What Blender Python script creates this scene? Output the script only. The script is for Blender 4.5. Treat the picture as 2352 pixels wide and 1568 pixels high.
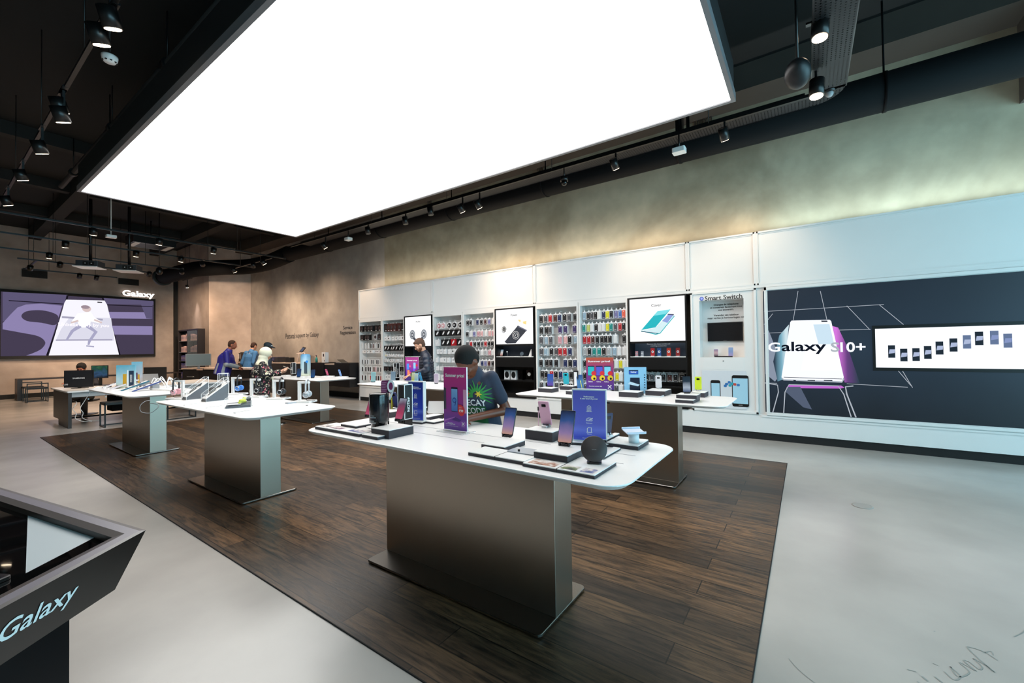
import bpy, bmesh, math, random
import numpy as np
from mathutils import Vector, Matrix
from mathutils.bvhtree import BVHTree
random.seed(7)
PI = math.pi
for o in list(bpy.data.objects): bpy.data.objects.remove(o)
sc = bpy.context.scene
COL = sc.collection
# ---------------------------------------------------------------- camera, world, exposure, big lights
FPX, EYE = 964.35, 1.5
RW = np.array([[0.57399878, 0.00509466, 0.8188403], [-0.8187425, 0.02023056, 0.57380435], [-0.01364225, -0.99978236, 0.01578353]])
cam_d = bpy.data.cameras.new('camera'); cam = bpy.data.objects.new('camera', cam_d); COL.objects.link(cam)
cam_d.sensor_width = 36; cam_d.lens = FPX / 2352 * 36; cam_d.clip_start = 0.05; cam_d.clip_end = 200
xr, yd, zf = RW[:, 0], RW[:, 1], RW[:, 2]
cam.matrix_world = Matrix(((xr[0], -yd[0], -zf[0], 0), (xr[1], -yd[1], -zf[1], 0), (xr[2], -yd[2], -zf[2], EYE), (0, 0, 0, 1)))
sc.camera = cam
vs = sc.view_settings
vs.view_transform = 'Standard'; vs.look = 'None'; vs.gamma = 1; vs.exposure = 0.0; vs.use_curve_mapping = False
W = bpy.data.worlds.new('world'); sc.world = W; W.use_nodes = True
W.node_tree.nodes['Background'].inputs[0].default_value = (0.40, 0.82, 1.0, 1)
W.node_tree.nodes['Background'].inputs[1].default_value = 5.5

def area(name, loc, rot, sx, sy, power, col, spread=180):
    l = bpy.data.lights.new(name, 'AREA'); l.shape = 'RECTANGLE'; l.size = sx; l.size_y = sy; l.energy = power; l.color = col
    l.spread = math.radians(spread)
    o = bpy.data.objects.new(name, l); COL.objects.link(o); o.location = loc; o.rotation_euler = rot
    return o
LIGHT_STRENGTH = 4.8       # the luminous ceiling panel
WALLX, CASEX, BACKY, CEILZ = 8.02, 7.70, 22.2, 5.9
# LED strips lying on top of the white wall casing, washing the concrete above it
for (y0, y1, colr, pw) in ((10.9, 0.6, (1.0, 0.86, 0.68), 48), (0.5, -3.6, (0.74, 0.96, 1.0), 36)):
    area('cove_strip_light', (7.82, (y0 + y1) / 2, 3.32), (math.radians(180), math.radians(-6), 0), 0.08, y0 - y1, pw, colr)

def ray(u, v): return RW @ np.array([u - 1176, v - 784, FPX])
def atz(u, v, z=0.0):
    d = ray(u, v); t = (z - EYE) / d[2]; return Vector((d[0] * t, d[1] * t, z))
TABLES = [(2.115, 1.855), (2.115, 5.235), (2.115, 8.68), (4.84, 1.86), (4.86, 5.22), (4.95, 8.98)]
def edge_factor(x, y, m):
    a, b = min(TABLES, key=lambda t: (t[0] - x) ** 2 + ((t[1] - y) * .5) ** 2)
    return min(1.0, (a + .455 - m) / x, (b + 1.23 - m) / y)
def att(u, v, z, m=.04):
    """point on a table top, kept inside the table edge"""
    P = atz(u, v, z); f = edge_factor(P.x, P.y, m); return Vector((P.x * f, P.y * f, z))
def atX(u, v, X):
    d = ray(u, v); t = X / d[0]; return Vector((X, d[1] * t, d[2] * t + EYE))
def atY(u, v, Y):
    d = ray(u, v); t = Y / d[1]; return Vector((d[0] * t, Y, d[2] * t + EYE))
def atd(u, v, dep):
    d = ray(u, v); t = dep / FPX; return Vector((d[0] * t, d[1] * t, d[2] * t + EYE))

# ---------------------------------------------------------------- materials
MATS = {}
def srgb(h):
    h = h.lstrip('#'); c = [int(h[i:i + 2], 16) / 255 for i in (0, 2, 4)]
    return tuple([(x / 12.92 if x <= 0.04045 else ((x + 0.055) / 1.055) ** 2.4) for x in c] + [1])
def mat(name, col='#808080', rough=0.5, metal=0.0, emit=0.0, alpha=1.0, trans=0.0, ior=1.45, var=0.0, vs_=8.0, bump=0.0, spec=None, coat=0):
    if name in MATS: return MATS[name]
    m = bpy.data.materials.new(name); m.use_nodes = True; nt = m.node_tree; b = nt.nodes['Principled BSDF']
    c = srgb(col) if isinstance(col, str) else tuple(col) + (1,)
    b.inputs['Base Color'].default_value = c; b.inputs['Roughness'].default_value = rough; b.inputs['Metallic'].default_value = metal
    if spec is not None: b.inputs['Specular IOR Level'].default_value = spec
    if coat: b.inputs['Coat Weight'].default_value = coat
    if emit: b.inputs['Emission Color'].default_value = c; b.inputs['Emission Strength'].default_value = emit
    if trans: b.inputs['Transmission Weight'].default_value = trans; b.inputs['IOR'].default_value = ior
    if alpha < 1: b.inputs['Alpha'].default_value = alpha
    if var or bump:
        tc = nt.nodes.new('ShaderNodeTexCoord'); nz = nt.nodes.new('ShaderNodeTexNoise'); nz.inputs['Scale'].default_value = vs_; nz.inputs['Detail'].default_value = 5
        nt.links.new(tc.outputs['Object'], nz.inputs['Vector'])
        if var:
            mx = nt.nodes.new('ShaderNodeMix'); mx.data_type = 'RGBA'
            mx.inputs[6].default_value = tuple(x * (1 - var) for x in c[:3]) + (1,); mx.inputs[7].default_value = tuple(min(1, x * (1 + var)) for x in c[:3]) + (1,)
            nt.links.new(nz.outputs['Fac'], mx.inputs[0]); nt.links.new(mx.outputs[2], b.inputs['Base Color'])
        if bump:
            bp = nt.nodes.new('ShaderNodeBump'); bp.inputs['Strength'].default_value = bump; bp.inputs['Distance'].default_value = 0.01
            nt.links.new(nz.outputs['Fac'], bp.inputs['Height']); nt.links.new(bp.outputs[0], b.inputs['Normal'])
    MATS[name] = m; return m
def emis(name, col, s=1.0):
    if name in MATS: return MATS[name]
    m = bpy.data.materials.new(name); m.use_nodes = True; nt = m.node_tree; nt.nodes.clear()
    o = nt.nodes.new('ShaderNodeOutputMaterial'); e = nt.nodes.new('ShaderNodeEmission')
    e.inputs[0].default_value = srgb(col) if isinstance(col, str) else tuple(col) + (1,); e.inputs[1].default_value = s
    nt.links.new(e.outputs[0], o.inputs[0]); MATS[name] = m; return m
def grad(name, stops, axis='Z', lo=0.0, hi=1.0, emit=0.0, rough=0.35, nz=0.0, nsc=9.0):
    """printed / on-screen gradient along an object axis between lo and hi (object coordinates)"""
    if name in MATS: return MATS[name]
    m = bpy.data.materials.new(name); m.use_nodes = True; nt = m.node_tree; b = nt.nodes['Principled BSDF']
    tc = nt.nodes.new('ShaderNodeTexCoord'); sp = nt.nodes.new('ShaderNodeSeparateXYZ'); mr = nt.nodes.new('ShaderNodeMapRange'); cr = nt.nodes.new('ShaderNodeValToRGB')
    mr.inputs[1].default_value = lo; mr.inputs[2].default_value = hi
    nt.links.new(tc.outputs['Object'], sp.inputs[0]); nt.links.new(sp.outputs[axis], mr.inputs[0])
    src = mr.outputs[0]
    if nz:
        n = nt.nodes.new('ShaderNodeTexNoise'); n.inputs['Scale'].default_value = nsc; n.inputs['Detail'].default_value = 3
        nt.links.new(tc.outputs['Object'], n.inputs['Vector'])
        ma = nt.nodes.new('ShaderNodeMath'); ma.operation = 'MULTIPLY_ADD'; ma.inputs[1].default_value = nz; ma.inputs[2].default_value = -nz * 0.5
        nt.links.new(n.outputs['Fac'], ma.inputs[0])
        ad = nt.nodes.new('ShaderNodeMath'); nt.links.new(ma.outputs[0], ad.inputs[0]); nt.links.new(src, ad.inputs[1]); src = ad.outputs[0]
    nt.links.new(src, cr.inputs[0])
    els = cr.color_ramp.elements
    while len(els) < len(stops): els.new(0.5)
    for e, (p, c) in zip(els, stops): e.position = p; e.color = srgb(c)
    nt.links.new(cr.outputs[0], b.inputs['Base Color']); b.inputs['Roughness'].default_value = rough
    if emit:
        nt.links.new(cr.outputs[0], b.inputs['Emission Color']); b.inputs['Emission Strength'].default_value = emit
        b.inputs['Base Color'].default_value = (0, 0, 0, 1)
        for l in list(b.inputs['Base Color'].links): nt.links.remove(l)
    MATS[name] = m; return m

def mix_noise_mat(name, cols, scales, rough=0.8, bump=0.3, stretch=(1, 1, 1), roughvar=0):
    m = bpy.data.materials.new(name); m.use_nodes = True; nt = m.node_tree; b = nt.nodes['Principled BSDF']
    tc = nt.nodes.new('ShaderNodeTexCoord'); mp = nt.nodes.new('ShaderNodeMapping'); mp.inputs['Scale'].default_value = stretch
    nt.links.new(tc.outputs['Object'], mp.inputs[0])
    a = nt.nodes.new('ShaderNodeTexNoise'); a.inputs['Scale'].default_value = scales[0]; a.inputs['Detail'].default_value = 8; a.inputs['Distortion'].default_value = 0.6
    c = nt.nodes.new('ShaderNodeTexNoise'); c.inputs['Scale'].default_value = scales[1]; c.inputs['Detail'].default_value = 6
    nt.links.new(mp.outputs[0], a.inputs['Vector']); nt.links.new(mp.outputs[0], c.inputs['Vector'])
    r = nt.nodes.new('ShaderNodeValToRGB'); el = r.color_ramp.elements
    el[0].position = 0.36; el[0].color = srgb(cols[0]); el[1].position = 0.64; el[1].color = srgb(cols[1])
    nt.links.new(a.outputs['Fac'], r.inputs[0])
    mx = nt.nodes.new('ShaderNodeMix'); mx.data_type = 'RGBA'; mx.blend_type = 'MULTIPLY'; mx.inputs[0].default_value = 0.5
    r2 = nt.nodes.new('ShaderNodeValToRGB'); e2 = r2.color_ramp.elements; e2[0].position = 0.3; e2[0].color = (0.62, 0.62, 0.62, 1); e2[1].position = 0.7; e2[1].color = (1, 1, 1, 1)
    nt.links.new(c.outputs['Fac'], r2.inputs[0]); nt.links.new(r.outputs[0], mx.inputs[6]); nt.links.new(r2.outputs[0], mx.inputs[7])
    nt.links.new(mx.outputs[2], b.inputs['Base Color']); b.inputs['Roughness'].default_value = rough
    if roughvar:
        mr = nt.nodes.new('ShaderNodeMapRange'); mr.inputs[3].default_value = rough - roughvar; mr.inputs[4].default_value = rough + roughvar
        nt.links.new(c.outputs['Fac'], mr.inputs[0]); nt.links.new(mr.outputs[0], b.inputs['Roughness'])
    if bump:
        bp = nt.nodes.new('ShaderNodeBump'); bp.inputs['Strength'].default_value = bump; bp.inputs['Distance'].default_value = 0.02
        nt.links.new(c.outputs['Fac'], bp.inputs['Height']); nt.links.new(bp.outputs[0], b.inputs['Normal'])
    MATS[name] = m; return m
concrete = mix_noise_mat('concrete_plaster', ('#9a8f79', '#bcb29b'), (0.7, 3.5), 0.85, 0.25)
concrete_b = mix_noise_mat('concrete_warm', ('#a8968a', '#bdaca1'), (0.6, 3.0), 0.85, 0.2)
concrete_s = mix_noise_mat('concrete_service', ('#958d86', '#aca49c'), (0.6, 3.0), 0.85, 0.2)
floor_m = mix_noise_mat('polished_concrete', ('#b9b2ab', '#c0bab3'), (0.3, 1.3), 0.24, 0.0, roughvar=0.04)

def wood_mat():
    m = bpy.data.materials.new('dark_oak_planks'); m.use_nodes = True; nt = m.node_tree; b = nt.nodes['Principled BSDF']
    tc = nt.nodes.new('ShaderNodeTexCoord'); mp = nt.nodes.new('ShaderNodeMapping')
    nt.links.new(tc.outputs['Object'], mp.inputs[0]); mp.inputs['Rotation'].default_value = (0, 0, PI / 2)
    br = nt.nodes.new('ShaderNodeTexBrick'); br.offset = 0.37; br.inputs['Scale'].default_value = 1.0
    br.inputs['Brick Width'].default_value = 1.55; br.inputs['Row Height'].default_value = 0.17; br.inputs['Mortar Size'].default_value = 0.0035; br.inputs['Bias'].default_value = -0.1
    br.inputs['Color1'].default_value = srgb('#5f4d3c'); br.inputs['Color2'].default_value = srgb('#332c27'); br.inputs['Mortar'].default_value = srgb('#15100c')
    nt.links.new(mp.outputs[0], br.inputs['Vector'])
    mp2 = nt.nodes.new('ShaderNodeMapping'); mp2.inputs['Scale'].default_value = (14, 1.6, 1); nt.links.new(tc.outputs['Object'], mp2.inputs[0])
    n = nt.nodes.new('ShaderNodeTexNoise'); n.inputs['Scale'].default_value = 2.2; n.inputs['Detail'].default_value = 9; n.inputs['Roughness'].default_value = 0.68; n.inputs['Distortion'].default_value = 0.8
    nt.links.new(mp2.outputs[0], n.inputs['Vector'])
    r = nt.nodes.new('ShaderNodeValToRGB'); e = r.color_ramp.elements; e[0].position = 0.37; e[0].color = (0.22, 0.23, 0.24, 1); e[1].position = 0.62; e[1].color = (1.65, 1.47, 1.2, 1)
    nt.links.new(n.outputs['Fac'], r.inputs[0])
    n2 = nt.nodes.new('ShaderNodeTexNoise'); n2.inputs['Scale'].default_value = 0.9; n2.inputs['Detail'].default_value = 3; nt.links.new(tc.outputs['Object'], n2.inputs['Vector'])
    r2 = nt.nodes.new('ShaderNodeValToRGB'); e = r2.color_ramp.elements; e[0].position = 0.3; e[0].color = (0.55, 0.55, 0.6, 1); e[1].position = 0.7; e[1].color = (1.35, 1.2, 1.05, 1)
    nt.links.new(n2.outputs['Fac'], r2.inputs[0])
    mx = nt.nodes.new('ShaderNodeMix'); mx.data_type = 'RGBA'; mx.blend_type = 'MULTIPLY'; mx.inputs[0].default_value = 1
    nt.links.new(br.outputs['Color'], mx.inputs[6]); nt.links.new(r.outputs[0], mx.inputs[7])
    mx2 = nt.nodes.new('ShaderNodeMix'); mx2.data_type = 'RGBA'; mx2.blend_type = 'MULTIPLY'; mx2.inputs[0].default_value = 1
    nt.links.new(mx.outputs[2], mx2.inputs[6]); nt.links.new(r2.outputs[0], mx2.inputs[7])
    nt.links.new(mx2.outputs[2], b.inputs['Base Color'])
    mr = nt.nodes.new('ShaderNodeMapRange'); mr.inputs[3].default_value = 0.30; mr.inputs[4].default_value = 0.52
    nt.links.new(n.outputs['Fac'], mr.inputs[0]); nt.links.new(mr.outputs[0], b.inputs['Roughness'])
    bp = nt.nodes.new('ShaderNodeBump'); bp.inputs['Strength'].default_value = 0.25; bp.inputs['Distance'].default_value = 0.004
    nt.links.new(n.outputs['Fac'], bp.inputs['Height']); nt.links.new(bp.outputs[0], b.inputs['Normal'])
    MATS['wood'] = m; return m
wood = wood_mat()
def steel_mat():
    m = bpy.data.materials.new('brushed_steel'); m.use_nodes = True; nt = m.node_tree; b = nt.nodes['Principled BSDF']
    b.inputs['Base Color'].default_value = srgb('#b0a598'); b.inputs['Metallic'].default_value = 1; b.inputs['Roughness'].default_value = 0.3
    tc = nt.nodes.new('ShaderNodeTexCoord'); mp = nt.nodes.new('ShaderNodeMapping'); mp.inputs['Scale'].default_value = (60, 60, 0.6); nt.links.new(tc.outputs['Object'], mp.inputs[0])
    n = nt.nodes.new('ShaderNodeTexNoise'); n.inputs['Scale'].default_value = 4; n.inputs['Detail'].default_value = 4; nt.links.new(mp.outputs[0], n.inputs['Vector'])
    mr = nt.nodes.new('ShaderNodeMapRange'); mr.inputs[3].default_value = 0.24; mr.inputs[4].default_value = 0.42
    nt.links.new(n.outputs['Fac'], mr.inputs[0]); nt.links.new(mr.outputs[0], b.inputs['Roughness'])
    MATS['steel'] = m; return m
steel = steel_mat()
plate_m = mat('polished_plate', '#a09c97', 0.24, 1.0)
white = mat('white_laminate', '#e6e5e3', 0.35, var=0.02, vs_=3)
whitesolid = mat('white_solid_top', '#eceae8', 0.28, var=0.01, vs_=2)
whitepl = mat('white_plastic', '#ebebea', 0.35, bump=0.02, vs_=60)
black = mat('black_satin', '#0c0c0d', 0.4, var=0.2, vs_=4)
blackm = mat('black_matt', '#100f0f', 0.75, var=0.2, vs_=4)
ceil_m = mat('black_ceiling_paint', '#090909', 0.8, var=0.35, vs_=1.5, bump=0.3)
duct_m = mat('black_duct', '#060608', 0.75, var=0.3, vs_=2, spec=0.15)
beam_m = mat('brown_beam_plaster', '#3d352f', 0.85, var=0.2, vs_=2)
rail_m = mat('rail_black', '#0e0e0f', 0.35, var=0.1)
brownp = mat('dark_brown_laminate', '#2d2320', 0.4, var=0.15, vs_=5)
charcoal = mat('charcoal_block', '#37343a', 0.55, var=0.1, vs_=20)
glossblk = mat('gloss_black_glass', '#060607', 0.06)
grey = mat('grey_plastic', '#8b8d90', 0.4, var=0.05)
silver = mat('silver_metal', '#c9cbce', 0.3, 1.0)
chrome = mat('chrome', '#dddddd', 0.1, 1.0)
acryl = mat('clear_acrylic', '#eef4f6', 0.04, alpha=0.3)
acryledge = mat('acrylic_edge', '#eef2f4', 0.15, emit=0.0, spec=0.8)
panel_m = emis('luminous_panel', (1.0, 0.985, 0.965), LIGHT_STRENGTH)
lampdisc = emis('lamp_lens', (1.0, 0.78, 0.55), 14)
lampoff = mat('lamp_glass_off', '#55575a', 0.1, 0.3)
skin_w = mat('skin_light', '#d09a7e', 0.5, var=0.06, vs_=20)
skin_r = mat('skin_ruddy', '#a8644a', 0.5, var=0.06, vs_=20)
skin_d = mat('skin_dark', '#6b3a26', 0.42, var=0.08, vs_=20)

# ---------------------------------------------------------------- mesh helpers
class MB:
    def __init__(s, M=None):
        s.v = []; s.f = []; s.mi = []; s.M = M or Matrix.Identity(4); s.sm = []
    def add(s, vs, fs, m=0, smooth=False):
        b = len(s.v); s.v += [tuple(s.M @ Vector(p)) for p in vs]
        for f in fs: s.f.append(tuple(b + i for i in f)); s.mi.append(m); s.sm.append(smooth)
        return s
    def box(s, x0, x1, y0, y1, z0, z1, m=0):
        if x0 > x1: x0, x1 = x1, x0
        if y0 > y1: y0, y1 = y1, y0
        if z0 > z1: z0, z1 = z1, z0
        return s.add([(x0, y0, z0), (x1, y0, z0), (x1, y1, z0), (x0, y1, z0), (x0, y0, z1), (x1, y0, z1), (x1, y1, z1), (x0, y1, z1)],
                     [(0, 3, 2, 1), (4, 5, 6, 7), (0, 1, 5, 4), (1, 2, 6, 5), (2, 3, 7, 6), (3, 0, 4, 7)], m)
    def rings(s, rings, m=0, cap=True, smooth=False, close=True):
        n = len(rings[0]); vs = [p for r in rings for p in r]; fs = []
        for i in range(len(rings) - 1):
            for j in range(n if close else n - 1):
                k = (j + 1) % n; fs.append((i * n + j, i * n + k, (i + 1) * n + k, (i + 1) * n + j))
        b = len(s.v); s.add(vs, fs, m, smooth)
        if cap:
            s.f.append(tuple(b + j for j in reversed(range(n)))); s.mi.append(m); s.sm.append(False)
            e = b + (len(rings) - 1) * n; s.f.append(tuple(e + j for j in range(n))); s.mi.append(m); s.sm.append(False)
        return s
    def cyl(s, p0, p1, r0, r1=None, n=16, m=0, cap=True):
        p0 = Vector(p0); p1 = Vector(p1); r1 = r0 if r1 is None else r1
        d = (p1 - p0).normalized(); a = d.orthogonal().normalized(); b = d.cross(a)
        R = [[p + (a * math.cos(2 * PI * i / n) + b * math.sin(2 * PI * i / n)) * r for i in range(n)] for p, r in ((p0, r0), (p1, r1))]
        return s.rings(R, m, cap, True)
    def tube(s, pts, r, n=8, m=0, cap=True):
        pts = [Vector(p) for p in pts]; R = []; a = None
        for i, p in enumerate(pts):
            d = ((pts[min(i + 1, len(pts) - 1)]) - pts[max(i - 1, 0)]).normalized()
            a = d.orthogonal().normalized() if a is None else (a - d * a.dot(d)).normalized()
            b = d.cross(a); rr = r[i] if isinstance(r, (list, tuple)) else r
            R.append([p + (a * math.cos(2 * PI * k / n) + b * math.sin(2 * PI * k / n)) * rr for k in range(n)])
        return s.rings(R, m, cap, True)
    def ell(s, c, r, n=16, k=10, m=0, Rm=None):
        if not isinstance(r, (tuple, list)): r = (r, r, r)
        R = []
        for i in range(k + 1):
            t = PI * i / k; t = min(max(t, 0.02), PI - 0.02)
            ring = []
            for j in range(n):
                q = Vector((r[0] * math.sin(t) * math.cos(2 * PI * j / n), r[1] * math.sin(t) * math.sin(2 * PI * j / n), -r[2] * math.cos(t)))
                if Rm: q = Rm @ q
                ring.append(q + Vector(c))
            R.append(ring)
        return s.rings(R, m, True, True)
    def lathe(s, prof, c=(0, 0, 0), n=24, m=0, cap=True):
        R = [[(c[0] + r * math.cos(2 * PI * j / n), c[1] + r * math.sin(2 * PI * j / n), c[2] + z) for j in range(n)] for r, z in prof]
        return s.rings(R, m, cap, True)
    def wire(s, pts, r, n=8, m=0, k=5):
        return s.tube(catmull(pts, k), r, n, m)
    def slab(s, x0, x1, y0, y1, z0, z1, r=0.02, seg=5, m=0, inset=0.0):
        """rounded-corner plate; the lower edge pulled in by inset"""
        def ring(z, i):
            P = []
            for cx, cy, a0 in ((x1 - r, y1 - r, 0), (x0 + r, y1 - r, 90), (x0 + r, y0 + r, 180), (x1 - r, y0 + r, 270)):
                for k in range(seg + 1):
                    a = math.radians(a0 + 90 * k / seg); P.append((cx + (r - i) * math.cos(a), cy + (r - i) * math.sin(a), z))
            return P
        h = z1 - z0; e = min(0.004, h * 0.2)
        if inset: return s.rings([ring(z0, inset), ring(z0 + h * 0.55, inset * 0.3), ring(z1 - e * 1.5, 0), ring(z1 - e * .4, e * 0.3), ring(z1, e * 1.2)], m, True, False)
        return s.rings([ring(z0, 0), ring(z1 - e, 0), ring(z1, e)], m, True, False)
    def prism(s, poly, y0, y1, m=0):
        """polygon in local x,z extruded along y"""
        return s.rings([[(x, y1, z) for x, z in poly], [(x, y0, z) for x, z in poly]], m, True, False)
    def flat(s, poly, y, m=0):
        return s.add([(x, y, z) for x, z in poly], [tuple(range(len(poly)))], m)
    def band(s, pts, w, y, m=0, w2=None):
        """flat stroke along points in x,z"""
        L = []; Rr = []; n = len(pts)
        for i, (x, z) in enumerate(pts):
            a = pts[max(i - 1, 0)]; b = pts[min(i + 1, n - 1)]; dx, dz = b[0] - a[0], b[1] - a[1]; l = math.hypot(dx, dz) or 1
            ww = (w + (w2 - w) * i / (n - 1)) if w2 is not None else w
            L.append((x - dz / l * ww / 2, y, z + dx / l * ww / 2)); Rr.append((x + dz / l * ww / 2, y, z - dx / l * ww / 2))
        return s.add(L + Rr, [(n + i, n + i + 1, i + 1, i) for i in range(n - 1)], m)
    def build(s, name, mats, parent=None, loc=None, rotz=None, bevel=0, props=None):
        me = bpy.data.meshes.new(name); me.from_pydata(s.v, [], s.f)
        if not isinstance(mats, (list, tuple)): mats = [mats]
        for m in mats: me.materials.append(m)
        me.polygons.foreach_set('material_index', s.mi); me.polygons.foreach_set('use_smooth', s.sm); me.update()
        o = bpy.data.objects.new(name, me); COL.objects.link(o)
        if parent: o.parent = parent
        if loc is not None: o.location = loc
        if rotz is not None: o.rotation_euler = (0, 0, rotz)
        if bevel:
            bv = o.modifiers.new('bevel', 'BEVEL'); bv.width = bevel; bv.segments = 2; bv.limit_method = 'ANGLE'
        return o
def catmull(pts, k=5):
    P = [Vector(p) if len(p) == 3 else Vector((p[0], p[1], 0)) for p in pts]; out = []
    for i in range(len(P) - 1):
        a, b, c, d = P[max(i - 1, 0)], P[i], P[i + 1], P[min(i + 2, len(P) - 1)]
        for j in range(k):
            t = j / k; out.append(0.5 * ((2 * b) + (c - a) * t + (2 * a - 5 * b + 4 * c - d) * t * t + (3 * b - a - 3 * c + d) * t ** 3))
    return out + [P[-1]]
def smooth2(pts, k=6):
    q = [tuple(p) for p in pts]; q = [q[-1]] + q + q[:2]; c = catmull(q, k); return [(p.x, p.y) for p in c[k:-k - 1]]
def circ(cx, cz, r, n=24, rz=None, a0=0, a1=360):
    full = abs(a1 - a0) >= 360; k = n if full else n + 1
    return [(cx + r * math.cos(math.radians(a0 + (a1 - a0) * i / n)), cz + (rz or r) * math.sin(math.radians(a0 + (a1 - a0) * i / n))) for i in range(k)]
def rrect(x0, x1, z0, z1, r, seg=4):
    P = []
    for cx, cz, a0 in ((x1 - r, z1 - r, 0), (x0 + r, z1 - r, 90), (x0 + r, z0 + r, 180), (x1 - r, z0 + r, 270)):
        for k in range(seg + 1):
            a = math.radians(a0 + 90 * k / seg); P.append((cx + r * math.cos(a), cz + r * math.sin(a)))
    return P
def tag(o, label=None, cat=None, group=None, kind=None):
    if label: o['label'] = label
    if cat: o['category'] = cat
    if group: o['group'] = group
    if kind: o['kind'] = kind
    return o
def thing(name, label, cat, loc=(0, 0, 0), rotz=0, group=None):
    o = bpy.data.objects.new(name, None); COL.objects.link(o); o.empty_display_size = 0.1
    o.location = loc; o.rotation_euler = (0, 0, rotz); return tag(o, label, cat, group)
def struct(name, mb, m, **k): return tag(mb.build(name, m, **k), kind='structure')
def copy_tree(o, parent=None):
    c = o.copy(); COL.objects.link(c); c.parent = parent
    for ch in list(o.children): copy_tree(ch, c)
    return c
def text(s, m, parent, x=0, z=0, y=-0.001, h=None, w=None, bold=0.0, ext=0.0005, name='lettering', align='CENTER', rot=0, spacing=1.0, shear=0.0, line=1.0, flatz=False):
    cu = bpy.data.curves.new('t', 'FONT'); cu.body = s; cu.size = 1; cu.align_x = align; cu.align_y = 'CENTER'; cu.offset = bold; cu.extrude = 0
    cu.resolution_u = 3; cu.space_character = spacing; cu.shear = shear; cu.space_line = line
    o = bpy.data.objects.new('t', cu); COL.objects.link(o)
    dg = bpy.context.evaluated_depsgraph_get(); me = bpy.data.meshes.new_from_object(o.evaluated_get(dg))
    bpy.data.objects.remove(o); bpy.data.curves.remove(cu)
    co = [v.co.copy() for v in me.vertices]
    x0, x1 = min(c.x for c in co), max(c.x for c in co); y0, y1 = min(c.y for c in co), max(c.y for c in co)
    sx = sy = 1
    if w: sx = sy = w / (x1 - x0)
    if h: sy = h / (y1 - y0); sx = sx if w else sy
    cx = (x0 + x1) / 2 if align == 'CENTER' else x0; cy = (y0 + y1) / 2
    ca, sa = math.cos(rot), math.sin(rot)
    for v, c in zip(me.vertices, co):
        a, b = (c.x - cx) * sx, (c.y - cy) * sy
        a, b = a * ca - b * sa, a * sa + b * ca
        v.co = (x + a, z + b, -y) if flatz else (x + a, y, z + b)
    me.materials.clear(); me.materials.append(m); me.name = name
    o = bpy.data.objects.new(name, me); COL.objects.link(o)
    if parent: o.parent = parent
    return o
def rz(deg): return math.radians(deg)
EAST = rz(-90)      # things on or facing away from the right wall: local x runs towards the camera side, local -y faces the room
# ---------------------------------------------------------------- the room
struct('floor', MB().box(-7, 8.3, -6, 22.4, -0.1, 0), floor_m)
struct('trim_1', MB().box(1.33, 6.32, 0.23, 11.36, 0.0, 0.006), wood)          # the dark oak floor inset
struct('trim_2', MB().box(1.325, 1.33, 0.225, 11.365, 0, 0.007).box(6.32, 6.325, 0.225, 11.365, 0, 0.007).box(1.325, 6.325, 0.225, 0.23, 0, 0.007).box(1.325, 6.325, 11.36, 11.365, 0, 0.007), blackm)
struct('wall_right', MB().box(WALLX, WALLX + 0.2, -6, 10.2, 0, CEILZ), concrete)
struct('wall_service', MB().box(WALLX, WALLX + 0.2, 10.2, 18.8, 0, CEILZ), concrete_s)
struct('wall_back', MB().box(-7, 6.53, BACKY, BACKY + 0.2, 0, CEILZ), concrete_b)
struct('wall_alcove', MB().box(6.53, 8.22, 18.8, BACKY + 0.2, 0, CEILZ), concrete_b)
struct('wall_left', MB().box(-7.2, -7, -6, BACKY + 0.2, 0, CEILZ), concrete_b)
struct('wall_front', MB().box(-7, 8.22, -6.2, -6, 4.6, CEILZ).box(-7, -3, -6.2, -6, 0, 4.6).box(2.8, 3.1, -6.2, -6, 0, 4.6), concrete_b)
struct('door_1', MB().box(-3, -2.92, -6.15, -6.05, 0, 4.6).box(2.72, 2.8, -6.15, -6.05, 0, 4.6).box(-2.92, 2.72, -6.15, -6.05, 2.5, 2.6), rail_m)
struct('window_1', MB().box(3.1, 3.18, -6.15, -6.05, 0, 4.6).box(5.6, 5.68, -6.15, -6.05, 0, 4.6).box(8.14, 8.22, -6.15, -6.05, 0, 4.6), rail_m)
struct('ceiling', MB().box(-7, 8.22, -6.2, BACKY + 0.2, CEILZ, CEILZ + 0.15), ceil_m)
struct('trim_3', MB().box(7.45, WALLX, -6, 18.8, 5.5, CEILZ), beam_m)
struct('trim_4', MB().box(7.35, WALLX, -6, -2.27, 4.5, 5.5).box(7.35, 7.45, -6, -2.27, 5.5, CEILZ), beam_m)
struct('baseboard_back', MB().box(-7, 6.5, BACKY - 0.03, BACKY, 0, 0.16), blackm)
struct('baseboard_alcove', MB().box(6.5, 6.53, 18.77, BACKY, 0, 0.16).box(6.5, WALLX, 18.77, 18.8, 0, 0.16), blackm)
struct('baseboard_service', MB().box(WALLX - 0.03, WALLX, 11.05, 18.77, 0, 0.16), blackm)
struct('trim_5', MB().box(6.40, 6.52, BACKY - 0.12, BACKY - 0.005, 0, 5.2), blackm)
for i, x in enumerate((-4.5, -1.2, 2.3, 5.6)):
    struct('trim_%d' % (6 + i), MB().box(x, x + 0.28, 9.8 if x > 0 else -6, BACKY, 5.55, CEILZ), mat('beam_black', '#1b1917', 0.8, var=0.3))
for i, y in enumerate((12.2, 15.4, 18.6)):
    struct('trim_%d' % (10 + i), MB().box(-7, 7.4, y, y + 0.22, 5.65, CEILZ), mat('beam_black', '#1b1917', 0.8))

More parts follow.
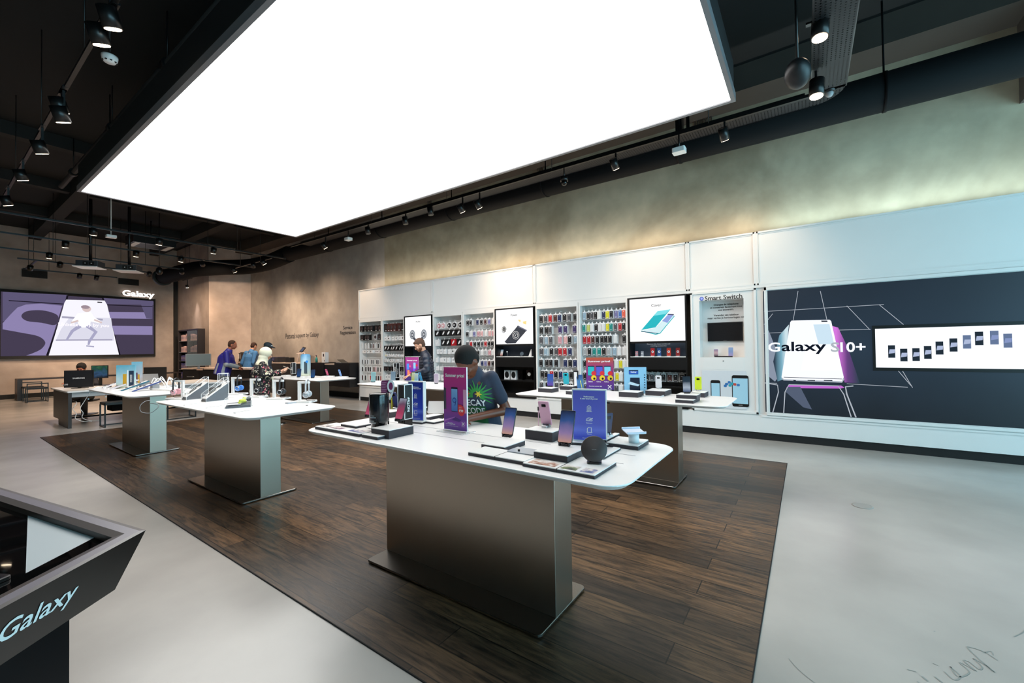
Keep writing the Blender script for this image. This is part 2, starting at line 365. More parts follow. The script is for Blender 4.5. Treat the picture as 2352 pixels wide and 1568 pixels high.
# luminous ceiling
t = thing('luminous_ceiling_panel', 'huge rectangular glowing white ceiling panel in thin grey frame', 'light', (3.5, 5.41, 4.3))
HX, HY = 1.855, 4.76
MB().box(-HX, HX, -HY, HY, 0.005, 0.02).build('diffuser', panel_m, t)
fr = MB()
for a in ((-HX - .045, -HX, -HY - .045, HY + .045), (HX, HX + .045, -HY - .045, HY + .045), (-HX, HX, -HY - .045, -HY), (-HX, HX, HY, HY + .045)): fr.box(*a, -0.01, 0.09)
fr.build('frame', mat('panel_frame', '#77777b', 0.4), t)
MB().box(-HX - 0.03, HX + 0.03, -HY - 0.03, HY + 0.03, 0.095, 0.45).build('housing', mat('housing_black', '#0b0c10', 0.7), t)
sw = MB()
for x in (-1.6, 0, 1.6):
    for y in (-4.2, -1.4, 1.4, 4.2): sw.cyl((x, y, 0.45), (x, y, 1.6), 0.01, n=6)
sw.build('suspension_wires', rail_m, t)

# conduit pipe left of the panel
t = thing('ceiling_pipe', 'long thin dark pipe running under the ceiling left of the glowing panel', 'pipe', (1.86, 3, 5.2))
MB().cyl((0, 0, 0), (0, 10.4, 0), 0.05, n=12).build('pipe', mat('pipe_grey', '#2c2b2b', 0.6), t)
for y in (1.2, 3.6, 6.2, 9.1): MB().cyl((0, y, 0), (0, y + 0.12, 0), 0.075, n=12).cyl((0, y + .06, 0.05), (0, y + .06, 0.7), 0.008, n=6).build('clamp', rail_m, t)

# the big round duct
t = thing('air_duct', 'fat round black air duct running along the right wall under the ceiling', 'duct', (7.1, 0, 4.7))
MB().cyl((0, -5.9, 0), (0, 13.9, 0), 0.235, n=32).build('duct_pipe', duct_m, t)
for y in (-3.4, -0.9, 1.6, 4.1, 6.6, 9.1, 11.6): MB().cyl((0, y, 0), (0, y + 0.035, 0), 0.245, n=32).cyl((0, y + .02, 0.2), (0, y + .02, 1.18), 0.012, n=6).build('band', duct_m, t)
t = thing('air_duct', 'bent end section of the round black air duct over the alcove', 'duct', (7.1, 0, 4.7))
MB().wire([(0, 13.9, 0), (-.05, 15.2, -.12), (-.35, 16.1, -.2), (-.95, 16.7, -.25), (-1.45, 17.4, -.3), (-1.65, 18.6, -.35), (-1.75, 19.6, -.38)], 0.26, n=24).build('duct_bend', duct_m, t)
MB().cyl((-1.75, 19.55, -.38), (-1.77, 19.72, -.385), 0.3, n=24).build('end_collar', mat('duct_end', '#16201f', 0.5), t)

# perforated tray
def perf_mat():
    m = mat('perforated_tray', '#2b2b2d', 0.5, 0.6); nt = m.node_tree; b = nt.nodes['Principled BSDF']
    tc = nt.nodes.new('ShaderNodeTexCoord'); sp = nt.nodes.new('ShaderNodeSeparateXYZ'); nt.links.new(tc.outputs['Object'], sp.inputs[0])
    def M(op, a, b_=None):
        n = nt.nodes.new('ShaderNodeMath'); n.operation = op
        for i, q in enumerate((a, b_)):
            if q is None: continue
            if isinstance(q, (int, float)): n.inputs[i].default_value = q
            else: nt.links.new(q, n.inputs[i])
        return n.outputs[0]
    def cell(o, s): return M('SUBTRACT', M('FRACT', M('MULTIPLY', o, s)), 0.5)
    a = cell(sp.outputs['X'], 26.0); c = cell(sp.outputs['Y'], 26.0)
    d = M('SQRT', M('ADD', M('MULTIPLY', a, a), M('MULTIPLY', c, c)))
    nt.links.new(M('GREATER_THAN', d, 0.2), b.inputs['Alpha']); return m
perf = perf_mat()
t = thing('cable_tray', 'perforated dark metal cable tray bending along the ceiling beside the duct', 'cable tray', (0, 0, 4.66))
MB().box(3.6, 6.55, -0.46, -0.12, 0, 0.004).build('cross_tray', perf, t)
MB().box(3.6, 6.55, -0.47, -0.46, 0, 0.07).box(3.6, 6.5, -0.12, -0.11, 0, 0.07).build('tray_side', rail_m, t)
b = MB(); R = []
for k in range(9):
    a = PI / 2 * k / 8; R.append((6.5 + 0.36 * math.sin(a), -0.10 - 0.36 * math.cos(a)))
b.add([(x, y, 0) for x, y in R] + [(6.5, -0.1, 0)], [tuple(range(10))]); b.build('tray_bend', perf, t)
MB().box(6.58, 6.86, -0.1, 12.2, 0, 0.004).build('long_tray', perf, t)
MB().box(6.86, 6.87, -0.1, 12.2, 0, 0.07).box(6.57, 6.58, -0.05, 12.2, 0, 0.07).build('tray_side', rail_m, t)
# wall conduits
for n_, (yy, k) in enumerate(((1.28, 7), (4.65, 5), (8.2, 4))):
    b = MB()
    for i in range(k): b.cyl((WALLX - 0.03, yy + i * 0.045, 4.97), (WALLX - 0.03, yy + i * 0.045, 5.5), 0.011, n=8)
    tag(b.build('conduit_bundle', silver), 'row of thin vertical metal conduits on the concrete, ' + ('nearest the camera' if n_ == 0 else 'half way along the wall' if n_ == 1 else 'farthest down the wall'), 'conduit')
tag(MB().box(7.3, 7.45, 1.62, 1.72, 4.75, CEILZ).box(7.3, 7.33, 1.5, 1.55, 4.75, CEILZ).build('duct_hanger', rail_m), 'black steel duct hanger dropping from the ceiling beside the conduits', 'bracket')

# rails and spotlights
def rail(name, p0, p1, label, drops=()):
    o = thing(name, label, 'lighting track', p0)
    d = Vector(p1) - Vector(p0); MB().box(min(0, d.x) - .018, max(0, d.x) + .018, min(0, d.y) - .018, max(0, d.y) + .018, -0.018, 0.018).build('track', rail_m, o)
    L = d.length; n = max(2, int(L / 2.2))
    for k in range(n): 
        q = d * ((k + 0.5) / n); MB().cyl(q + Vector((0, 0, .018)), q + Vector((0, 0, CEILZ - p0[2])), 0.006, n=6).build('hanging_rod', rail_m, o)
    return o
rail('lighting_track', (6.5, -0.2, 4.64), (6.5, 12.6, 4.64), 'long black lighting track beside the air duct on the right')
rail('lighting_track', (3.9, -0.17, 4.70), (6.46, -0.17, 4.70), 'short black lighting track crossing under the perforated tray')
rail('lighting_track', (0.98, 2.2, 4.52), (0.98, 14.6, 4.52), 'long black lighting track left of the glowing panel')
def lamp_at(P, label, group=None, on=True, r=0.062, L=0.17, tilt=(0, 0), side=0, power=None, colr=(1.0, 0.80, 0.62), angle=60, railz=None, beam=True):
    """P = centre of the lens"""
    o = thing('spotlight', label, 'spotlight', P, 0, group)
    D = Vector((tilt[0], tilt[1], -1)).normalized()
    top = -D * L
    hs = MB().cyl((0, 0, 0.004), top, r, n=20).build('housing', rail_m, o)
    MB().cyl(D * 0.001, -D * 0.006, r * 0.86, n=20).build('lens', lampdisc if on else lampoff, hs)
    z1 = (railz - P[2]) if railz else L + 0.1
    MB().box(-0.012, 0.012, -0.012, 0.012, min(top.z, z1) - 0.03, max(top.z, z1)).box(-.025, .025, -.11, .11, z1 - .02, z1).build('track_adapter', rail_m, o)
    if on and power:
        l = bpy.data.lights.new('spot_beam', 'SPOT'); l.energy = power; l.color = colr; l.spot_size = math.radians(angle); l.spot_blend = 1.0; l.shadow_soft_size = 0.05
        lo = bpy.data.objects.new('spot_beam', l); COL.objects.link(lo); lo.parent = o; lo.location = D * 0.02
        lo.rotation_euler = D.to_track_quat('-Z', 'Y').to_euler()
    return o
WARM = (1.0, 0.74, 0.52)
for (u, v), w, lab in (((1883, 88), 1, 'lit spotlight at the top of the picture under the perforated tray'), ((1875, 222), 1, 'lit spotlight where the perforated tray bends')):
    P = atY(u, v, -0.17) if v < 100 else atX(u, v, 6.0); lamp_at(P, lab, power=60, railz=4.70, r=0.075, L=.2, tilt=(-.1, .05))
seq = [(1665, 322, 1, 'lit spotlight right of the white box on the right track'), (1415, 388, 1, 'lit spotlight left of the white box on the right track'), (1102, 478, 1, 'right one of two lit spotlights close together on the right track'),
       (1063, 487, 1, 'left one of two lit spotlights close together on the right track'), (990, 494, 0, 'unlit spotlight just left of the close lit pair on the right track'), (932, 515, 0, 'unlit spotlight half way along the right track'),
       (846, 537, 0, 'unlit spotlight right of the farther white box on the right track'), (748, 570, 1, 'lit spotlight at the far end of the right track')]
for u, v, on, lab in seq:
    P = atX(u, v, 6.5); lamp_at(P, lab, on=bool(on), power=110 if on else None, railz=4.64, tilt=(0.75 if on else .1, -0.1), colr=WARM, angle=70)
for u, v, lab in ((1560, 346, 'white box hanging from the right track between two lit spotlights'), (800, 549, 'white box hanging from the far part of the right track')):
    P = atX(u, v, 6.5); o = thing('access_point', lab, 'wireless access point', P)
    MB().slab(-.07, .07, -.09, .09, -.035, .035, 0.02).build('body', whitepl, o); MB().cyl((0, 0, .035), (0, 0, 4.62 - P.z), .012, n=8).build('stem', rail_m, o)
P = atX(1296, 419, 6.5); o = thing('security_camera', 'small black dome security camera on the right track', 'camera', P)
MB().ell((0, 0, 0), (.055, .055, .055)).build('dome', glossblk, o); MB().cyl((0, 0, .02), (0, 0, .09), .07).cyl((0, 0, .09), (0, 0, 4.62 - P.z), .012, n=8).build('mount', rail_m, o)
P = atY(1905, 215, -0.3); o = thing('security_camera', 'grey ringed dome camera under the bend of the perforated tray', 'camera', P)
MB().ell((0, 0, 0), (.045, .045, .045)).build('dome', mat('dome_grey', '#9a9da0', .1), o); MB().cyl((0, 0, .01), (0, 0, .08), .065).cyl((0, 0, .08), (0, 0, 4.66 - P.z), .012, n=8).build('mount', rail_m, o)
# loudspeaker
P = atd(1832, 170, 4.0); o = thing('loudspeaker', 'black egg-shaped loudspeaker hanging left of the perforated tray', 'speaker', P)
MB().ell((0, 0, 0), (.15, .11, .10), Rm=Matrix.Rotation(0.5, 3, 'Y')).build('cabinet', mat('speaker_black', '#111316', .45), o)
MB().box(-.01, .01, -.06, .02, -.03, -.02).build('badge', silver, o); MB().cyl((0.1, 0, .05), (.14, 0, CEILZ - P.z), .012, n=8).build('bracket', rail_m, o)
# left track lamps
for u, v, lab in ((260, 68, 'lit spotlight at the top left, nearest the camera'), (234, 105, 'lit spotlight just above the smoke detector'), (143, 261, 'upper one of the pair of lit spotlights on the left track'),
                  (146, 282, 'lower one of the pair of lit spotlights on the left track'), (97, 354, 'lit spotlight on the left track, third station from the camera'), (53, 415, 'lit spotlight on the left track, fourth station from the camera'),
                  (19, 472, 'lit spotlight at the far left edge of the picture')):
    P = atX(u, v, 0.97 if u != 260 else 0.99); lamp_at(P, lab, power=60, railz=4.52, r=0.07, L=.17, tilt=(.35, .25), colr=(1, .88, .78))
P = atz(252, 137, 4.45); o = thing('smoke_detector', 'round white smoke detector beside the left track', 'smoke detector', P)
MB().lathe([(0.0, -.03), (.045, -.028), (.06, -.005), (.065, .02), (.065, .035), (.0, .035)], n=28).build('body', whitepl, o)
b = MB()
for k in range(8):
    a = PI / 4 * k; b.box(.05 * math.cos(a) - .008, .05 * math.cos(a) + .008, .05 * math.sin(a) - .008, .05 * math.sin(a) + .008, -.026, -.018)
b.build('slots', black, o); MB().cyl((0, 0, .035), (0, 0, CEILZ - P.z), .01, n=8).build('conduit', rail_m, o)

# back part of the hall
for k, (y, x0, x1, z) in enumerate(((12.75, -4, 6.4, 4.28), (14.75, -4, 6.4, 4.26), (16.75, 1.2, 5.1, 4.24))):
    rail('lighting_track', (x0, y, z), (x1, y, z), ('nearest', 'middle', 'farthest')[k] + ' of the black lighting tracks crossing above the desks')
rail('lighting_track', (1.7, 18.25, 4.24), (4.6, 18.25, 4.24), 'short black lighting track in front of the big wall screen')
rail('lighting_track', (2.05, 18.3, 4.24), (2.05, 20.28, 4.24), 'short end piece of lighting track near the big wall screen')
rail('lighting_track', (2.0, 20.32, 4.24), (4.2, 20.32, 4.24), 'last lighting track crossing right before the big wall screen')
rail('lighting_track', (6.02, 12.8, 4.24), (6.02, 15.5, 4.24), 'short lighting track running in front of the black duct bend')
back = [(214, 540), (150, 568), (113, 593), (69, 620), (137, 613), (182, 638), (221, 642), (365, 562), (312, 589), (415, 601), (466, 609), (418, 627), (490, 582), (540, 625), (582, 614), (608, 607), (342, 634)]
nm = ['upper left one above the wide screen, beside a small white box', 'left of the projectors, second from the top', 'far left, above the dark wall vent', 'lowest at the far left over the wall vent', 'just left of the left projector',
      'left one of two directly above the wide screen', 'right one of two directly above the wide screen', 'beside the ceiling cassette', 'above the right projector', 'brightest one right of the projectors', 'right of the brightest one, over the alcove',
      'low one over the alcove with the glass cabinet', 'small one left of the duct below the glowing panel', 'low one in front of the black duct bend', 'left one of the pair in front of the duct', 'right one of the pair in front of the duct', 'just right of the right projector']
bl = []
for i, (u, v) in enumerate(back):
    P = atz(u, v, 4.1); bl.append(P); aim = (0.0, .35); AIMS = {418: (1.15, 2.7, 42, 520), 466: (1.4, 2.55, 62, 1100), 540: (.7, .1, 120, 380), 608: (.7, -.1, 120, 320), 582: (.5, .9, 100, 300)}
    lamp_at(P, 'small lit spotlight, ' + nm[i], on=True, power=AIMS[u][3] if u in AIMS else 300, railz=4.26, r=0.065, L=.15, tilt=AIMS[u][:2] if u in AIMS else ((aim[0], aim[1]) if P.y < 17.5 else (0, .9)), colr=WARM, angle=AIMS[u][2] if u in AIMS else 75)
rail('lighting_track', (6.2, 19.5, 4.39), (6.2, 20.4, 4.39), 'short lighting track hidden behind the duct at the alcove')
lamp_at(Vector((6.2, 19.95, 4.05)), 'small spotlight tucked behind the end of the duct, lighting the alcove above the cabinet', power=90, railz=4.4, r=.05, L=.12, tilt=(.16, .0), colr=(1, .82, .72), angle=46)
P = atz(255, 543, 4.2); tag(MB().slab(-.09, .09, -.07, .07, -.03, .03, .02).cyl((0, 0, .03), (0, 0, CEILZ - P.z), .01).build('access_point', whitepl, loc=P), 'small white box hanging over the desks near the upper left spotlight', 'wireless access point')
P = atd(347, 566, 14.0); o = thing('ceiling_cassette', 'square ceiling air unit with pale outlet slots', 'air conditioner', P)
MB().box(-.55, .55, -.45, .45, 0, .3).build('casing', rail_m, o)
for a in ((-.5, -.36), (.36, .5)): MB().box(a[0], a[1], -.4, .4, -.012, 0).build('outlet', whitepl, o)
MB().box(-.36, .36, -.4, -.34, -.01, 0).build('grille_bar', grey, o); MB().box(-.36, .36, .34, .4, -.01, 0).build('grille_bar', grey, o); MB().cyl((0, 0, .3), (0, 0, CEILZ - P.z), .02).build('hanger', rail_m, o)
def projector(u, v, lab, dep):
    P = atd(u, v, dep); o = thing('projector', lab, 'projector', P, rz(-35)); o.scale = (.66, .66, .8)
    b = MB().slab(-.36, .36, -.28, .28, 0, .2, .03); b.build('body', mat('projector_grey', '#3c3f44', .5), o, bevel=0.0)
    MB().box(-.12, .04, -.285, -.28, .04, .16).box(.08, .24, -.285, -.28, .04, .16).build('terminal_panel', black, o)
    MB().box(-.06, -.02, -.29, -.285, .09, .12).box(.14, .18, -.29, -.285, .09, .12).build('connector', whitepl, o)
    MB().slab(-.40, .40, -.42, .30, -.03, -.005, .02).build('tray', whitepl, o)
    MB().cyl((.0, 0, .2), (.0, 0, (CEILZ - P.z) / .8), .055, n=10).build('ceiling_mount', rail_m, o)
projector(208, 614, 'left one of the two grey projectors hanging before the wide screen', 11.5)
projector(297, 623, 'right one of the two grey projectors hanging before the wide screen', 12.0)
for k, (u, v, ax) in enumerate(((330, 655, 0), (372, 630, 1))): pass
P = atd(366, 622, 13.2); tag(MB().ell((0, 0, 0), (.09, .09, .13)).cyl((0, 0, .1), (0, 0, CEILZ - P.z), .012).build('loudspeaker', rail_m, loc=P), 'small black loudspeaker hanging beside the right projector', 'speaker')
for k, (a, b_) in enumerate((((50, 616), (109, 640)), ((272, 638), (319, 656)))):
    A = atY(*a, BACKY - .02); B = atY(*b_, BACKY - .02)
    o = thing('wall_vent', ('left' if k == 0 else 'right') + ' dark rectangular vent above the wide wall screen', 'vent', ((A.x + B.x) / 2, BACKY, (A.z + B.z) / 2)); w = (B.x - A.x) / 2; h = abs(A.z - B.z) / 2
    MB().box(-w, w, -.03, 0, -h, h).build('frame', mat('vent_dark', '#1c1715', .7), o); b = MB()
    for i in range(7): b.box(-w + .03, w - .03, -.04, -.03, -h + .03 + i * (2 * h - .06) / 7, -h + .045 + i * (2 * h - .06) / 7)
    b.build('slats', blackm, o)

# the wide wall screen
A = atY(5, 667, BACKY - .06); B = atY(353, 816, BACKY - .06)
sx0, sx1, sz0, sz1 = A.x - .12, B.x + .05, B.z - .03, A.z + .06
o = thing('wall_screen', 'very wide wall screen showing a phone, blurred dancer and huge grey letters', 'screen', ((sx0 + sx1) / 2, BACKY, (sz0 + sz1) / 2)); w = (sx1 - sx0) / 2; h = (sz1 - sz0) / 2
MB().box(-w, w, -.1, 0, -h, h).build('bezel', blackm, o)
C0 = Vector(o.location)
def sp_(u, v):
    q = atY(u, v, BACKY - .102); return (q.x - C0.x, q.z - C0.z)
e1 = emis('scr_dark', '#463e52', 1.0); e2 = emis('scr_light', '#8f84b0', 1.0); e3 = emis('scr_mid', '#5d5675', 1.0); e4 = emis('scr_white', '#f4f2fa', 1.05); e5 = emis('scr_line', '#1b1722', 1.0)
s = MB().box(-w + .09, w - .06, -.104, -.1, -h + .09, h - .1, 0)
def Pz(pts, y, m): s.flat([sp_(*p) for p in pts], y, m)
Pz([(6, 670), (155, 677), (150, 700), (6, 738)], -.1055, 2); Pz([(236, 684), (352, 691), (352, 700), (240, 698)], -.1055, 2)
# the grey S and E, cropped and leaning back
sc_ = [(140, 700), (100, 699), (70, 705), (50, 716), (52, 728), (75, 736), (105, 742), (128, 748)]
s.flat([sp_(*p) for p in [(6, 742), (26, 720), (40, 706), (60, 699), (95, 697), (143, 702), (107, 816), (6, 816)]], -.1060, 1)
s.flat([sp_(*p) for p in smooth2([(49, 726), (60, 715), (90, 712), (118, 717), (134, 727), (127, 746), (95, 741), (62, 737)], 4)], -.1064, 0)
s.flat([sp_(6, 756)] + [sp_(p.x, p.y) for p in catmull([(6, 756), (50, 764), (88, 772), (104, 786), (95, 801), (75, 811), (60, 816)], 4)] + [sp_(6, 816)], -.1065, 0)
for a, b2 in (((249, 716), (350, 732)), ((256, 748), (350, 769))): s.flat([sp_(a[0], a[1]), sp_(b2[0], a[1] + 1), sp_(b2[0], b2[1]), sp_(a[0] + 4, b2[1] - 1)], -.106, 1)
s.flat([sp_(*p) for p in [(322, 694), (350, 694), (350, 732), (336, 731)]], -.1062, 2)
s.band([sp_(155, 678), sp_(148, 710), sp_(108, 816)], .05, -.107, 4); s.band([sp_(236, 684), sp_(250, 730), sp_(275, 815)], .05, -.107, 4)
s.band([sp_(20, 690), sp_(145, 698)], .03, -.1063, 4); s.band([sp_(245, 700), sp_(350, 704)], .03, -.1063, 4)
s.flat([sp_(*p) for p in [(152, 688), (240, 690), (246, 700), (273, 814), (112, 816), (138, 730), (148, 695)]], -.108, 3)
s.build('display', [e1, e2, e3, e4, e5], o)
s = MB()
s.flat([sp_(*p) for p in [(160, 728), (255, 730), (262, 780), (262, 782), (128, 782), (140, 756)]], -.1095, 0)
s.band([sp_(142, 728), sp_(236, 734)], .07, -.1097, 1); s.band([sp_(128, 781), sp_(258, 780)], .05, -.1097, 1)
s.build('blurred_street', [emis('str1', '#dfdeed', 1), emis('str2', '#a9a6bd', 1)], o)
s = MB()
s.flat([sp_(*p) for p in [(178, 720), (208, 716), (216, 728), (232, 738), (229, 742), (208, 738), (206, 752), (182, 752), (178, 738), (164, 744), (163, 740)]], -.1102, 0)
s.band([sp_(184, 748), sp_(166, 760), sp_(152, 782)], .13, -.1104, 1, .05); s.band([sp_(200, 748), sp_(220, 762), sp_(205, 784), sp_(203, 792)], .13, -.1104, 1, .05)
s.band([sp_(198, 794), sp_(216, 796)], .05, -.1104, 1); s.band([sp_(163, 741), sp_(180, 736)], .06, -.1104, 2); s.band([sp_(216, 734), sp_(234, 741)], .06, -.1104, 2)
s.flat(circ(*sp_(199, 709), .12, 16), -.1105, 2); s.flat(circ(sp_(196, 705)[0], sp_(196, 705)[1], .12, 12, .07), -.1108, 3)
s.build('blurred_dancer', [emis('dn1', '#ffffff', 1.1), emis('dn2', '#aaa8c6', 1), emis('dn3', '#dcc6c4', 1), emis('dn4', '#a08e98', 1)], o)
q = sp_(194, 747); text('Unbelievably by you', emis('scr_txt', '#fdf6ff', 1.1), o, q[0], q[1], -.112, w=1.35, bold=.02, name='caption')
s = MB(); q = sp_(229, 694); s.flat(rrect(q[0] - .07, q[0] + .07, q[1] - .02, q[1] + .02, .019), -.109); s.build('camera_cutout', e5, o)
# Galaxy letters
A = atY(281, 671, BACKY - .1); B = atY(355, 680, BACKY - .1)
o = thing('wall_letters', 'glowing white Galaxy lettering above the right end of the wide screen', 'sign', ((A.x + B.x) / 2, BACKY, (A.z + B.z) / 2 - 0.02))
text('Galaxy', emis('letter_white', '#fff6ee', 2.2), o, 0, 0, -.1, w=B.x - A.x, h=.30, bold=.035)
MB().box(-(B.x - A.x) / 2, (B.x - A.x) / 2, -.06, -.001, -.02, .02).build('mounting_bar', rail_m, o)
# service wall lettering (face the room, from the right wall)
def wr(u, v, X=WALLX): return atX(u, v, X)
def wall_text(s_, a, b_, lab, lines_h, m=None, **k):
    A = wr(*a, WALLX - .004); B = wr(*b_, WALLX - .004)
    o = thing('wall_letters', lab, 'sign', (WALLX, (A.y + B.y) / 2, (A.z + B.z) / 2), EAST)
    text(s_, m or black, o, 0, 0, -.004, w=abs(A.y - B.y), h=abs(A.z - B.z), bold=.012, **k); return o
wall_text('Service\nRegistration', (781, 749), (817, 769), 'black Service Registration lettering on the concrete left of the white shelves', 2)
wall_text('Personal', (656, 766), (677, 777), 'black Personal lettering on the concrete over the service counter', 1)
wall_text('support by Galaxy', (679, 765), (732, 776), 'dark grey overlapping lettering on the concrete over the service counter', 1, m=mat('letter_grey', '#3d3a3b', .5))
# ---------------------------------------------------------------- white casing along the right wall
CX = CASEX
struct('baseboard_right', MB().box(CX + .02, WALLX, -5.9, 11.02, 0, .115), blackm)
struct('trim_20', MB().box(CX - .0, WALLX, -5.9, 1.66, .115, .40).box(CX - .012, CX, -5.9, .60, .36, .385), white)
struct('trim_21', MB().box(CX, WALLX, 1.66, 11.02, .115, .40), white)
struct('trim_22', MB().box(CX, WALLX, 11.0, 11.03, 0, 3.3), white)
ups = [(11.02, 7.92), (7.90, 4.80), (4.78, 1.67), (1.65, .645), (.62, -5.9)]
for i, (a, b_) in enumerate(ups):
    m = MB().box(CX + .02, WALLX, b_, a, 2.45, 3.29)
    for q in ((a - .022, a), (b_, b_ + .022)): m.box(CX + .002, CX + .03, q[0], q[1], 2.45, 3.30)
    m.box(CX + .002, CX + .03, b_, a, 2.45, 2.475).box(CX + .002, CX + .03, b_, a, 3.275, 3.30)
    m.box(CX + .012, CX + .03, b_ + .035, b_ + .043, 2.49, 3.26).box(CX + .012, CX + .03, a - .043, a - .035, 2.49, 3.26).box(CX + .012, CX + .03, b_ + .035, a - .035, 3.252, 3.26)
    struct('trim_%d' % (23 + i), m, white)
struct('trim_29', MB().box(CX + .021, WALLX, -5.9, 11.0, 2.40, 3.28).box(CX + .03, WALLX, .50, .66, .40, 2.42).box(CX + .005, CX + .03, 7.895, 7.925, 2.46, 3.29).box(CX + .005, CX + .03, 4.775, 4.805, 2.46, 3.29).box(CX + .005, CX + .03, 1.645, 1.675, 2.46, 3.29).box(CX + .005, CX + .03, .615, .65, 2.46, 3.29).box(CX + .004, CX + .03, -5.9, 11.02, 2.451, 2.474).box(CX + .004, CX + .03, -5.9, 11.02, 3.276, 3.298), white)
struct('trim_28', MB().box(CX + .005, CX + .05, -5.9, 11.02, 2.405, 2.45), white)

def zrow(v, u, X=WALLX - .08): return atX(u, v, X).z
CC = {'k': '#141416', 'g': '#4a4b50', 'r': '#b01722', 'b': '#1d2a55', 'n': '#4b2420', 't': '#13857f', 'p': '#c58f98', 'w': '#dcdedf', 'y': '#d8d11c', 'l': '#8fa9bb', 'o': '#e0604a', 'u': '#3d2f63',
      'm': '#bcc768', 's': '#a3a7ab', 'K': '#0c0c0d', 'R': '#d84a3c', 'P': '#d9a6a8', 'B': '#3f6fb5', 'L': '#6f6f9f'}
CN = {'k': 'black', 'g': 'dark grey', 'r': 'red', 'b': 'navy', 'n': 'brown', 't': 'teal', 'p': 'dusty pink', 'w': 'white', 'y': 'yellow', 'l': 'pale blue', 'o': 'coral', 'u': 'dark purple', 'm': 'lime green', 's': 'silver grey', 'K': 'black', 'R': 'orange red', 'P': 'salmon', 'B': 'blue', 'L': 'lilac'}
ORD = ['first', 'second', 'third', 'fourth', 'fifth', 'sixth', 'seventh', 'eighth', 'ninth', 'tenth', 'eleventh', 'twelfth', 'thirteenth', 'fourteenth']
card = mat('card_white', '#e9e9ea', .5)
PROTO = {}
def pack_mesh(kind, c, w, h):
    key = (kind, c, w, h)
    if key in PROTO: return PROTO[key]
    m = MB(); cm = mat('pack_' + c, CC[c], .45)
    if kind == 'case':      # carded phone case: backing card with hang tab, case with a camera hole
        m.slab(-w / 2, w / 2, -h, 0, -.001, .012, .006, 2, 0) if False else m.box(-w / 2, w / 2, -.022, .06, -h, 0, 0)
        m.box(-.014, .014, -.004, -.002, 0, .028, 0)
        m.rings([[(x, -.023, z) for x, z in rrect(-w / 2 + .006, w / 2 - .006, -h + .008, -.022, .008, 2)], [(x, -.034, z) for x, z in rrect(-w / 2 + .009, w / 2 - .009, -h + .011, -.025, .008, 2)]], 1)
        m.flat(circ(-.0, -.045, .008, 8), -.035, 0); m.box(-w / 2 + .02, w / 2 - .02, -.0355, -.035, -h + .025, -h + .032, 0)
    elif kind == 'box':     # retail box hanging with a printed picture
        m.box(-w / 2, w / 2, -.05, -.002, -h, 0, 1); m.box(-.016, .016, -.004, -.002, 0, .028, 0)
        m.flat([(x * .86 + z * .5, z * .8 - h * .48) for x, z in circ(0, 0, w * .20, 12, h * .38)], -.051, 0)
    elif kind == 'headset': # black box with headphones window
        m.box(-w / 2, w / 2, -.07, -.002, -h, 0, 1); m.box(-.016, .016, -.004, -.002, 0, .03, 0)
        m.rings([[(x, -.071, z) for x, z in circ(0, -h * .5, w * .3, 14, h * .3)], [(x, -.085, z) for x, z in circ(0, -h * .5, w * .25, 14, h * .25)]], 2); m.box(-w * .2, w * .2, -.0725, -.071, -h * .9, -h * .84, 0)
    elif kind == 'round':   # round pad in a white clamshell
        m.box(-w / 2, w / 2, -.02, -.002, -h, 0, 0); m.box(-.014, .014, -.004, -.002, 0, .03, 0)
        m.rings([[(x, -.02, z) for x, z in circ(0, -h * .5, w * .42, 18, h * .42)], [(x, -.04, z) for x, z in circ(0, -h * .5, w * .36, 18, h * .36)]], 1); m.flat(circ(0, -h * .5, w * .16, 12), -.041, 0)
    elif kind == 'small':   # small white accessory box
        m.box(-w / 2, w / 2, -.045, .04, -h, 0, 0); m.box(-.012, .012, -.004, -.002, 0, .024, 0)
        m.rings([[(x, -.0455, z) for x, z in circ(0, -h * .45, w * .22, 10, h * .2)], [(x, -.05, z) for x, z in circ(0, -h * .45, w * .16, 10, h * .14)]], 1)
    elif kind == 'strap':   # narrow carded strap or pen
        m.box(-w / 2, w / 2, -.02, -.002, -h, 0, 0); m.box(-.01, .01, -.004, -.002, 0, .024, 0); m.box(-w * .28, w * .28, -.03, -.02, -h * .9, -h * .14, 1)
    me = m.build('pack', [card, cm, mat('pack_ring', '#3a2c2c', .4)]); data = me.data; bpy.data.objects.remove(me); PROTO[key] = data; return data
NMK = {'case': ('phone_case', 'carded phone case', 'phone case'), 'box': ('accessory_box', 'accessory box with a pale picture', 'box'), 'headset': ('headphone_box', 'boxed headphones pack', 'headphones'),
       'round': ('charger_pad_pack', 'round charging pad pack', 'charger'), 'small': ('accessory_pack', 'small white accessory pack', 'accessory'), 'strap': ('strap_pack', 'narrow carded strap', 'strap')}
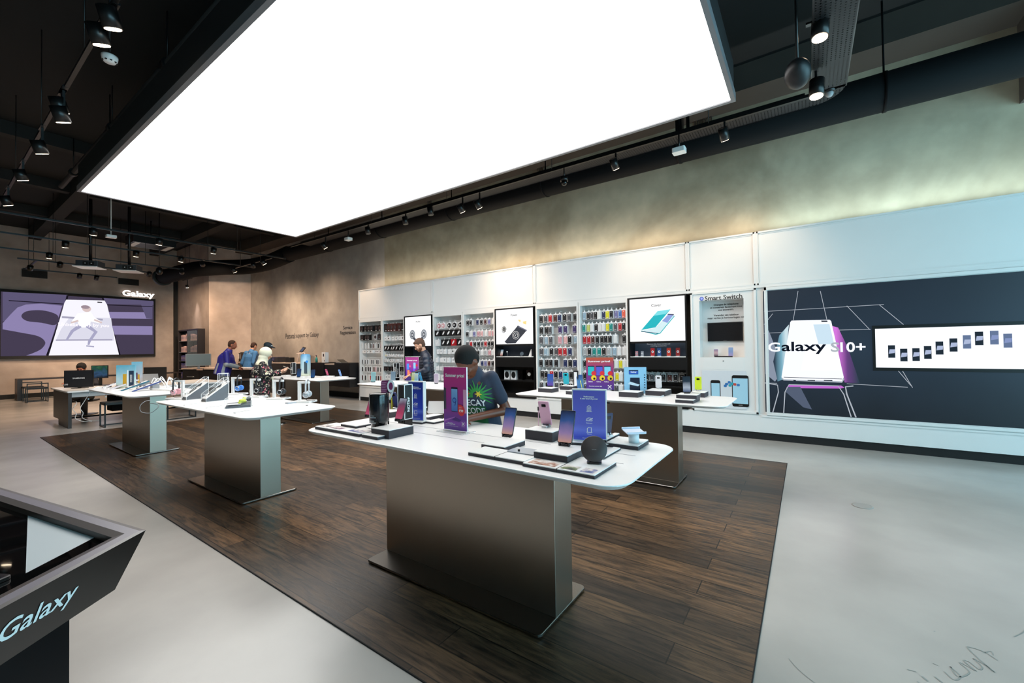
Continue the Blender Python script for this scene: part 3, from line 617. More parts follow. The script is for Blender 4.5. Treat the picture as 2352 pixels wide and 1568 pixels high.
def bay(y1, y0, where, rows, cols_w, plain_label):
    """open pegboard bay between y1 (left in the picture) and y0; rows = (z of the hook, kind, colour string, w, h)"""
    yc = (y0 + y1) / 2; w = (y1 - y0) / 2
    o = thing('pegboard_bay', plain_label, 'shelving', (CX, yc, .40), EAST)
    D = WALLX - CX
    MB().box(-w, w, D - .05, D - .01, 0, 2.005).build('back_panel', white, o)
    MB().box(-w, -w + .035, 0, D - .05, 0, 2.005).build('side_panel', white, o); MB().box(w - .035, w, 0, D - .05, 0, 2.005).build('side_panel', white, o)
    MB().box(-w + .035, w - .035, 0, D - .05, 1.93, 2.005).build('top_panel', white, o)
    MB().box(-w + .035, w - .035, -.012, D - .05, 0, .025).build('bottom_shelf', white, o)
    hk = 0
    for ri, (z, kind, cs, pw, ph) in enumerate(rows):
        n = len(cs); sp = (2 * w - .10) / n
        m = MB().box(-w + .04, w - .04, D - .066, D - .05, z - .40 + .0, z - .40 + .03)
        for k in range(n):
            x = -w + .05 + sp * (k + .5)
            if cs[k] != '.': m.cyl((x, D - .06, z - .385), (x, D - .25, z - .378), .0035, n=6)
            else: m.cyl((x, D - .06, z - .385), (x, D - .18, z - .378), .0035, n=6)
        m.build('hook_rail', whitepl, o)
        for k in range(n):
            if cs[k] == '.': continue
            x = -w + .05 + sp * (k + .5) + random.uniform(-.004, .004)
            nm_, des, cat = NMK[kind]; col = CN[cs[k]]
            oo = bpy.data.objects.new(nm_, pack_mesh(kind, cs[k], pw, ph)); COL.objects.link(oo)
            oo.location = (CX + D - .225 + random.uniform(-.03, .02), yc - x, z - .03); oo.rotation_euler = (0, 0, EAST + random.uniform(-.08, .08))
            dd = des if kind in ('small',) else col + ' ' + des
            tag(oo, '%s, %s in the %s row of the %s' % (dd, ORD[k], ORD[ri], where), cat, '%s hanging in the %s' % ({'case': 'phone cases', 'box': 'accessory boxes', 'headset': 'headphone boxes', 'round': 'charging pads', 'small': 'small packs', 'strap': 'straps'}[kind], where))
    return o
def Z(v, u): return zrow(v, u)
# bay left of the audio screen (two), u ~ 848 and 901
bay(11.02, 9.95, 'far left bay', [(Z(747, 848), 'headset', 'KKKKKK', .15, .17), (Z(767, 848), 'headset', 'KKK.sK', .15, .16), (Z(786, 848), 'strap', 'wwwKnwKp', .05, .16), (Z(802, 848), 'small', 'wkkkwkkk', .08, .08), (Z(822, 848), 'strap', 'kgkgkgkg', .04, .15),
     (Z(838, 848), 'strap', 'kkkknpkg', .07, .16), (Z(857, 848), 'strap', 'nkwrrnkr', .075, .17), (Z(884, 848), 'small', 'kkkrrr', .1, .05)], 0, 'far left white pegboard bay at the end of the shelf wall')
bay(9.94, 8.99, 'second bay', [(Z(742, 901), 'headset', 'KnnnnK', .145, .22), (Z(771, 901), 'small', 'sksksk', .11, .11), (Z(791, 901), 'box', 'KKKKKKK', .12, .15), (Z(811, 901), 'small', 'ykwwwwww', .08, .06), (Z(822, 901), 'small', 'kwksswss', .07, .07), (Z(838, 901), 'headset', 'KKKKKKK', .12, .13),
     (Z(857, 901), 'small', 'sswswss', .1, .14), (Z(880, 901), 'small', 'wkwkkw', .1, .06)], 0, 'white pegboard bay just left of the earphone screen')
bay(7.89, 6.87, 'third bay', [(Z(739, 1028), 'round', 'pPkkk', .13, .15), (Z(756, 1028), 'box', 'kKKKK', .17, .15), (Z(777, 1028), 'box', 'wKKrK', .17, .16), (Z(799, 1028), 'small', 'wswwkww', .1, .12), (Z(818, 1028), 'small', 'wwswsww', .1, .12), (Z(838, 1028), 'small', 'wwkwwkw', .1, .1),
     (Z(857, 1028), 'small', 'wswsw', .12, .14), (Z(877, 1028), 'small', 'wwkwkw', .1, .1)], 0, 'white pegboard bay right of the bearded man')
bay(6.86, 5.88, 'fourth bay', [(Z(731, 1098), 'case', 'kk.bknLw', .08, .15), (Z(757, 1098), 'case', 'kwLpPwPp', .085, .15), (Z(780, 1098), 'case', 'grkkgrkk', .085, .15), (Z(800, 1098), 'case', 'wwskwspw', .085, .14), (Z(823, 1098), 'case', 'wkwwbLnk', .085, .15), (Z(846, 1098), 'case', 'wkwwswwp', .085, .15),
     (Z(869, 1098), 'case', 'kkgkwkgw', .085, .15), (Z(890, 1098), 'small', 'kkwkwk', .1, .06)], 0, 'white pegboard bay left of the Power screen')
bay(4.77, 3.76, 'fifth bay', [(Z(719, 1280), 'case', 'kgrnbkgk', .092, .18), (Z(745, 1280), 'case', 'kkg.uu.u', .092, .18), (Z(768, 1280), 'case', 'glg.pPkl', .092, .18), (Z(794, 1280), 'case', 'glkgrrb.', .092, .18), (Z(820, 1280), 'case', 'kkkk.bkb', .092, .18), (Z(846, 1280), 'case', 'kkrkbnk.', .092, .18),
     (Z(872, 1280), 'case', 'gkrgkkk.', .092, .18), (Z(908, 1280), 'small', 'kskspP', .12, .07)], 0, 'white pegboard bay right of the Power screen')
bay(3.75, 2.74, 'sixth bay', [(Z(711, 1385), 'case', 'lkgkwbykLBo', .078, .172), (Z(739, 1385), 'case', 'tmwkwwytgrk', .078, .172), (Z(766, 1385), 'case', 'rrnkkkkw.k', .085, .175), (Z(793, 1385), 'case', 'skttkslww', .085, .175), (Z(821, 1385), 'case', 'kotkgkwkwyw', .078, .172), (Z(849, 1385), 'case', 'kwktkwbwywk', .078, .172),
     (Z(876, 1385), 'case', 'gkwktwwkgwk', .078, .172), (Z(903, 1385), 'case', 'wkgnkgw', .09, .1)], 0, 'white pegboard bay left of the Cover screen')

def tower(y1, y0, title, lab, art, shelf_art=None):
    yc = (y0 + y1) / 2; w = (y1 - y0) / 2 - .01; D = WALLX - CX
    o = thing('display_tower', lab, 'display', (CX, yc, .40), EAST)
    b = MB()
    b.box(-w, -w + .024, -.02, D, 0, 2.0).box(w - .024, w, -.02, D, 0, 2.0).box(-w + .024, w - .024, -.02, D, 1.974, 2.0).box(-w + .024, w - .024, D - .03, D, 0, 1.974)
    b.box(-w + .024, w - .024, -.02, D - .03, 0, .10).box(-w + .024, w - .024, -.02, D - .03, .68, .90).box(-w + .024, w - .024, -.02, D - .03, .36, .385).build('frame', mat('tower_black', '#0b0b0c', .35), o)
    zs0 = 1.20
    MB().box(-w + .024, w - .024, -.005, .05, zs0 - .045, zs0 - .01).build('crossbar', mat('tower_black', '#0b0b0c', .35), o)
    MB().box(-w + .025, w - .025, .0, .04, zs0 - .009, 1.973).build('screen', emis('light_box_white', '#ffffff', 1.15), o)
    MB().box(-w + .025, w - .025, -.015, D - .03, .90, .912).build('glass_shelf', whitepl, o)
    MB().box(-w + .025, w - .025, D - .05, D - .031, .912, zs0 - .046).build('niche_back', shelf_art or mat('niche_dark', '#1c222c', .3), o)
    text(title, mat('ink_grey', '#4a4a4c', .5), o, 0, 1.84, -.002, h=.05, bold=.01, name='title')
    art(o, w); return o, yc, w
def earphone_art(o, w):
    for x in (-.22, .22):
        s = MB()
        s.flat(circ(x, 1.50, .105, 28, .125), -.0015, 0); s.flat(circ(x, 1.50, .082, 28, .10), -.002, 1); s.flat(circ(x * 1.0, 1.49, .055, 24, .065), -.0025, 2)
        sg = 1 if x < 0 else -1
        s.flat([(x + sg * .05, 1.44), (x + sg * .11, 1.41), (x + sg * .17, 1.34), (x + sg * .13, 1.31), (x + sg * .02, 1.38)], -.003, 2); s.flat(circ(x, 1.49, .03, 16), -.0035, 3)
        s.build('earphone_picture', [mat('ear1', '#9297a3', .4), mat('ear2', '#d3d6dd', .4), mat('ear3', '#565b68', .4), mat('ear4', '#e8eaee', .4)], o)
def power_art(o, w):
    s = MB()
    s.flat([(-.27, 1.245), (.10, 1.60), (.34, 1.49), (.03, 1.205), (-.21, 1.205)], -.0015, 0)
    s.flat([(.12, 1.585), (.34, 1.49), (.335, 1.47), (.11, 1.565)], -.002, 3)
    for r_, k, y in ((.092, 1, -.0025), (.083, 0, -.003), (.06, 1, -.0035), (.05, 0, -.004)): s.flat(circ(.04, 1.385, r_, 28), y, k)
    s.flat([(.035, 1.365), (.06, 1.41), (.045, 1.41), (.02, 1.36)], -.0045, 1)
    s.flat(circ(-.28, 1.535, .062, 24), -.002, 2); s.flat(circ(-.28, 1.535, .05, 24), -.0025, 1); s.flat(circ(-.28, 1.535, .04, 24), -.003, 2); s.flat(circ(-.28, 1.535, .014, 12), -.0035, 1)
    s.band([(-.34, 1.48), (-.29, 1.45), (-.23, 1.49)], .012, -.002, 0)
    for p in ([(.1, 1.73), (.18, 1.72), (.17, 1.67), (.14, 1.68)], [(.23, 1.68), (.33, 1.69), (.32, 1.61), (.24, 1.64)]): s.flat(p, -.002, 4)
    s.build('power_bank_picture', [mat('pb1', '#343844', .4), mat('pb2', '#e9ebee', .4), mat('pb3', '#17181b', .4), mat('pb4', '#6d6f86', .4), mat('pb5', '#f3d58c', .4)], o)
def cover_art(o, w):
    s = MB()
    s.flat([(-.28, 1.40), (.02, 1.73), (.25, 1.75), (-.02, 1.44)], -.0015, 0); s.flat([(.02, 1.73), (.25, 1.75), (.16, 1.67), (-.05, 1.65)], -.0018, 3)
    s.flat([(-.28, 1.385), (-.02, 1.44), (.22, 1.67), (.31, 1.64), (.06, 1.325), (-.01, 1.30)], -.002, 1); s.flat([(.10, 1.55), (.21, 1.665), (.30, 1.655), (.19, 1.51)], -.0025, 2)
    s.band([(-.285, 1.385), (-.02, 1.315), (.06, 1.33), (.315, 1.63)], .014, -.003, 0); s.band([(-.28, 1.375), (.02, 1.33)], .010, -.0035, 4); s.flat([(.20, 1.672), (.305, 1.66), (.30, 1.64), (.195, 1.655)], -.003, 4)
    s.build('phone_cover_picture', [mat('cv1', '#12b8c4', .4), mat('cv2', '#dff2f7', .4), mat('cv3', '#93a4e4', .4), mat('cv4', '#7fe0ea', .4), mat('cv5', '#222a55', .4)], o)
tower(8.98, 7.90, 'Audio', 'black framed display tower with the Audio light box behind the bearded man', earphone_art)
to, tyc, tw = tower(5.87, 4.79, 'Power', 'black framed display tower with the Power light box', power_art)
co, cyc, cw = tower(2.73, 1.68, 'Cover', 'black framed display tower with the teal Cover light box', cover_art)
# contents of the Power tower
def on_shelf(y, z, x=0.12): return (CX + x, y, z)
def ww(u, v, x=.14): return atX(u, v, CX + x)
def small_phone(loc, rot, c1, c2, lab, group=None, w=.075, h=.155, lean=12, stops=None, name='smartphone', cat='phone', stand=True, back=False, emi=.6):
    """phone leaning back on a little stand; local -y is its front"""
    o = thing(name, lab, cat, loc, rot, group)
    M = Matrix.Translation((0, 0, .012)) @ Matrix.Rotation(math.radians(-lean), 4, 'X')
    b = MB(M); b.rings([[(x, y, z) for x, z in rrect(-w / 2 + i, w / 2 - i, i, h - i, .009)] for y, i in ((.004, .0015), (.002, 0), (-.002, 0), (-.004, .0015))], 0, True, False)
    bo = b.build('body', mat('phone_' + c1, c1, .25), o)
    if back:
        b = MB(M); b.rings([[(x, y, z) for x, z in rrect(-.016, .016, h - .038, h - .018, .004, 2)] for y in (-.004, -.0055)]); b.build('camera', glossblk, bo)
    else:
        g_ = grad('scr_' + '_'.join(c2) + '_%d' % (h * 100), [(i / (len(c2) - 1), c) for i, c in enumerate(c2)], 'Z', .01, h + .01, emit=emi, nz=.25, nsc=14)
        b = MB(M); b.flat(rrect(-w / 2 + .003, w / 2 - .003, .005, h - .005, .007), -.0045); b.build('screen', g_, bo)
    if stand:
        sg = -1 if back else 1; b = MB(); b.slab(-.02, .02, -.012 if sg > 0 else -.04, .04 if sg > 0 else .012, 0, .012, .006).box(-w * .36, -w * .26, -.014, .006, .0, .018).box(w * .26, w * .36, -.014, .006, .0, .018).box(-.006, .006, -.014, .006, 0, .014)
        b.M = M; b.box(-.012, .012, .005, .014, .0, h * .4) if sg > 0 else b.box(-.012, .012, .005, .014, .0, h * .4); b.build('holder', mat('holder_dark', '#1c1c20', .4) if not back else silver, o)
    return o
P = ww(1152, 849); small_phone((P.x, P.y, 1.312), EAST, '#101010', ('#e8907a', '#f7f7f7', '#6ab0d8'), 'small phone with a pink and white screen on the Power tower shelf', lean=18)
P = ww(1199, 855); o = thing('charging_disc', 'dark blue round charging disc on the Power tower shelf', 'charger', (P.x, P.y, 1.312), EAST)
MB().cyl((0, 0, 0), (0, 0, .012), .05, n=24).build('foot', black, o); MB(Matrix.Translation((0, .01, .055)) @ Matrix.Rotation(math.radians(75), 4, 'X')).cyl((0, 0, 0), (0, 0, .012), .048, n=28).build('pad', mat('disc_blue', '#28404f', .4), o)
P = ww(1165, 828); o = thing('earphones', 'white earphones on a small post inside the Power tower', 'earphones', (P.x, P.y, 1.312), EAST)
MB().cyl((0, 0, 0), (0, 0, .10), .003).cyl((0, 0, 0), (0, 0, .004), .02).build('post', silver, o); MB().ell((-.012, 0, .105), (.008, .008, .016)).ell((.012, 0, .105), (.008, .008, .016)).build('earbuds', whitepl, o)
P = ww(1219, 850); tag(MB().prism([(-.05, 0), (.03, 0), (.03, .16), (.02, .16)], -.01, .01).build('price_card', whitepl, loc=(P.x, P.y, 1.312), rotz=EAST), 'slanted white card at the right end of the Power tower shelf', 'card')
for k, (u, dsc) in enumerate(((1167, 'left'), (1182, 'right'))):
    P = ww(u, 890, .2); o = thing('headphone_box', 'white boxed headphones with black ring, %s of the pair low in the Power tower' % dsc, 'headphones', (P.x, P.y, .785), EAST)
    MB().box(-.075, .075, -.04, .04, 0, .21).build('carton', card, o); MB().rings([[(x, -.041, z) for x, z in circ(0, .105, .06, 20, .075)], [(x, -.05, z) for x, z in circ(0, .105, .05, 20, .062)]]).build('headphone_window', black, o)
P = ww(1198, 890, .2); tag(MB().box(-.055, .055, -.04, .04, 0, .22).box(-.03, .03, -.041, -.04, .12, .15).build('accessory_box', glossblk, loc=(P.x, P.y, .785), rotz=EAST), 'black accessory box right of the white headphone pair', 'box')
P = ww(1217, 882, .2); o = thing('charger_pad_pack', 'black pack with round white disc low in the Power tower', 'charger', (P.x, P.y, .785), EAST)
MB().box(-.08, .08, -.02, .02, 0, .22).build('carton', glossblk, o); MB().cyl((0, -.02, .13), (0, -.032, .13), .04, n=24).build('disc', whitepl, o)
# contents of the Cover tower: figures in the photo are replaced by plain upright cases and blocks
niche = mat('niche_blue', '#3b4757', .35)
for o_ in [c for c in co.children if c.name.startswith('niche_back')]: o_.data.materials[0] = niche
text('Discover the latest trends and\nmatching accessories', card, co, -.05, 1.12, WALLX - CX - .053, w=.42, name='niche_lettering')
for k, (u, c, nm_) in enumerate(((1463, '#c98b93', 'pink'), (1476, '#8b8f99', 'grey'), (1500, '#b3272c', 'red'), (1515, '#2c4f86', 'blue'), (1537, '#c23a2a', 'scarlet'), (1558, '#8e2a2c', 'dark red'))):
    P = ww(u, 845, .13); o = thing('phone_case', nm_ + ' phone case standing upright on the Cover tower shelf', 'phone case', (P.x, P.y, 1.312), EAST, 'upright cases in the Cover tower')
    h = .10 if k < 2 else .155; w_ = .05 if k < 2 else .07
    MB().rings([[(x, y, z) for x, z in rrect(-w_ / 2, w_ / 2, .01, h, .008)] for y in (.006, -.006)]).build('shell', mat('case_' + nm_.replace(' ', ''), c, .35), o)
    MB().flat(circ(0, h * .55, w_ * .3, 16), -.0065).flat(circ(0, h * .55, w_ * .15, 16), -.007, 1).build('pattern', [card, mat('case_dot', '#1f355f', .4)], o); MB().slab(-.03, .03, -.02, .02, 0, .01, .004).build('foot', acryledge, o)
for k, (u, c) in enumerate(((1487, 'k'), (1499, 'g'), (1512, 'w'), (1525, 'k'), (1540, 'n'), (1553, 'k'), (1567, 'k'))):
    P = ww(u, 890, .2); oo = bpy.data.objects.new('phone_case', pack_mesh('case', c, .085, .15)); COL.objects.link(oo); oo.location = (P.x, P.y, 1.0); oo.rotation_euler = (0, 0, EAST)
    tag(oo, CN[c] + ' carded phone case, %s in the bottom niche of the Cover tower' % ORD[k], 'phone case', 'cases in the bottom niche of the Cover tower')
MB().box(-cw + .06, cw - .06, .22, .24, .60, .62).build('hook_rail', whitepl, co)

# ---- Smart Switch station
def wlocal(o, u, v, X):
    q = atX(u, v, X); return (o.location.y - q.y, q.z - o.location.z)
o = thing('switch_station', 'white Smart Switch wall unit with niche, small screen and drawer', 'display', (CX, 1.13, .40), EAST)
w = .49; D = WALLX - CX
nx0, nz1 = wlocal(o, 1606, 700, CX); nx1, nz0 = wlocal(o, 1711, 841, CX)
nz1 = 1.86; nz0 = .90
m = MB(); m.box(-w, nx0, 0, D - .02, 0, 2.0).box(nx1, w, 0, D - .02, 0, 2.0).box(nx0, nx1, 0, D - .02, nz1, 2.0).box(nx0, nx1, 0, D - .02, 0, nz0).box(nx0, nx1, D - .06, D - .02, nz0, nz1)
m.box(-w, -w + .03, -.02, 0, 0, 2.0).box(w - .03, w, -.02, 0, 0, 2.0).box(-w, w, -.02, 0, 1.975, 2.0).box(-w, w, -.02, 0, 0, .03); m.build('cabinet', white, o)
q = wlocal(o, 1661, 687, CX); text('Smart Switch', black, o, q[0] + .0, 1.925 - .03, -.003, w=.56, h=.075, bold=.012, name='title')
MB().flat(circ(q[0] - .33, 1.895, .033, 20), -.003).flat(circ(q[0] - .33, 1.895, .018, 16), -.0035, 1).build('switch_logo', [mat('logo_blue', '#4d63c8', .4), mat('logo_pale', '#aab6ee', .4)], o)
text('Changez de téléphone\net conservez facilement tous\nvos souvenirs.\n\nVerander van telefoon\nmaar verlies je herinneringen niet.', black, o, 0.02, 1.68, D - .063, w=.58, h=.27, bold=.012, name='message')
MB().box(-.27, .27, D - .10, D - .065, 1.17, 1.49).build('monitor_bezel', black, o); MB().box(-.255, .255, D - .102, D - .1, 1.185, 1.475).build('monitor_screen', mat('screen_off', '#1b1b1e', .15), o)
text('SAMSUNG', silver, o, 0, 1.177, D - .1015, w=.05, name='monitor_logo')
MB().box(nx0 + .02, nx1 - .02, -.004, .02, .70, .87).build('drawer', white, o); MB().cyl((0, -.004, .84), (0, -.012, .84), .008).build('lock', black, o)
m = MB().box(nx0 + .02, nx1 + .01, -.012, -.003, .06, .68); m.build('phone_poster', mat('poster_pale', '#d7dbe0', .3), o)
m = MB(); xa = nx0 + .02
for (x0, x1, z0, z1) in ((-.20, -.05, .12, .52), (.12, .36, .10, .61)):
    m.flat(rrect(x0, x1, z0, z1, .03), -.0125, 0); m.flat([(x0 + .012, z0 + .05), (x1 - .012, z0 + .05), (x1 - .012, z1 - .05), (x0 + .012, z1 - .05)], -.013, 1); m.flat(rrect((x0 + x1) / 2 - .03, (x0 + x1) / 2 + .03, z0 + .018, z0 + .036, .008, 2), -.013, 2)
for (x, z, k) in ((.02, .44, 3), (.07, .42, 4), (.06, .47, 3), (.10, .45, 4), (.14, .44, 5), (.19, .43, 3), (.0, .41, 3)): m.flat(rrect(x, x + .045, z, z + .04, .01, 2), -.0135, k)
m.build('poster_picture', [black, mat('pp_blue', '#a8d3e6', .4), silver, mat('pp_b', '#3a78b8', .4), mat('pp_t', '#2aa6b8', .4), mat('pp_r', '#d34a3a', .4)], o)
for u, c, lab in ((1645, ('#2c2c4a', '#e9c9d0', '#8878a8'), 'small dark phone with a flower screen in the Smart Switch niche'), (1679, ('#c9b6ea', '#9ab6ec', '#a5c9f2'), 'pale blue and lilac phone in the Smart Switch niche')):
    P = atX(u, 838, CX + .14); small_phone((P.x, P.y, 1.30), EAST, '#d9d9e6', c, lab, w=.075 if u > 1650 else .07, h=.155 if u > 1650 else .125, lean=6)
P = atX(1662, 839, CX + .14); tag(MB().box(-.13, .13, -.01, .01, 0, .018).build('link_bar', black, loc=(P.x, P.y, 1.30), rotz=EAST), 'black connecting bar between the two phones in the niche', 'cable')

# ---- big poster wall
o = thing('galaxy_poster', 'huge dark blue Galaxy S10+ light-box poster with a glowing phone', 'poster', (CX, -2.6, .40), EAST)
w = 3.13
fm = MB().box(-w, w, .0, WALLX - CX - .02, .02, 1.96); fm.box(-w, -w + .03, -.02, 0, 0, 2.0).box(-w, w, -.02, 0, 1.955, 2.0).box(-w, w, -.025, 0, 0, .035).box(-w + .03, -w + .045, -.01, 0, .035, 1.955); fm.build('frame', white, o)
def pl(u, v): return wlocal(o, u, v, CX - .004)
x0, z1 = pl(1752, 669); z0 = pl(1758, 949)[1]
navy = grad('poster_navy', [(0, '#17202b'), (.5, '#2b3c4f'), (1, '#222f3e')], 'Z', 0, 2.0, emit=.75, nz=.4, nsc=.9)
MB().box(x0, w - .03, -.004, 0, .045, 1.945).build('print', navy, o)
PW = emis('pst_white', '#f2f6ff', 1.1); PLn = emis('pst_line', '#c9d2dd', .75); PB = emis('pst_cyan', '#8fc8dd', .9); PP = emis('pst_magenta', '#c46ad0', 1.0); PD = emis('pst_dark', '#1b222d', .8); PG = emis('pst_grey', '#9aa6ba', .8); PG2 = emis('pst_grey2', '#5f6b82', .8)
s = MB()
def B_(pts, wd, y=-.005, m=0, w2=None): s.band([pl(*p) for p in pts], wd, y, m, w2)
def F_(pts, y, m): s.flat([pl(*p) for p in pts], y, m)
for pts in ([(1754, 765), (1808, 763)], [(1917, 758), (2000, 756)], [(1755, 715), (1830, 711), (2030, 699)], [(1833, 668), (1822, 735)], [(1884, 668), (1899, 733)], [(1945, 702), (1998, 757)], [(2020, 700), (2075, 745)], [(1757, 879), (1785, 880)],
            [(1945, 881), (2085, 889)], [(2062, 850), (2092, 885)], [(2072, 850), (2096, 890)], [(1775, 720), (1755, 745)]): B_(pts, .007, -.005, 1)
F_([(1756, 745), (1766, 760), (1782, 800), (1792, 860), (1780, 876), (1758, 858)], -.0055, 4)       # pale letter shape at the left
F_([(1806, 890), (1812, 884), (1932, 885), (1940, 890), (1930, 892), (1815, 891)], -.006, 3)
F_([(1808, 888), (1838, 888), (1865, 940), (1845, 935), (1805, 900)], -.0062, 5)
B_([(1800, 948), (1803, 900), (1812, 883), (1925, 886), (1938, 905), (1955, 957)], .013, -.0063, 1); B_([(1775, 947), (1788, 900), (1786, 884), (1757, 879)], .013, -.0063, 1); B_([(1966, 958), (1945, 905), (1942, 888), (1960, 886)], .016, -.0063, 1)
F_([(1815, 740), (1818, 736), (1905, 734), (1909, 737), (1938, 866), (1934, 876), (1800, 872), (1795, 866)], -.0068, 0)
B_([(1796, 868), (1800, 872), (1934, 877), (1938, 869)], .02, -.0072, 1); B_([(1800, 866), (1934, 870)], .008, -.0075, 6)
F_([(1886, 736), (1900, 736), (1901, 739), (1887, 739)], -.0075, 6)
for a, b2 in ((1822, 1828), (1855, 1872), (1892, 1912)): F_([(a, 872), (b2, 872.6), (b2, 875), (a, 874)], -.0078, 6)
s.build('picture', [PW, PLn, PB, PP, PG, PG2, PD], o)
gx0 = pl(1925, 800)[0]; gl = MB(); gl.flat([pl(1910, 748), pl(1925, 752), pl(1948, 800), pl(1975, 880), pl(1940, 878), pl(1922, 800)], -.0058)
gl.build('magenta_glow', grad('mag_glow', [(0, '#e07ae8'), (.5, '#6a3f84'), (1, '#2b3c4f')], 'X', gx0 - .02, gx0 + .22, emit=.9), o)
gx1 = pl(1800, 800)[0]; gl = MB(); gl.flat([pl(1812, 745), pl(1800, 870), pl(1786, 876), pl(1776, 830), pl(1790, 770)], -.0058)
gl.build('cyan_glow', grad('cy_glow', [(0, '#2b3c4f'), (.6, '#7fb6cc'), (1, '#d8eef6')], 'X', gx1 - .12, gx1 + .03, emit=.9), o)
s = MB(); F_([(1868, 745), (1905, 744), (1916, 790), (1880, 790)], -.0072, 0); F_([(1850, 800), (1924, 800), (1932, 850), (1840, 850)], -.0073, 1); s.build('glow_on_phone', [emis('glow1', '#cfe7f6', 1.0), emis('glow2', '#ffffff', 1.1)], o)
a = pl(1764, 797); b2 = pl(1988, 797)
# the words run from white over the dark ground to dark over the bright phone
def letters(s_, u0, u1, v, h, m, y=-.0095):
    A = pl(u0, v); B = pl(u1, v); text(s_, m, o, (A[0] + B[0]) / 2, A[1], y, w=B[0] - A[0], h=h, bold=.02, name='poster_lettering')
letters('G', 1764, 1792, 797, .145, PW); letters('alaxy', 1795, 1898, 799, .19, emis('pst_ink', '#141c2a', .8)); letters('S', 1908, 1928, 797, .14, PLn); letters('10+', 1930, 1988, 797, .145, PW)
# long screen set into the poster
q = thing('wall_display', 'long narrow bright wall display showing a row of small phones', 'screen', (CX, -2.0, 1.433), EAST)
xl = -1.245; MB().box(xl, 2.6, -.035, -.006, -.315, .31).build('bezel', black, q); MB().box(xl + .03, 2.57, -.038, -.035, -.27, .265).build('display', emis('disp_white', '#f4f8ff', 1.15), q)
s = MB()
for k, (u, v, hh) in enumerate(((2048, 807, 27), (2076, 815, 26), (2104, 814, 26), (2131, 809, 27), (2158, 799, 28), (2190, 792, 28), (2221, 785, 28), (2249, 777, 29), (2284, 775, 30), (2315, 782, 29))):
    A = atX(u, v, CX - .04); x = q.location.y - A.y; z = A.z - q.location.z; hw, hz = .036, .085
    s.flat([(x - hw, z - hz), (x + hw, z - hz), (x + hw, z + hz), (x - hw, z + hz)], -.0385, 0 if k not in (6, 8, 9) else 2); s.flat([(x - .03, z - .03), (x + .03, z - .02), (x + .035, z + .03), (x - .02, z + .03)], -.039, 1 if k not in (8, 9) else 3)
s.build('phone_pictures', [emis('dp1', '#26333f', .9), emis('dp2', '#b9c6e6', .9), emis('dp3', '#6c7fa2', .9), emis('dp4', '#8fa0d0', .9)], q)
# ---------------------------------------------------------------- display tables
TZ = .918
def table(xc, yc, label, seams=False):
    o = thing('display_table', label, 'table', (xc, yc, .006))
    MB().slab(-.455, .455, -1.23, 1.23, TZ - .006 - .028, TZ - .006, .13, 10, 0, .030).build('tabletop', whitesolid, o)
    MB().box(-.1, .1, -.71, .71, .022, TZ - .036).build('column', steel, o, bevel=.003)
    MB().slab(-.275, .275, -.712, .712, .010, .022, .03, 5).build('base_plate', plate_m, o)
    MB().box(-.24, .24, -.67, .67, 0, .010).build('base_foot', blackm, o)
    if seams: MB().box(-.09, -.086, -1.1, 1.1, TZ - .0058, TZ - .0052).box(.09, .094, -1.1, 1.1, TZ - .0058, TZ - .0052).build('seam', mat('seam_grey', '#77777a', .5), o)
    return o
T1 = table(2.115, 1.855, 'front white display table on a brushed steel column, nearest the camera', True)
T2 = table(2.115, 5.235, 'white display table carrying the headphone stands')
T3 = table(2.115, 8.68, 'farthest white display table of the left row, with cables')
T4 = table(4.84, 1.86, 'white display table in front of the Cover screen')
T5 = table(4.86, 5.22, 'white display table in front of the bearded man')
T6 = table(4.95, 8.98, 'farthest white display table of the right row, before the service counter')
def under_lock(t, x, y, lab):
    o = MB().cyl((0, 0, 0), (0, 0, -.03), .022, n=16).build('cable_port', rail_m, t); o.location = (x, y, TZ - .036); return o
under_lock(T2, -.30, -.02, ''); under_lock(T4, -.30, -.0, '')

CHT = charcoal
tops = white
def platform(l, b_, r, h, lab, z=TZ, zt=None, top='#eeeeec', matb=None, group=None):
    """display block from three pixel corners of its top face (left, near, right); z = what it stands on"""
    zt = z + h
    L = atz(*l, zt); Bq = atz(*b_, zt); Rq = atz(*r, zt)
    x0 = Bq.x; x1 = max(Rq.x, x0 + .05); y0 = (Bq.y + Rq.y) / 2; y1 = L.y
    f = edge_factor(x1, y1, .0); x0, x1, y0, y1 = x0 * f, x1 * f, y0 * f, y1 * f
    o = thing('display_block', lab, 'display stand', ((x0 + x1) / 2, (y0 + y1) / 2, z), 0, group)
    hx, hy = (x1 - x0) / 2, (y1 - y0) / 2
    MB().box(-hx, hx, -hy, hy, 0, h - .004).build('block', matb or CHT, o)
    MB().slab(-hx, hx, -hy, hy, h - .004, h, .006, 3).build('top_panel', white, o)
    return o, hx, hy
def pictures(o, z, rects, cols):
    for (x0, x1, y0, y1), c in zip(rects, cols):
        m = grad('photo_' + c, [(0, '#2c2a30'), (.35, c), (.6, '#d9cfc8'), (1, '#f2efec')], 'X', x0 - .05, x1 + .05, nz=1.6, nsc=30); MB().add([(x0, y0, z), (x1, y0, z), (x1, y1, z), (x0, y1, z)], [(0, 1, 2, 3)]).build('printed_picture', m, o)

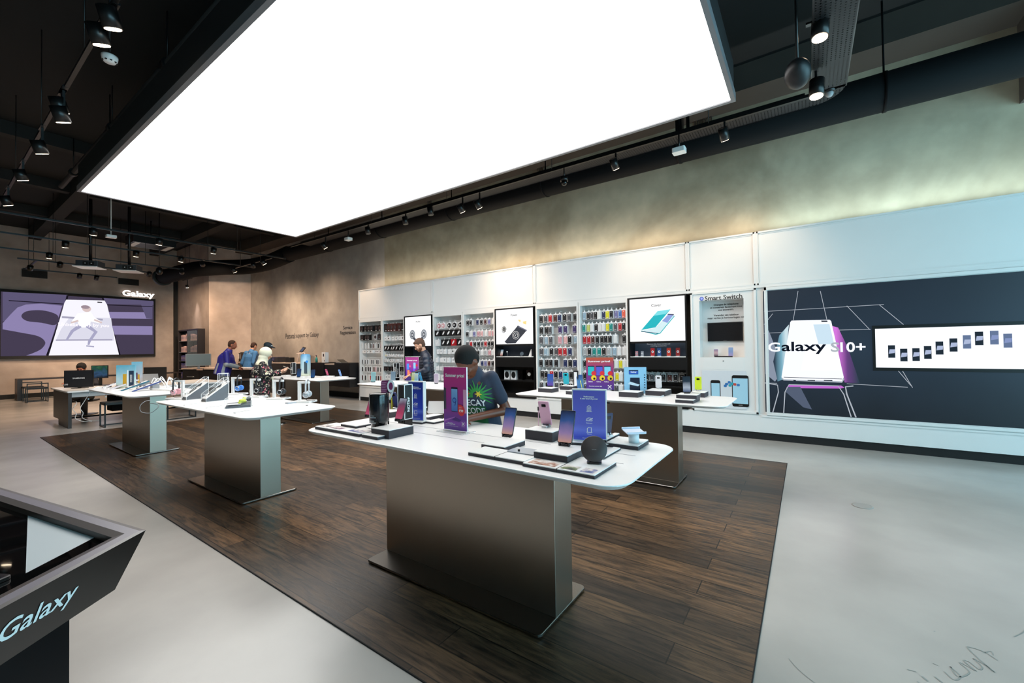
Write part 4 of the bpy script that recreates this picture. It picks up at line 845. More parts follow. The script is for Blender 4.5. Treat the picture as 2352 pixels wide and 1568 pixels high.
# --- front table, left cluster
E1, hx, hy = platform((731, 977), (832, 997), (868, 985), .022, 'low photo slab at the left end of the front table')
pictures(E1, .0225, [(-hx + .02, -hx + .10, hy - .12, hy - .02), (-hx + .02, -hx + .10, hy - .28, hy - .15), (-hx + .02, -hx + .10, -hy + .02, -hy + .17)], ['#5c5a60', '#7a4a6a', '#4a58a0'][:3])
D1, _, _ = platform((832, 996), (871, 1003.5), (897, 995), .022, 'small low slab in front of the pink screened phone')
C1, _, _ = platform((858, 981), (898, 989), (945, 976), .058, 'tall charcoal block carrying the pink screened phone near the left end')
F1, _, _ = platform((787, 972), (823, 979), (865, 968), .040, 'charcoal block behind the black cylinder carrying a pink screened phone')
G0 = att(869, 986, TZ); o = thing('round_slab', 'round white slab under the black cylinder', 'display stand', G0); MB().cyl((0, 0, 0), (0, 0, .0255), .085, n=40).build('disc', white, o)
def stands_on(u, v, z): return atz(u, v, z)
PINK = ('#d76a8c', '#c44a70', '#7d5a76', '#b7c4d8')
BLUEG = ('#e8b49a', '#a78fc4', '#3f62a4', '#27304a')
def phone_at(u0, v0, u1, v1, z, rot, c1, c2, lab, **k):
    P = att(u0, v0, z); dep = float(np.dot(np.array([P.x, P.y, P.z - EYE]), RW[:, 2])); h = (v0 - v1) / FPX * dep * 1.08
    return small_phone((P.x, P.y, z), rot, c1, c2, lab, h=h, w=h * .48, **k)
phone_at(916, 967, 929, 920, TZ + .059, rz(-86), '#17171a', PINK, 'phone with pink cloud screen, right of the black cylinder', lean=20)
phone_at(846, 957, 849, 915, TZ + .041, rz(-86), '#17171a', PINK, 'phone with pink cloud screen, half hidden by the black cylinder', lean=20)
P = att(871, 985, TZ + .026); cyl_o = thing('display_cylinder', 'glossy black cylinder with white small print on the front table', 'display', (P.x, P.y, TZ + .026), rz(-62))
MB().lathe([(.055, 0), (.055, .05), (.066, .055), (.066, .245), (.062, .252), (.0, .252)], n=36).build('body', mat('cylinder_gloss', '#0b0d10', .12, coat=.5), cyl_o)
MB().lathe([(.067, .06), (.067, .235)], n=36, cap=False).build('glass_sleeve', mat('sleeve_glass', '#20262e', .05, alpha=.35), cyl_o)
s = MB()
for k, (z, l) in enumerate(((.100, .75), (.088, .95), (.065, .75), (.052, .95))):
    A_ = [math.radians(-138) + l * i / 8 for i in range(9)]; s.add([(.0695 * math.cos(a), .0695 * math.sin(a), z + d) for d in (0, .004) for a in A_], [(i, i + 1, 10 + i, 9 + i) for i in range(8)])
s.build('small_print', mat('print_white', '#d9d9dc', .5), cyl_o)
# purple 9 sign on stalk
P = att(893, 981, TZ); o = thing('price_sign', 'small purple sign with a white figure 9 on a black stalk', 'sign', (P.x, P.y, TZ), rz(-62)); o.scale = (.68, .7, .95)
m_ = (978 - 905) / FPX * 3.2
MB().box(-.012, .004, -.005, .005, 0, .30).build('stalk', black, o)
MB().rings([[(x, y, z) for x, z in rrect(-.085, .03, .27, .37, .02)] for y in (.004, -.004)]).build('panel', mat('sign_purple', '#7b2f5c', .4), o)
s = MB(); 
for k in range(6): s.box(-.078, -.02 if k % 2 else -.03, -.0055, -.0045, .285 + k * .013, .288 + k * .013)
s.build('small_print', mat('print_pink', '#d9a9c4', .5), o)
s = MB(); s.rings([[(x, -.006, z) for x, z in circ(.032, .325, .042, 24, .05)], [(x, -.010, z) for x, z in circ(.032, .325, .042, 24, .05)]]); s.prism([(.068, .30), (.074, .325), (.05, .26), (.02, .215), (.006, .225), (.036, .27)], -.010, -.004); s.build('figure_nine', card, o)
MB().flat(circ(.032, .325, .024, 20, .03), -.0105).build('nine_hole', mat('sign_purple', '#7b2f5c', .4), o)
# tall black box pillars
def pillar(u, v, z, h, w, rot, lab, t1, t2, base=.0):
    P = att(u, v, z); o = thing('display_pillar', lab, 'display', (P.x, P.y, z), rot); b0 = .055
    MB().box(-w / 2, w / 2, -w / 2, w / 2, 0, b0).build('foot', glossblk, o)
    MB().box(-w / 2 + .003, w / 2 - .003, -w / 2 + .003, w / 2 - .003, b0, h).build('body', mat('pillar_black', '#14161a', .5), o)
    s = MB(); e = .0025; q = w / 2
    for sx in (-1, 1):
        for sy in (-1, 1): s.box(sx * q - e, sx * q + e, sy * q - e, sy * q + e, b0, h)
    for z_ in (b0, h):
        s.box(-q, q, -q - e, -q + e, z_ - e, z_ + e).box(-q, q, q - e, q + e, z_ - e, z_ + e).box(-q - e, -q + e, -q, q, z_ - e, z_ + e).box(q - e, q + e, -q, q, z_ - e, z_ + e)
    s.build('lit_edges', mat('edge_white', '#f0f2f4', .3), o)
    if t1: text(t1, card, o, 0, h * .56, -w / 2 - .0015, w=h * (.16 if len(t1) < 3 else .45), h=w * .42, bold=.03, rot=PI / 2)
    if t2:
        a = text(t2, card, o, 0, 0, 0, w=h * .34, h=w * .34, bold=.03, rot=PI / 2)
        for vtx in a.data.vertices: x, y, zz = vtx.co; vtx.co = (w / 2 + .0008 - y, x, zz + h * .52)
    return o
pillar(931, 977, TZ, .315, .076, EAST, 'tall black pillar with white edges and lettering on the front table', 'S9', 'NOTE9')
# box and phone behind
H1, _, _ = platform((884, 937), (905, 942.5), (934, 933), .05, 'charcoal block behind the figure nine sign')
phone_at(913, 934, 905, 899, TZ + .051, rz(-88), '#39437a', (), 'blue phone seen from behind, beside a yellow pen', lean=-20, back=True)
P = att(900, 935, TZ + .051); tag(MB().cyl((0, 0, 0), (0, 0, .10), .0035, n=8).cyl((0, 0, .10), (0, 0, .11), .003, n=8).build('stylus', [mat('stylus_yellow', '#d8d634', .4)], loc=P), 'yellow pen standing upright on the block behind the figure nine sign', 'pen')
# blue sign A (edge on)
def sign(u0, u1, vt, vb, z, rot, wd, lab, face, thick=.02, base=None, frame=None, dx=None):
    """upright sign whose left foot stands at (u0,vb)"""
    P = att((u0 + u1) / 2, vb, z); dep = float(np.dot(np.array([P.x, P.y, z - EYE]), RW[:, 2])); h = (vb - vt) / FPX * dep
    o = thing('counter_sign', lab, 'sign', (P.x, P.y, z), rot); bz = .012
    if base == 'black': MB().slab(-wd / 2 - .012, wd / 2 + .012, -.055, .055, 0, .014, .006).build('base', charcoal, o); MB().slab(-wd / 2 - .012, wd / 2 + .012, -.055, .055, .014, .018, .006).build('base_top', white, o); bz = .018
    if base == 'acrylic': MB().slab(-wd / 2 - .02, wd / 2 + .02, -.07, .07, 0, .005, .006).slab(-wd / 2, wd / 2, -.02, .02, .005, .012, .003).build('base', acryl, o); bz = .012
    pn_ = MB().box(-wd / 2, wd / 2, -thick / 2, thick / 2, bz, h).build('panel', frame or whitepl, o)
    fb = .006 if frame is None else 0
    MB().box(-wd / 2 + fb, wd / 2 - fb, -thick / 2 - .0015, -thick / 2, bz + fb, h - fb * 1.5).build('print', face, pn_)
    return o, h, -thick / 2 - .0025, bz
BLUE1 = grad('sign_blue', [(0, '#7078d8'), (.12, '#3e50cc'), (.26, '#7480e0'), (.36, '#666cce'), (1, '#6262c0')], 'Z', 0, .33, emit=0, nz=.06)
def perf_sign(o, h, y, cx, sc_):
    Wt = card
    text('Performance\nA new level of power', Wt, o, cx, h * .84, y, w=.108 * sc_, h=.024, bold=.04)
    s = MB(); z = h * .65; q = .011
    s.band([(cx - q, z - .016), (cx - q, z + .010), (cx - q * .4, z + .016), (cx + q * .4, z + .016), (cx + q, z + .010), (cx + q, z - .016), (cx - q, z - .016)], .003, y)
    for k in range(4): s.box(cx - q * .6, cx + q * .6, y, y + .0005, z - .012 + k * .006, z - .009 + k * .006)
    z = h * .45; s.band(circ(cx, z - .008, .018, 14, None, 0, 180), .003, y); s.band([(cx - .018, z - .008), (cx + .018, z - .008)], .003, y); s.band([(cx - .002, z - .004), (cx + .022, z + .008)], .004, y)
    for a in (30, 70, 110, 150): s.box(cx + .012 * math.cos(math.radians(a)) - .0015, cx + .012 * math.cos(math.radians(a)) + .0015, y, y + .0005, z - .008 + .012 * math.sin(math.radians(a)) - .0015, z - .008 + .012 * math.sin(math.radians(a)) + .0015)
    z = h * .26; s.band([(cx - .012, z - .012), (cx - .012, z + .008), (cx - .006, z + .014), (cx + .012, z + .014), (cx + .012, z - .012)], .004, y); s.box(cx - .017, cx + .017, y, y + .0005, z - .016, z - .012)
    s.build('icons', Wt, o)
    for t_, zz in (('Integrated battery', .595), ('Performance', .385), ('Memory', .185)): text(t_, Wt, o, cx, h * zz, y, w=.036 if len(t_) > 8 else .026, h=.006, bold=.03)
    text('Galaxy Samsung experience store', Wt, o, cx, h * .11, y, w=.085 * sc_, h=.006, bold=.01)
dB = atz(1354, 1014, TZ); 
o, h, y, bz = sign(1319, 1391, 893, 1019, TZ, rz(-74), .205, 'blue Performance counter sign in white frame on the right half of the front table', BLUE1, .022, 'black')
perf_sign(o, h, y, 0, 1)
BLUE2 = grad('sign_blue2', [(0, '#4a66d8'), (.2, '#2340b8'), (.28, '#5a74dc'), (.35, '#1f3fc2'), (1, '#1c3490')], 'Z', 0, .33, nz=.05)
o, h, y, bz = sign(940, 977, 875, 970, TZ, rz(-80), .15, 'blue Performance counter sign behind the black pillar', BLUE2, .035, 'black')
perf_sign(o, h, y, .0, 1)
# Summer price sign
PURP = grad('summer_purple', [(0, '#5c369c'), (.16, '#9048b8'), (.24, '#6c3694'), (.45, '#923690'), (1, '#c43c86')], 'Z', 0, .38, nz=.06)
o, h, y, bz = sign(1008, 1087, 843, 991, TZ, EAST, .215, 'purple Summer price sign with a blue phone and red 99 badge on the front table', PURP, .012, 'acrylic', card)
def phone_pic(s, x, z, w, h, y, m, m2): s.flat(rrect(x - w / 2, x + w / 2, z - h / 2, z + h / 2, .005), y, m2); s.flat(rrect(x - w / 2 + .002, x + w / 2 - .002, z - h / 2 + .004, z + h / 2 - .012, .003), y - .0004, m)
text('Summer price!', card, o, -.0, h * .865, y, w=.18, h=.032, bold=.035)
s = MB(); phone_pic(s, -.004, h * .50, .062, .172, y, 0, 1); s.flat([(-.107, h * .34), (-.084, h * .34), (-.084, h * .67), (-.107, h * .68)], y - .0003, 2); s.flat([(.107, h * .30), (.078, h * .30), (.078, h * .66), (.107, h * .66)], y - .0003, 3)
s.flat([(-.107, h * .14), (.0, h * .225), (.0, h * .235), (-.107, h * .17)], y, 4); s.flat([(.0, h * .23), (.06, h * .19), (.04, h * .16), (-.03, h * .18)], y, 5)
s.build('picture', [grad('sgphone', [(0, '#2c57b0'), (1, '#7fb4e6')], 'Z', .12, .29), mat('pn', '#131a33', .3), mat('sg_grey', '#4a4552', .3), mat('sg_pink', '#dba3c0', .3), mat('sg_l', '#b06ac0', .4), mat('sg_d', '#4b2678', .4)], o)
s = MB(); s.rings([[(x, y - .001, z) for x, z in circ(-.004, h * .50 - .005, .018, 20)], [(x, y - .0016, z) for x, z in circ(-.004, h * .50 - .005, .018, 20)]]); s.band([(.012, h * .48), (.0, h * .405)], .006, y - .0012); s.flat(circ(-.004, h * .5 - .005, .013, 20), y - .0017, 1); s.build('nine_mark', [mat('nine_blue', '#203c8c', .4), mat('nine_in', '#4a82c8', .4)], o)
s = MB(); s.flat([(.032, h * .43), (.062, h * .425)] + circ(.062, h * .335, .032, 14, .036, 80, -180) + [(.030, h * .35)], y - .003); s.build('badge', mat('badge_red', '#d5303a', .4), o)
text('€99', card, o, .060, h * .335, y - .0035, w=.040, h=.020, bold=.03); text('Galaxy S9\nvoor maar', card, o, .052, h * .385, y - .0035, w=.026, h=.009, bold=.01)
text('Promotion:\nSummerDays 99,95', card, o, -.045, h * .12, y, w=.09, h=.016, bold=.03); text('Promotie geldig tot einde zomer', card, o, -.03, h * .085, y, w=.12, h=.005)
def xlogo(o, x, z, s_, y):
    s = MB(); s.band([(x - s_, z - s_), (x, z), (x + s_, z + s_)], s_ * .5, y).band([(x - s_, z + s_), (x, z), (x + s_, z - s_)], s_ * .5, y)
    for a in (-1, 1):
        for b2 in (-1, 1): s.flat(circ(x + a * s_, z + b2 * s_, s_ * .38, 10), y - .0002)
    s.build('cross_logo', card, o); text('PROXIMUS', card, o, x, z - s_ * 2, y, w=s_ * 3)
xlogo(o, .075, h * .135, .009, y)
# front table, right cluster
platform((1101.5, 1019.6), (1161.6, 1027), (1203, 1010), .030, 'charcoal block under the phone in the middle of the front table')
phone_at(1165, 1003, 1172, 944, TZ + .031, rz(-86), '#14151a', BLUEG, 'phone with blue to peach screen in the middle of the front table', lean=19)
Hh, hx, hy = platform((1078, 1036), (1207, 1059.5), (1237, 1044), .020, 'long low slab at the near edge of the front table')
MB().box(-hx - .001, hx, -.002, .002, 0, .0205).build('joint', black, Hh)
P = att(1206, 1036, TZ + .022); o = thing('charging_pad', 'flat grey square pad with a small black knob', 'charger', P)
MB().slab(-.055, .055, -.085, .085, -.001, .004, .01).build('pad', mat('pad_grey', '#a4acb4', .3), o); MB().cyl((-.03, .02, .004), (-.03, .02, .014), .006, n=12).build('knob', black, o)
platform((1229, 1034), (1303.4, 1047), (1341, 1029), .052, 'charcoal block under the largest phone, right of the middle')
phone_at(1297, 1023, 1304, 952, TZ + .053, rz(-86), '#14151a', BLUEG, 'largest phone, blue to peach screen, left of the blue Performance sign', lean=19)
J1, hx, hy = platform((1207.3, 1059), (1366, 1091), (1415, 1060), .018, 'low white slab with printed photos at the near corner')
MB().box(-hx - .001, hx, -.002, .002, 0, .0185).build('joint', black, J1)
pictures(J1, .0186, [(-hx + .015, -hx + .10, .02, hy - .02), (-hx + .015, -hx + .085, -.09, -.01), (-hx + .015, -hx + .085, -hy + .015, -.11)], ['#b07d66', '#6d7a4a', '#6874a6'])
P = att(1365, 1062, TZ + .019); o = thing('wireless_charger', 'round brown wireless charging stand standing on the photo slab', 'charger', P, rz(-68))
MB().slab(-.035, .035, -.03, .03, 0, .008, .012).build('foot', black, o)
b = MB(Matrix.Translation((0, 0, .066)) @ Matrix.Rotation(math.radians(72), 4, 'X')); b.lathe([(0, -.006), (.058, -.006), (.063, -.003), (.063, .003), (.060, .006), (0, .006)], n=40); b.build('disc', mat('charger_brown', '#4b4140', .5, var=.08, vs_=90), o)
text('SAMSUNG', silver, o, 0, .066, -.0095, w=.022)
platform((1348, 1058), (1392, 1051), (1420, 1027), .012, 'thin white panel behind the round charger')
platform((1215, 982.4), (1269, 992.5), (1292, 984), .062, 'tall charcoal block under the pink phone')
phone_at(1256, 979, 1245, 926, TZ + .063, rz(-88), '#d9a4bd', (), 'pink phone seen from behind beside an upright pen', lean=-16, back=True)
P = att(1237, 977, TZ + .063); o = thing('stylus', 'pink pen with black tip standing on the tall block', 'pen', P); MB().cyl((0, 0, 0), (0, 0, .10), .003, n=8).build('barrel', mat('pen_pink', '#e2b9c8', .4), o); MB().cyl((0, 0, .10), (0, 0, .125), .006, n=8).build('cap', black, o)
platform((1270, 997), (1318, 1005), (1345, 996), .025, 'thin charcoal slab left of the blue Performance sign')
platform((1385, 1000), (1394, 1004), (1421, 989), .035, 'charcoal block behind the right edge of the blue Performance sign')
phone_at(1394, 1000, 1394, 955, TZ + .036, rz(-30), '#2d3350', (), 'dark phone peeping out right of the blue Performance sign', lean=-10, back=True)
platform((1398, 1012), (1466, 1024), (1489, 1009), .026, 'charcoal block with printed card under the clear stand')
P = att(1456, 1015, TZ + .027); o = thing('acrylic_stand', 'clear cylindrical stand with a flat tilted plate at the right end', 'stand', P, rz(-50))
MB().cyl((0, 0, 0), (0, 0, .055), .03, n=28).build('cylinder', mat('frosted', '#dfe9ee', .35, alpha=.75), o); MB(Matrix.Translation((0, 0, .062)) @ Matrix.Rotation(.12, 4, 'X')).slab(-.055, .055, -.045, .045, -.002, .003, .008).box(-.055, .055, -.05, -.044, 0, .012).box(-.055, .055, .044, .05, 0, .012).build('plate', mat('plate_pale', '#d5dcec', .25), o)
# far side of the front table
platform((976, 953), (990, 958), (1012, 950), .04, 'charcoal block left of the Summer price sign')
platform((984, 965), (1002, 970), (1022, 962), .016, 'low slab left of the Summer price sign')
P = att(1000, 945, TZ + .041); o = thing('tablet', 'white tablet leaning back behind the Summer price sign', 'tablet', P, rz(-60))
MB(Matrix.Rotation(math.radians(-22), 4, 'X')).rings([[(x, y_, z) for x, z in rrect(-.07, .08, 0, .105, .01)] for y_ in (.004, -.004)]).build('body', whitepl, o)
MB(Matrix.Rotation(math.radians(-22), 4, 'X')).rings([[(x, y_, z) for x, z in rrect(-.085, -.068, .02, .115, .004)] for y_ in (.01, -.012)]).build('hinge_clip', black, o)
MB().wire([(-.07, 0, .05), (-.11, -.01, .06), (-.13, -.02, .0), (-.15, 0, -.03)], .005).build('cable', whitepl, o)

# --- table before the Cover screen
def blk(l, b_, r, h, lab): return platform(l, b_, r, h, lab)
blk((1238, 890), (1269, 892), (1281, 889), .055, 'charcoal block at the left end of the right table')
phone_at(1264, 888, 1267, 862, TZ + .056, rz(-66), '#3b4aa0', ('#8a5ad0', '#4a78d8', '#2a6ad0'), 'phone with blue and purple screen at the left end of the right table', lean=14)
blk((1286, 883), (1318, 884.5), (1326, 882), .055, 'charcoal block under the teal phone')
phone_at(1301, 882, 1297, 857, TZ + .056, rz(-75), '#16b2c4', (), 'teal phone seen from behind on the right table', lean=-14, back=True)
blk((1304, 896), (1321, 898), (1333, 894), .045, 'charcoal block in front of the teal phone')
phone_at(1334, 892, 1333, 862, TZ + .001, rz(-40), '#4a78c0', ('#4a86d0', '#5aa0e0', '#3a60b0'), 'blue phone beside a yellow pen on the right table', lean=14)
P = att(1338, 896, TZ); tag(MB().cyl((0, 0, 0), (0, .03, .13), .004).build('stylus', mat('stylus_yellow', '#d8d634', .4), loc=P), 'yellow pen leaning on the blue phone on the right table', 'pen')
P = att(1323, 886, TZ); o = thing('banner', 'narrow black standing banner with white edge on the right table', 'sign', P, EAST); MB().box(-.035, .035, -.008, .008, 0, .26).build('panel', mat('pillar_black', '#14161a', .5), o); MB().box(-.022, .022, -.0095, -.008, .03, .24).build('print', card, o)
ORG = grad('summer_orange', [(0, '#3a2a86'), (.30, '#6a2f86'), (.65, '#a0406a'), (.85, '#b8552f'), (1, '#b8642a')], 'Z', 0, .52, nz=.08)
o, h, y, bz = sign(1352, 1405, 819, 895, TZ, rz(-72), .36, 'orange and purple Summer price sign with three phones on the right table', ORG, .012, None, card)
text('Summer price!', card, o, -.01, h * .88, y, w=.29, h=h * .07, bold=.03)
s = MB()
for k, x in enumerate((-.115, -.005, .10)):
    phone_pic(s, x, h * .60, .085, h * .30, y, k, 3); s.flat(circ(x + .035, h * .52, .032, 16), y - .001, 4); s.flat(circ(x + .035, h * .385, .036, 16), y - .0012, 5); s.flat(circ(x + .042, h * .365, .015, 12), y - .0015, 6)
s.build('picture', [mat('so1', '#2ab0b8', .3), mat('so2', '#5a5ac8', .3), mat('so3', '#7ad0e8', .3), mat('so4', '#1d1f40', .3), mat('badge_red', '#d5303a'), mat('so5', '#e6c82a', .4), black], o)
for x in (-.125, -.015, .085): text('Galaxy', card, o, x, h * .27, y, w=.06, bold=.02)
text('Promotion summer days', card, o, -.06, h * .13, y, w=.17, bold=.02); xlogo(o, .125, h * .12, .018, y)
o, h, y, bz = sign(1440, 1479, 843, 905, TZ, rz(-66), .26, 'pale blue counter sign with dark phones on the right table', mat('pale_blue_sign', '#8cc0de', .35), .05, None, mat('steel_blue', '#4a7aa8', .4))
s = MB(); phone_pic(s, -.02, h * .82, .11, h * .16, y, 1, 0); s.flat([(-.07, h * .2), (-.06, h * .62), (.05, h * .62), (.055, h * .1), (-.04, h * .05)], y, 0); s.flat([(-.09, h * .38), (.03, h * .30), (.05, h * .36), (-.06, h * .47)], y - .0005, 2)
for k in range(6): s.box(.10, .116, y - .0005, y, h * (.25 + k * .09), h * (.28 + k * .09))
s.build('picture', [mat('pb_dark', '#141c34', .3), mat('pb_b', '#2c5ab8', .3), mat('pb_w', '#c9dcea', .3)], o); text('Galaxy', card, o, -.02, h * .82, y - .001, w=.07, bold=.03)
blk((1428, 897), (1466, 901), (1477, 897), .06, 'charcoal block in front of the pale blue sign')
blk((1482, 890), (1530, 892), (1539, 887), .06, 'wide charcoal block under the white phone')
phone_at(1513, 890, 1511, 864, TZ + .061, rz(-80), '#e6dfe0', (), 'white phone seen from behind on the right table', lean=-8, back=True)
P = att(1495, 909, TZ); o = thing('sign_holder', 'empty clear acrylic frame lying on the right table', 'stand', P, rz(0))
MB().box(-.10, .10, -.14, -.13, 0, .012).box(-.10, .10, .13, .14, 0, .012).box(-.10, -.09, -.13, .13, 0, .012).box(.09, .10, -.13, .13, 0, .012).build('frame', mat('frosted', '#dfe9ee', .35, alpha=.75), o)
bb, _, _ = blk((1550, 917), (1594, 919), (1606, 911), .035, 'lower charcoal block at the right end of the right table')
P0 = bb.location; o2 = thing('display_block', 'upper charcoal block stacked under the dark blue phone', 'display stand', (P0.x + .03, P0.y + .0, TZ + .036)); MB().box(-.10, .10, -.10, .10, 0, .036).build('block', CHT, o2); MB().slab(-.10, .10, -.10, .10, .036, .04, .006).build('top_panel', white, o2)
small_phone((P0.x + .05, P0.y + .02, TZ + .077), rz(-66), '#101426', ('#2c4a86', '#c9d6e8', '#16203c', '#0c1020'), 'dark blue phone at the right end of the right table', h=.17, w=.08, lean=6)
blk((1590, 896), (1617, 899), (1628, 895), .055, 'charcoal block under the yellow phone')
phone_at(1604, 896, 1602, 868, TZ + .056, rz(-80), '#d6e02c', (), 'yellow phone seen from behind on the right table', lean=-6, back=True)
P = att(1404, 898, TZ); 

# --- table before the bearded man
for (u0, v0, u1, v1, r_, c, scr, lab, ln) in ((857, 874, 860, 854, -50, '#8fd0d8', ('#b8e6ea', '#9ad4dc'), 'pale cyan phone at the left end of the middle right table', 12), (903, 875, 905, 856, -45, '#8aa4b8', ('#9ab8cc', '#7a98b0'), 'grey blue phone left of the black lettered pillar', 10),
                                       (968, 872, 968, 853, -100, '#1f86b8', (), 'blue phone in front of the bearded man', -16), (1002, 881, 1003, 861, -50, '#e9dde8', ('#f0e6f4', '#d8c8e8'), 'white phone left of the Summer price sign of the front table', 4)):
    phone_at(u0, v0, u1, v1, TZ + .001, rz(r_), c, scr, lab, lean=ln, back=not scr)
pillar(911, 873, TZ, .33, .075, EAST, 'black pillar with white lettering on the middle right table', 'Note', 'Galaxy')
SM2 = grad('summer_mix', [(0, '#3c2a96'), (.35, '#5a2f9e'), (.6, '#9a3a8a'), (1, '#a83a80')], 'Z', 0, .48, nz=.3, nsc=22)
o, h, y, bz = sign(932, 962, 819, 874, TZ, rz(-66), .26, 'purple Summer price sign with colourful picture on the middle right table', SM2, .012, None, card)
text('Summer price!', card, o, 0, h * .86, y, w=.20, h=h * .06, bold=.03)
s = MB()
for k, (x, z) in enumerate(((-.08, .62), (.05, .66), (-.07, .35), (.04, .42))): s.flat(rrect(x - .022, x + .022, h * z - .06, h * z + .05, .008), y, k); s.flat(circ(x + .04, h * z, .02, 10), y - .0005, 4 if k % 2 else 5)
s.build('picture', [mat('sm1', '#4a8ad8', .3), mat('sm2', '#8ac0e8', .3), mat('sm3', '#e88a5a', .3), mat('sm4', '#7a5ae0', .3), mat('badge_red', '#d5303a'), mat('sm5', '#e8508a', .3)], o)
for (u0, v0, c, nm_) in ((949, 876, '#c9d84a', 'yellow'), (956, 877, '#7ac4e0', 'sky blue')): phone_at(u0, v0, u0, v0 - 17, TZ + .001, rz(-66), c, (c, '#e6f0e0'), nm_ + ' phone in front of the smaller purple Summer price sign', lean=8)
for k, (u, v) in enumerate(((905, 876), (985, 879), (1030, 884), (870, 874))):
    P = att(u, v, TZ); tag(MB().slab(-.09, .09, -.13, .13, 0, .012, .01).build('display_block', whitepl, loc=P), 'low white slab on the middle right table, ' + ['by the black pillar', 'right of the purple sign', 'nearest the front sign', 'at the left end'][k], 'display stand')

# --- far right table
pillar(674, 863, TZ, .31, .075, EAST, 'black pillar with white light panels on the farthest right table', 'II', None)
P = att(702, 861, TZ); o = thing('display_cylinder', 'clear cylinder display with pale blue print and cap', 'display', P, rz(-30))
MB().lathe([(.13, 0), (.13, .03), (.11, .03), (.11, .47), (.09, .5), (.0, .51)], n=32).build('body', grad('cyl_blue', [(0, '#c8ccb4'), (.3, '#a8c4cc'), (.7, '#98bccc'), (1, '#5a98c4')], 'Z', 0, .5, nz=.2), o)
MB().box(-.03, .035, -.125, -.112, .06, .33).build('phone_print', mat('cp', '#33424e', .4), o); MB().flat(circ(.03, .33, .03, 16), -.128).build('round_mark', mat('cp2', '#2a86d8', .4), o)
for (u0, v0, h_, r_, c, scr, lab, ln) in ((686, 866, 17, -50, '#123a6a', ('#1a5aa0', '#2a3a50'), 'dark blue phone left of the pale cylinder display', 14), (718, 868, 17, -50, '#123a6a', ('#1a62a8', '#2a3a50'), 'dark blue phone right of the pale cylinder display', 14),
                                    (753, 863, 14, -90, '#d0487a', (), 'pink phone on the farthest right table', -18), (783, 864, 14, -90, '#7aa8e8', (), 'sky blue phone at the right end of the farthest right table', -18)):
    phone_at(u0, v0, u0, v0 - h_, TZ + .016, rz(r_), c, scr, lab, lean=ln, back=not scr)
for k, (u, v) in enumerate(((684, 866), (719, 869), (754, 863), (785, 865), (660, 862))):
    P = att(u, v + .5, TZ); tag(MB().slab(-.09, .09, -.12, .12, 0, .015, .01).build('display_block', whitepl, loc=P), 'low white slab on the farthest right table, ' + ['left of the cylinder display', 'right of the cylinder display', 'under the pink phone', 'under the sky blue phone', 'at its left end'][k], 'display stand')

# --- headphone table
def headphones(x, z, cup, band_, o, mirror=1, tilt=.0):
    """hanging headphones seen from the side, top of the band at (0, y, z)"""
    hp = thing('headphones', None, None, (0, 0, 0))
    return hp
def hp_stand(u, v, lab, hplab, cupc, bandc, rot=-62, flip=1, H=.235):
    P = att(u, v, TZ); o = thing('headphone_stand', 'white headphone stand, ' + lab, 'stand', P, rz(rot))
    MB().slab(-.05, .17 if flip > 0 else .05, -.08, .08, 0, .02, .008).build('base', white, o) if flip > 0 else MB().slab(-.17, .05, -.08, .08, 0, .02, .008).build('base', white, o)
    MB().box(-.014, .014, -.014, .014, .02, H).build('post', whitepl, o)
    MB().box(-.014 if flip > 0 else -.12, .12 if flip > 0 else .014, -.016, .016, H - .022, H + .002).build('arm', whitepl, o)
    M = Matrix.Translation((P.x, P.y, TZ)) @ Matrix.Rotation(rz(rot), 4, 'Z'); q = M @ Vector((.095 * flip, 0, 0))
    hp = thing('headphones', hplab, 'headphones', (q.x, q.y, TZ + .04), rz(rot) + rz(18))
    pts = [(.0, .062 * math.cos(a), .165 + .055 * math.sin(a) - (.0 if math.sin(a) > 0 else 0)) for a in [PI * i / 12 for i in range(13)]]
    pts = [(0, .064, .06)] + [(0, .064, .12)] + pts + [(0, -.064, .12), (0, -.064, .06)]
    MB().tube(pts, .009, n=8).build('headband', mat('band_' + bandc, bandc, .35), hp)
    for sy in (-1, 1):
        b = MB(Matrix.Translation((0, sy * .052, .05)) @ Matrix.Rotation(PI / 2, 4, 'X')); b.lathe([(0, -.018), (.026, -.018), (.037, -.006), (.037, .008), (.028, .018), (0, .018)], n=28); ec = b.build('ear_cup', mat('cup_' + cupc, cupc, .3), hp)
        b = MB(Matrix.Translation((0, sy * .073, .05)) @ Matrix.Rotation(PI / 2, 4, 'X')); b.lathe([(.022, -.003), (.027, 0), (.022, .003)], n=28, cap=False); b.build('cup_ring', silver, ec)
    MB().wire([(0, -.055, .015), (.01, -.06, -.01), (.05, -.05, -.018), (.09, -.03, -.018)], .003, n=6).build('cord', black, hp)
    return o
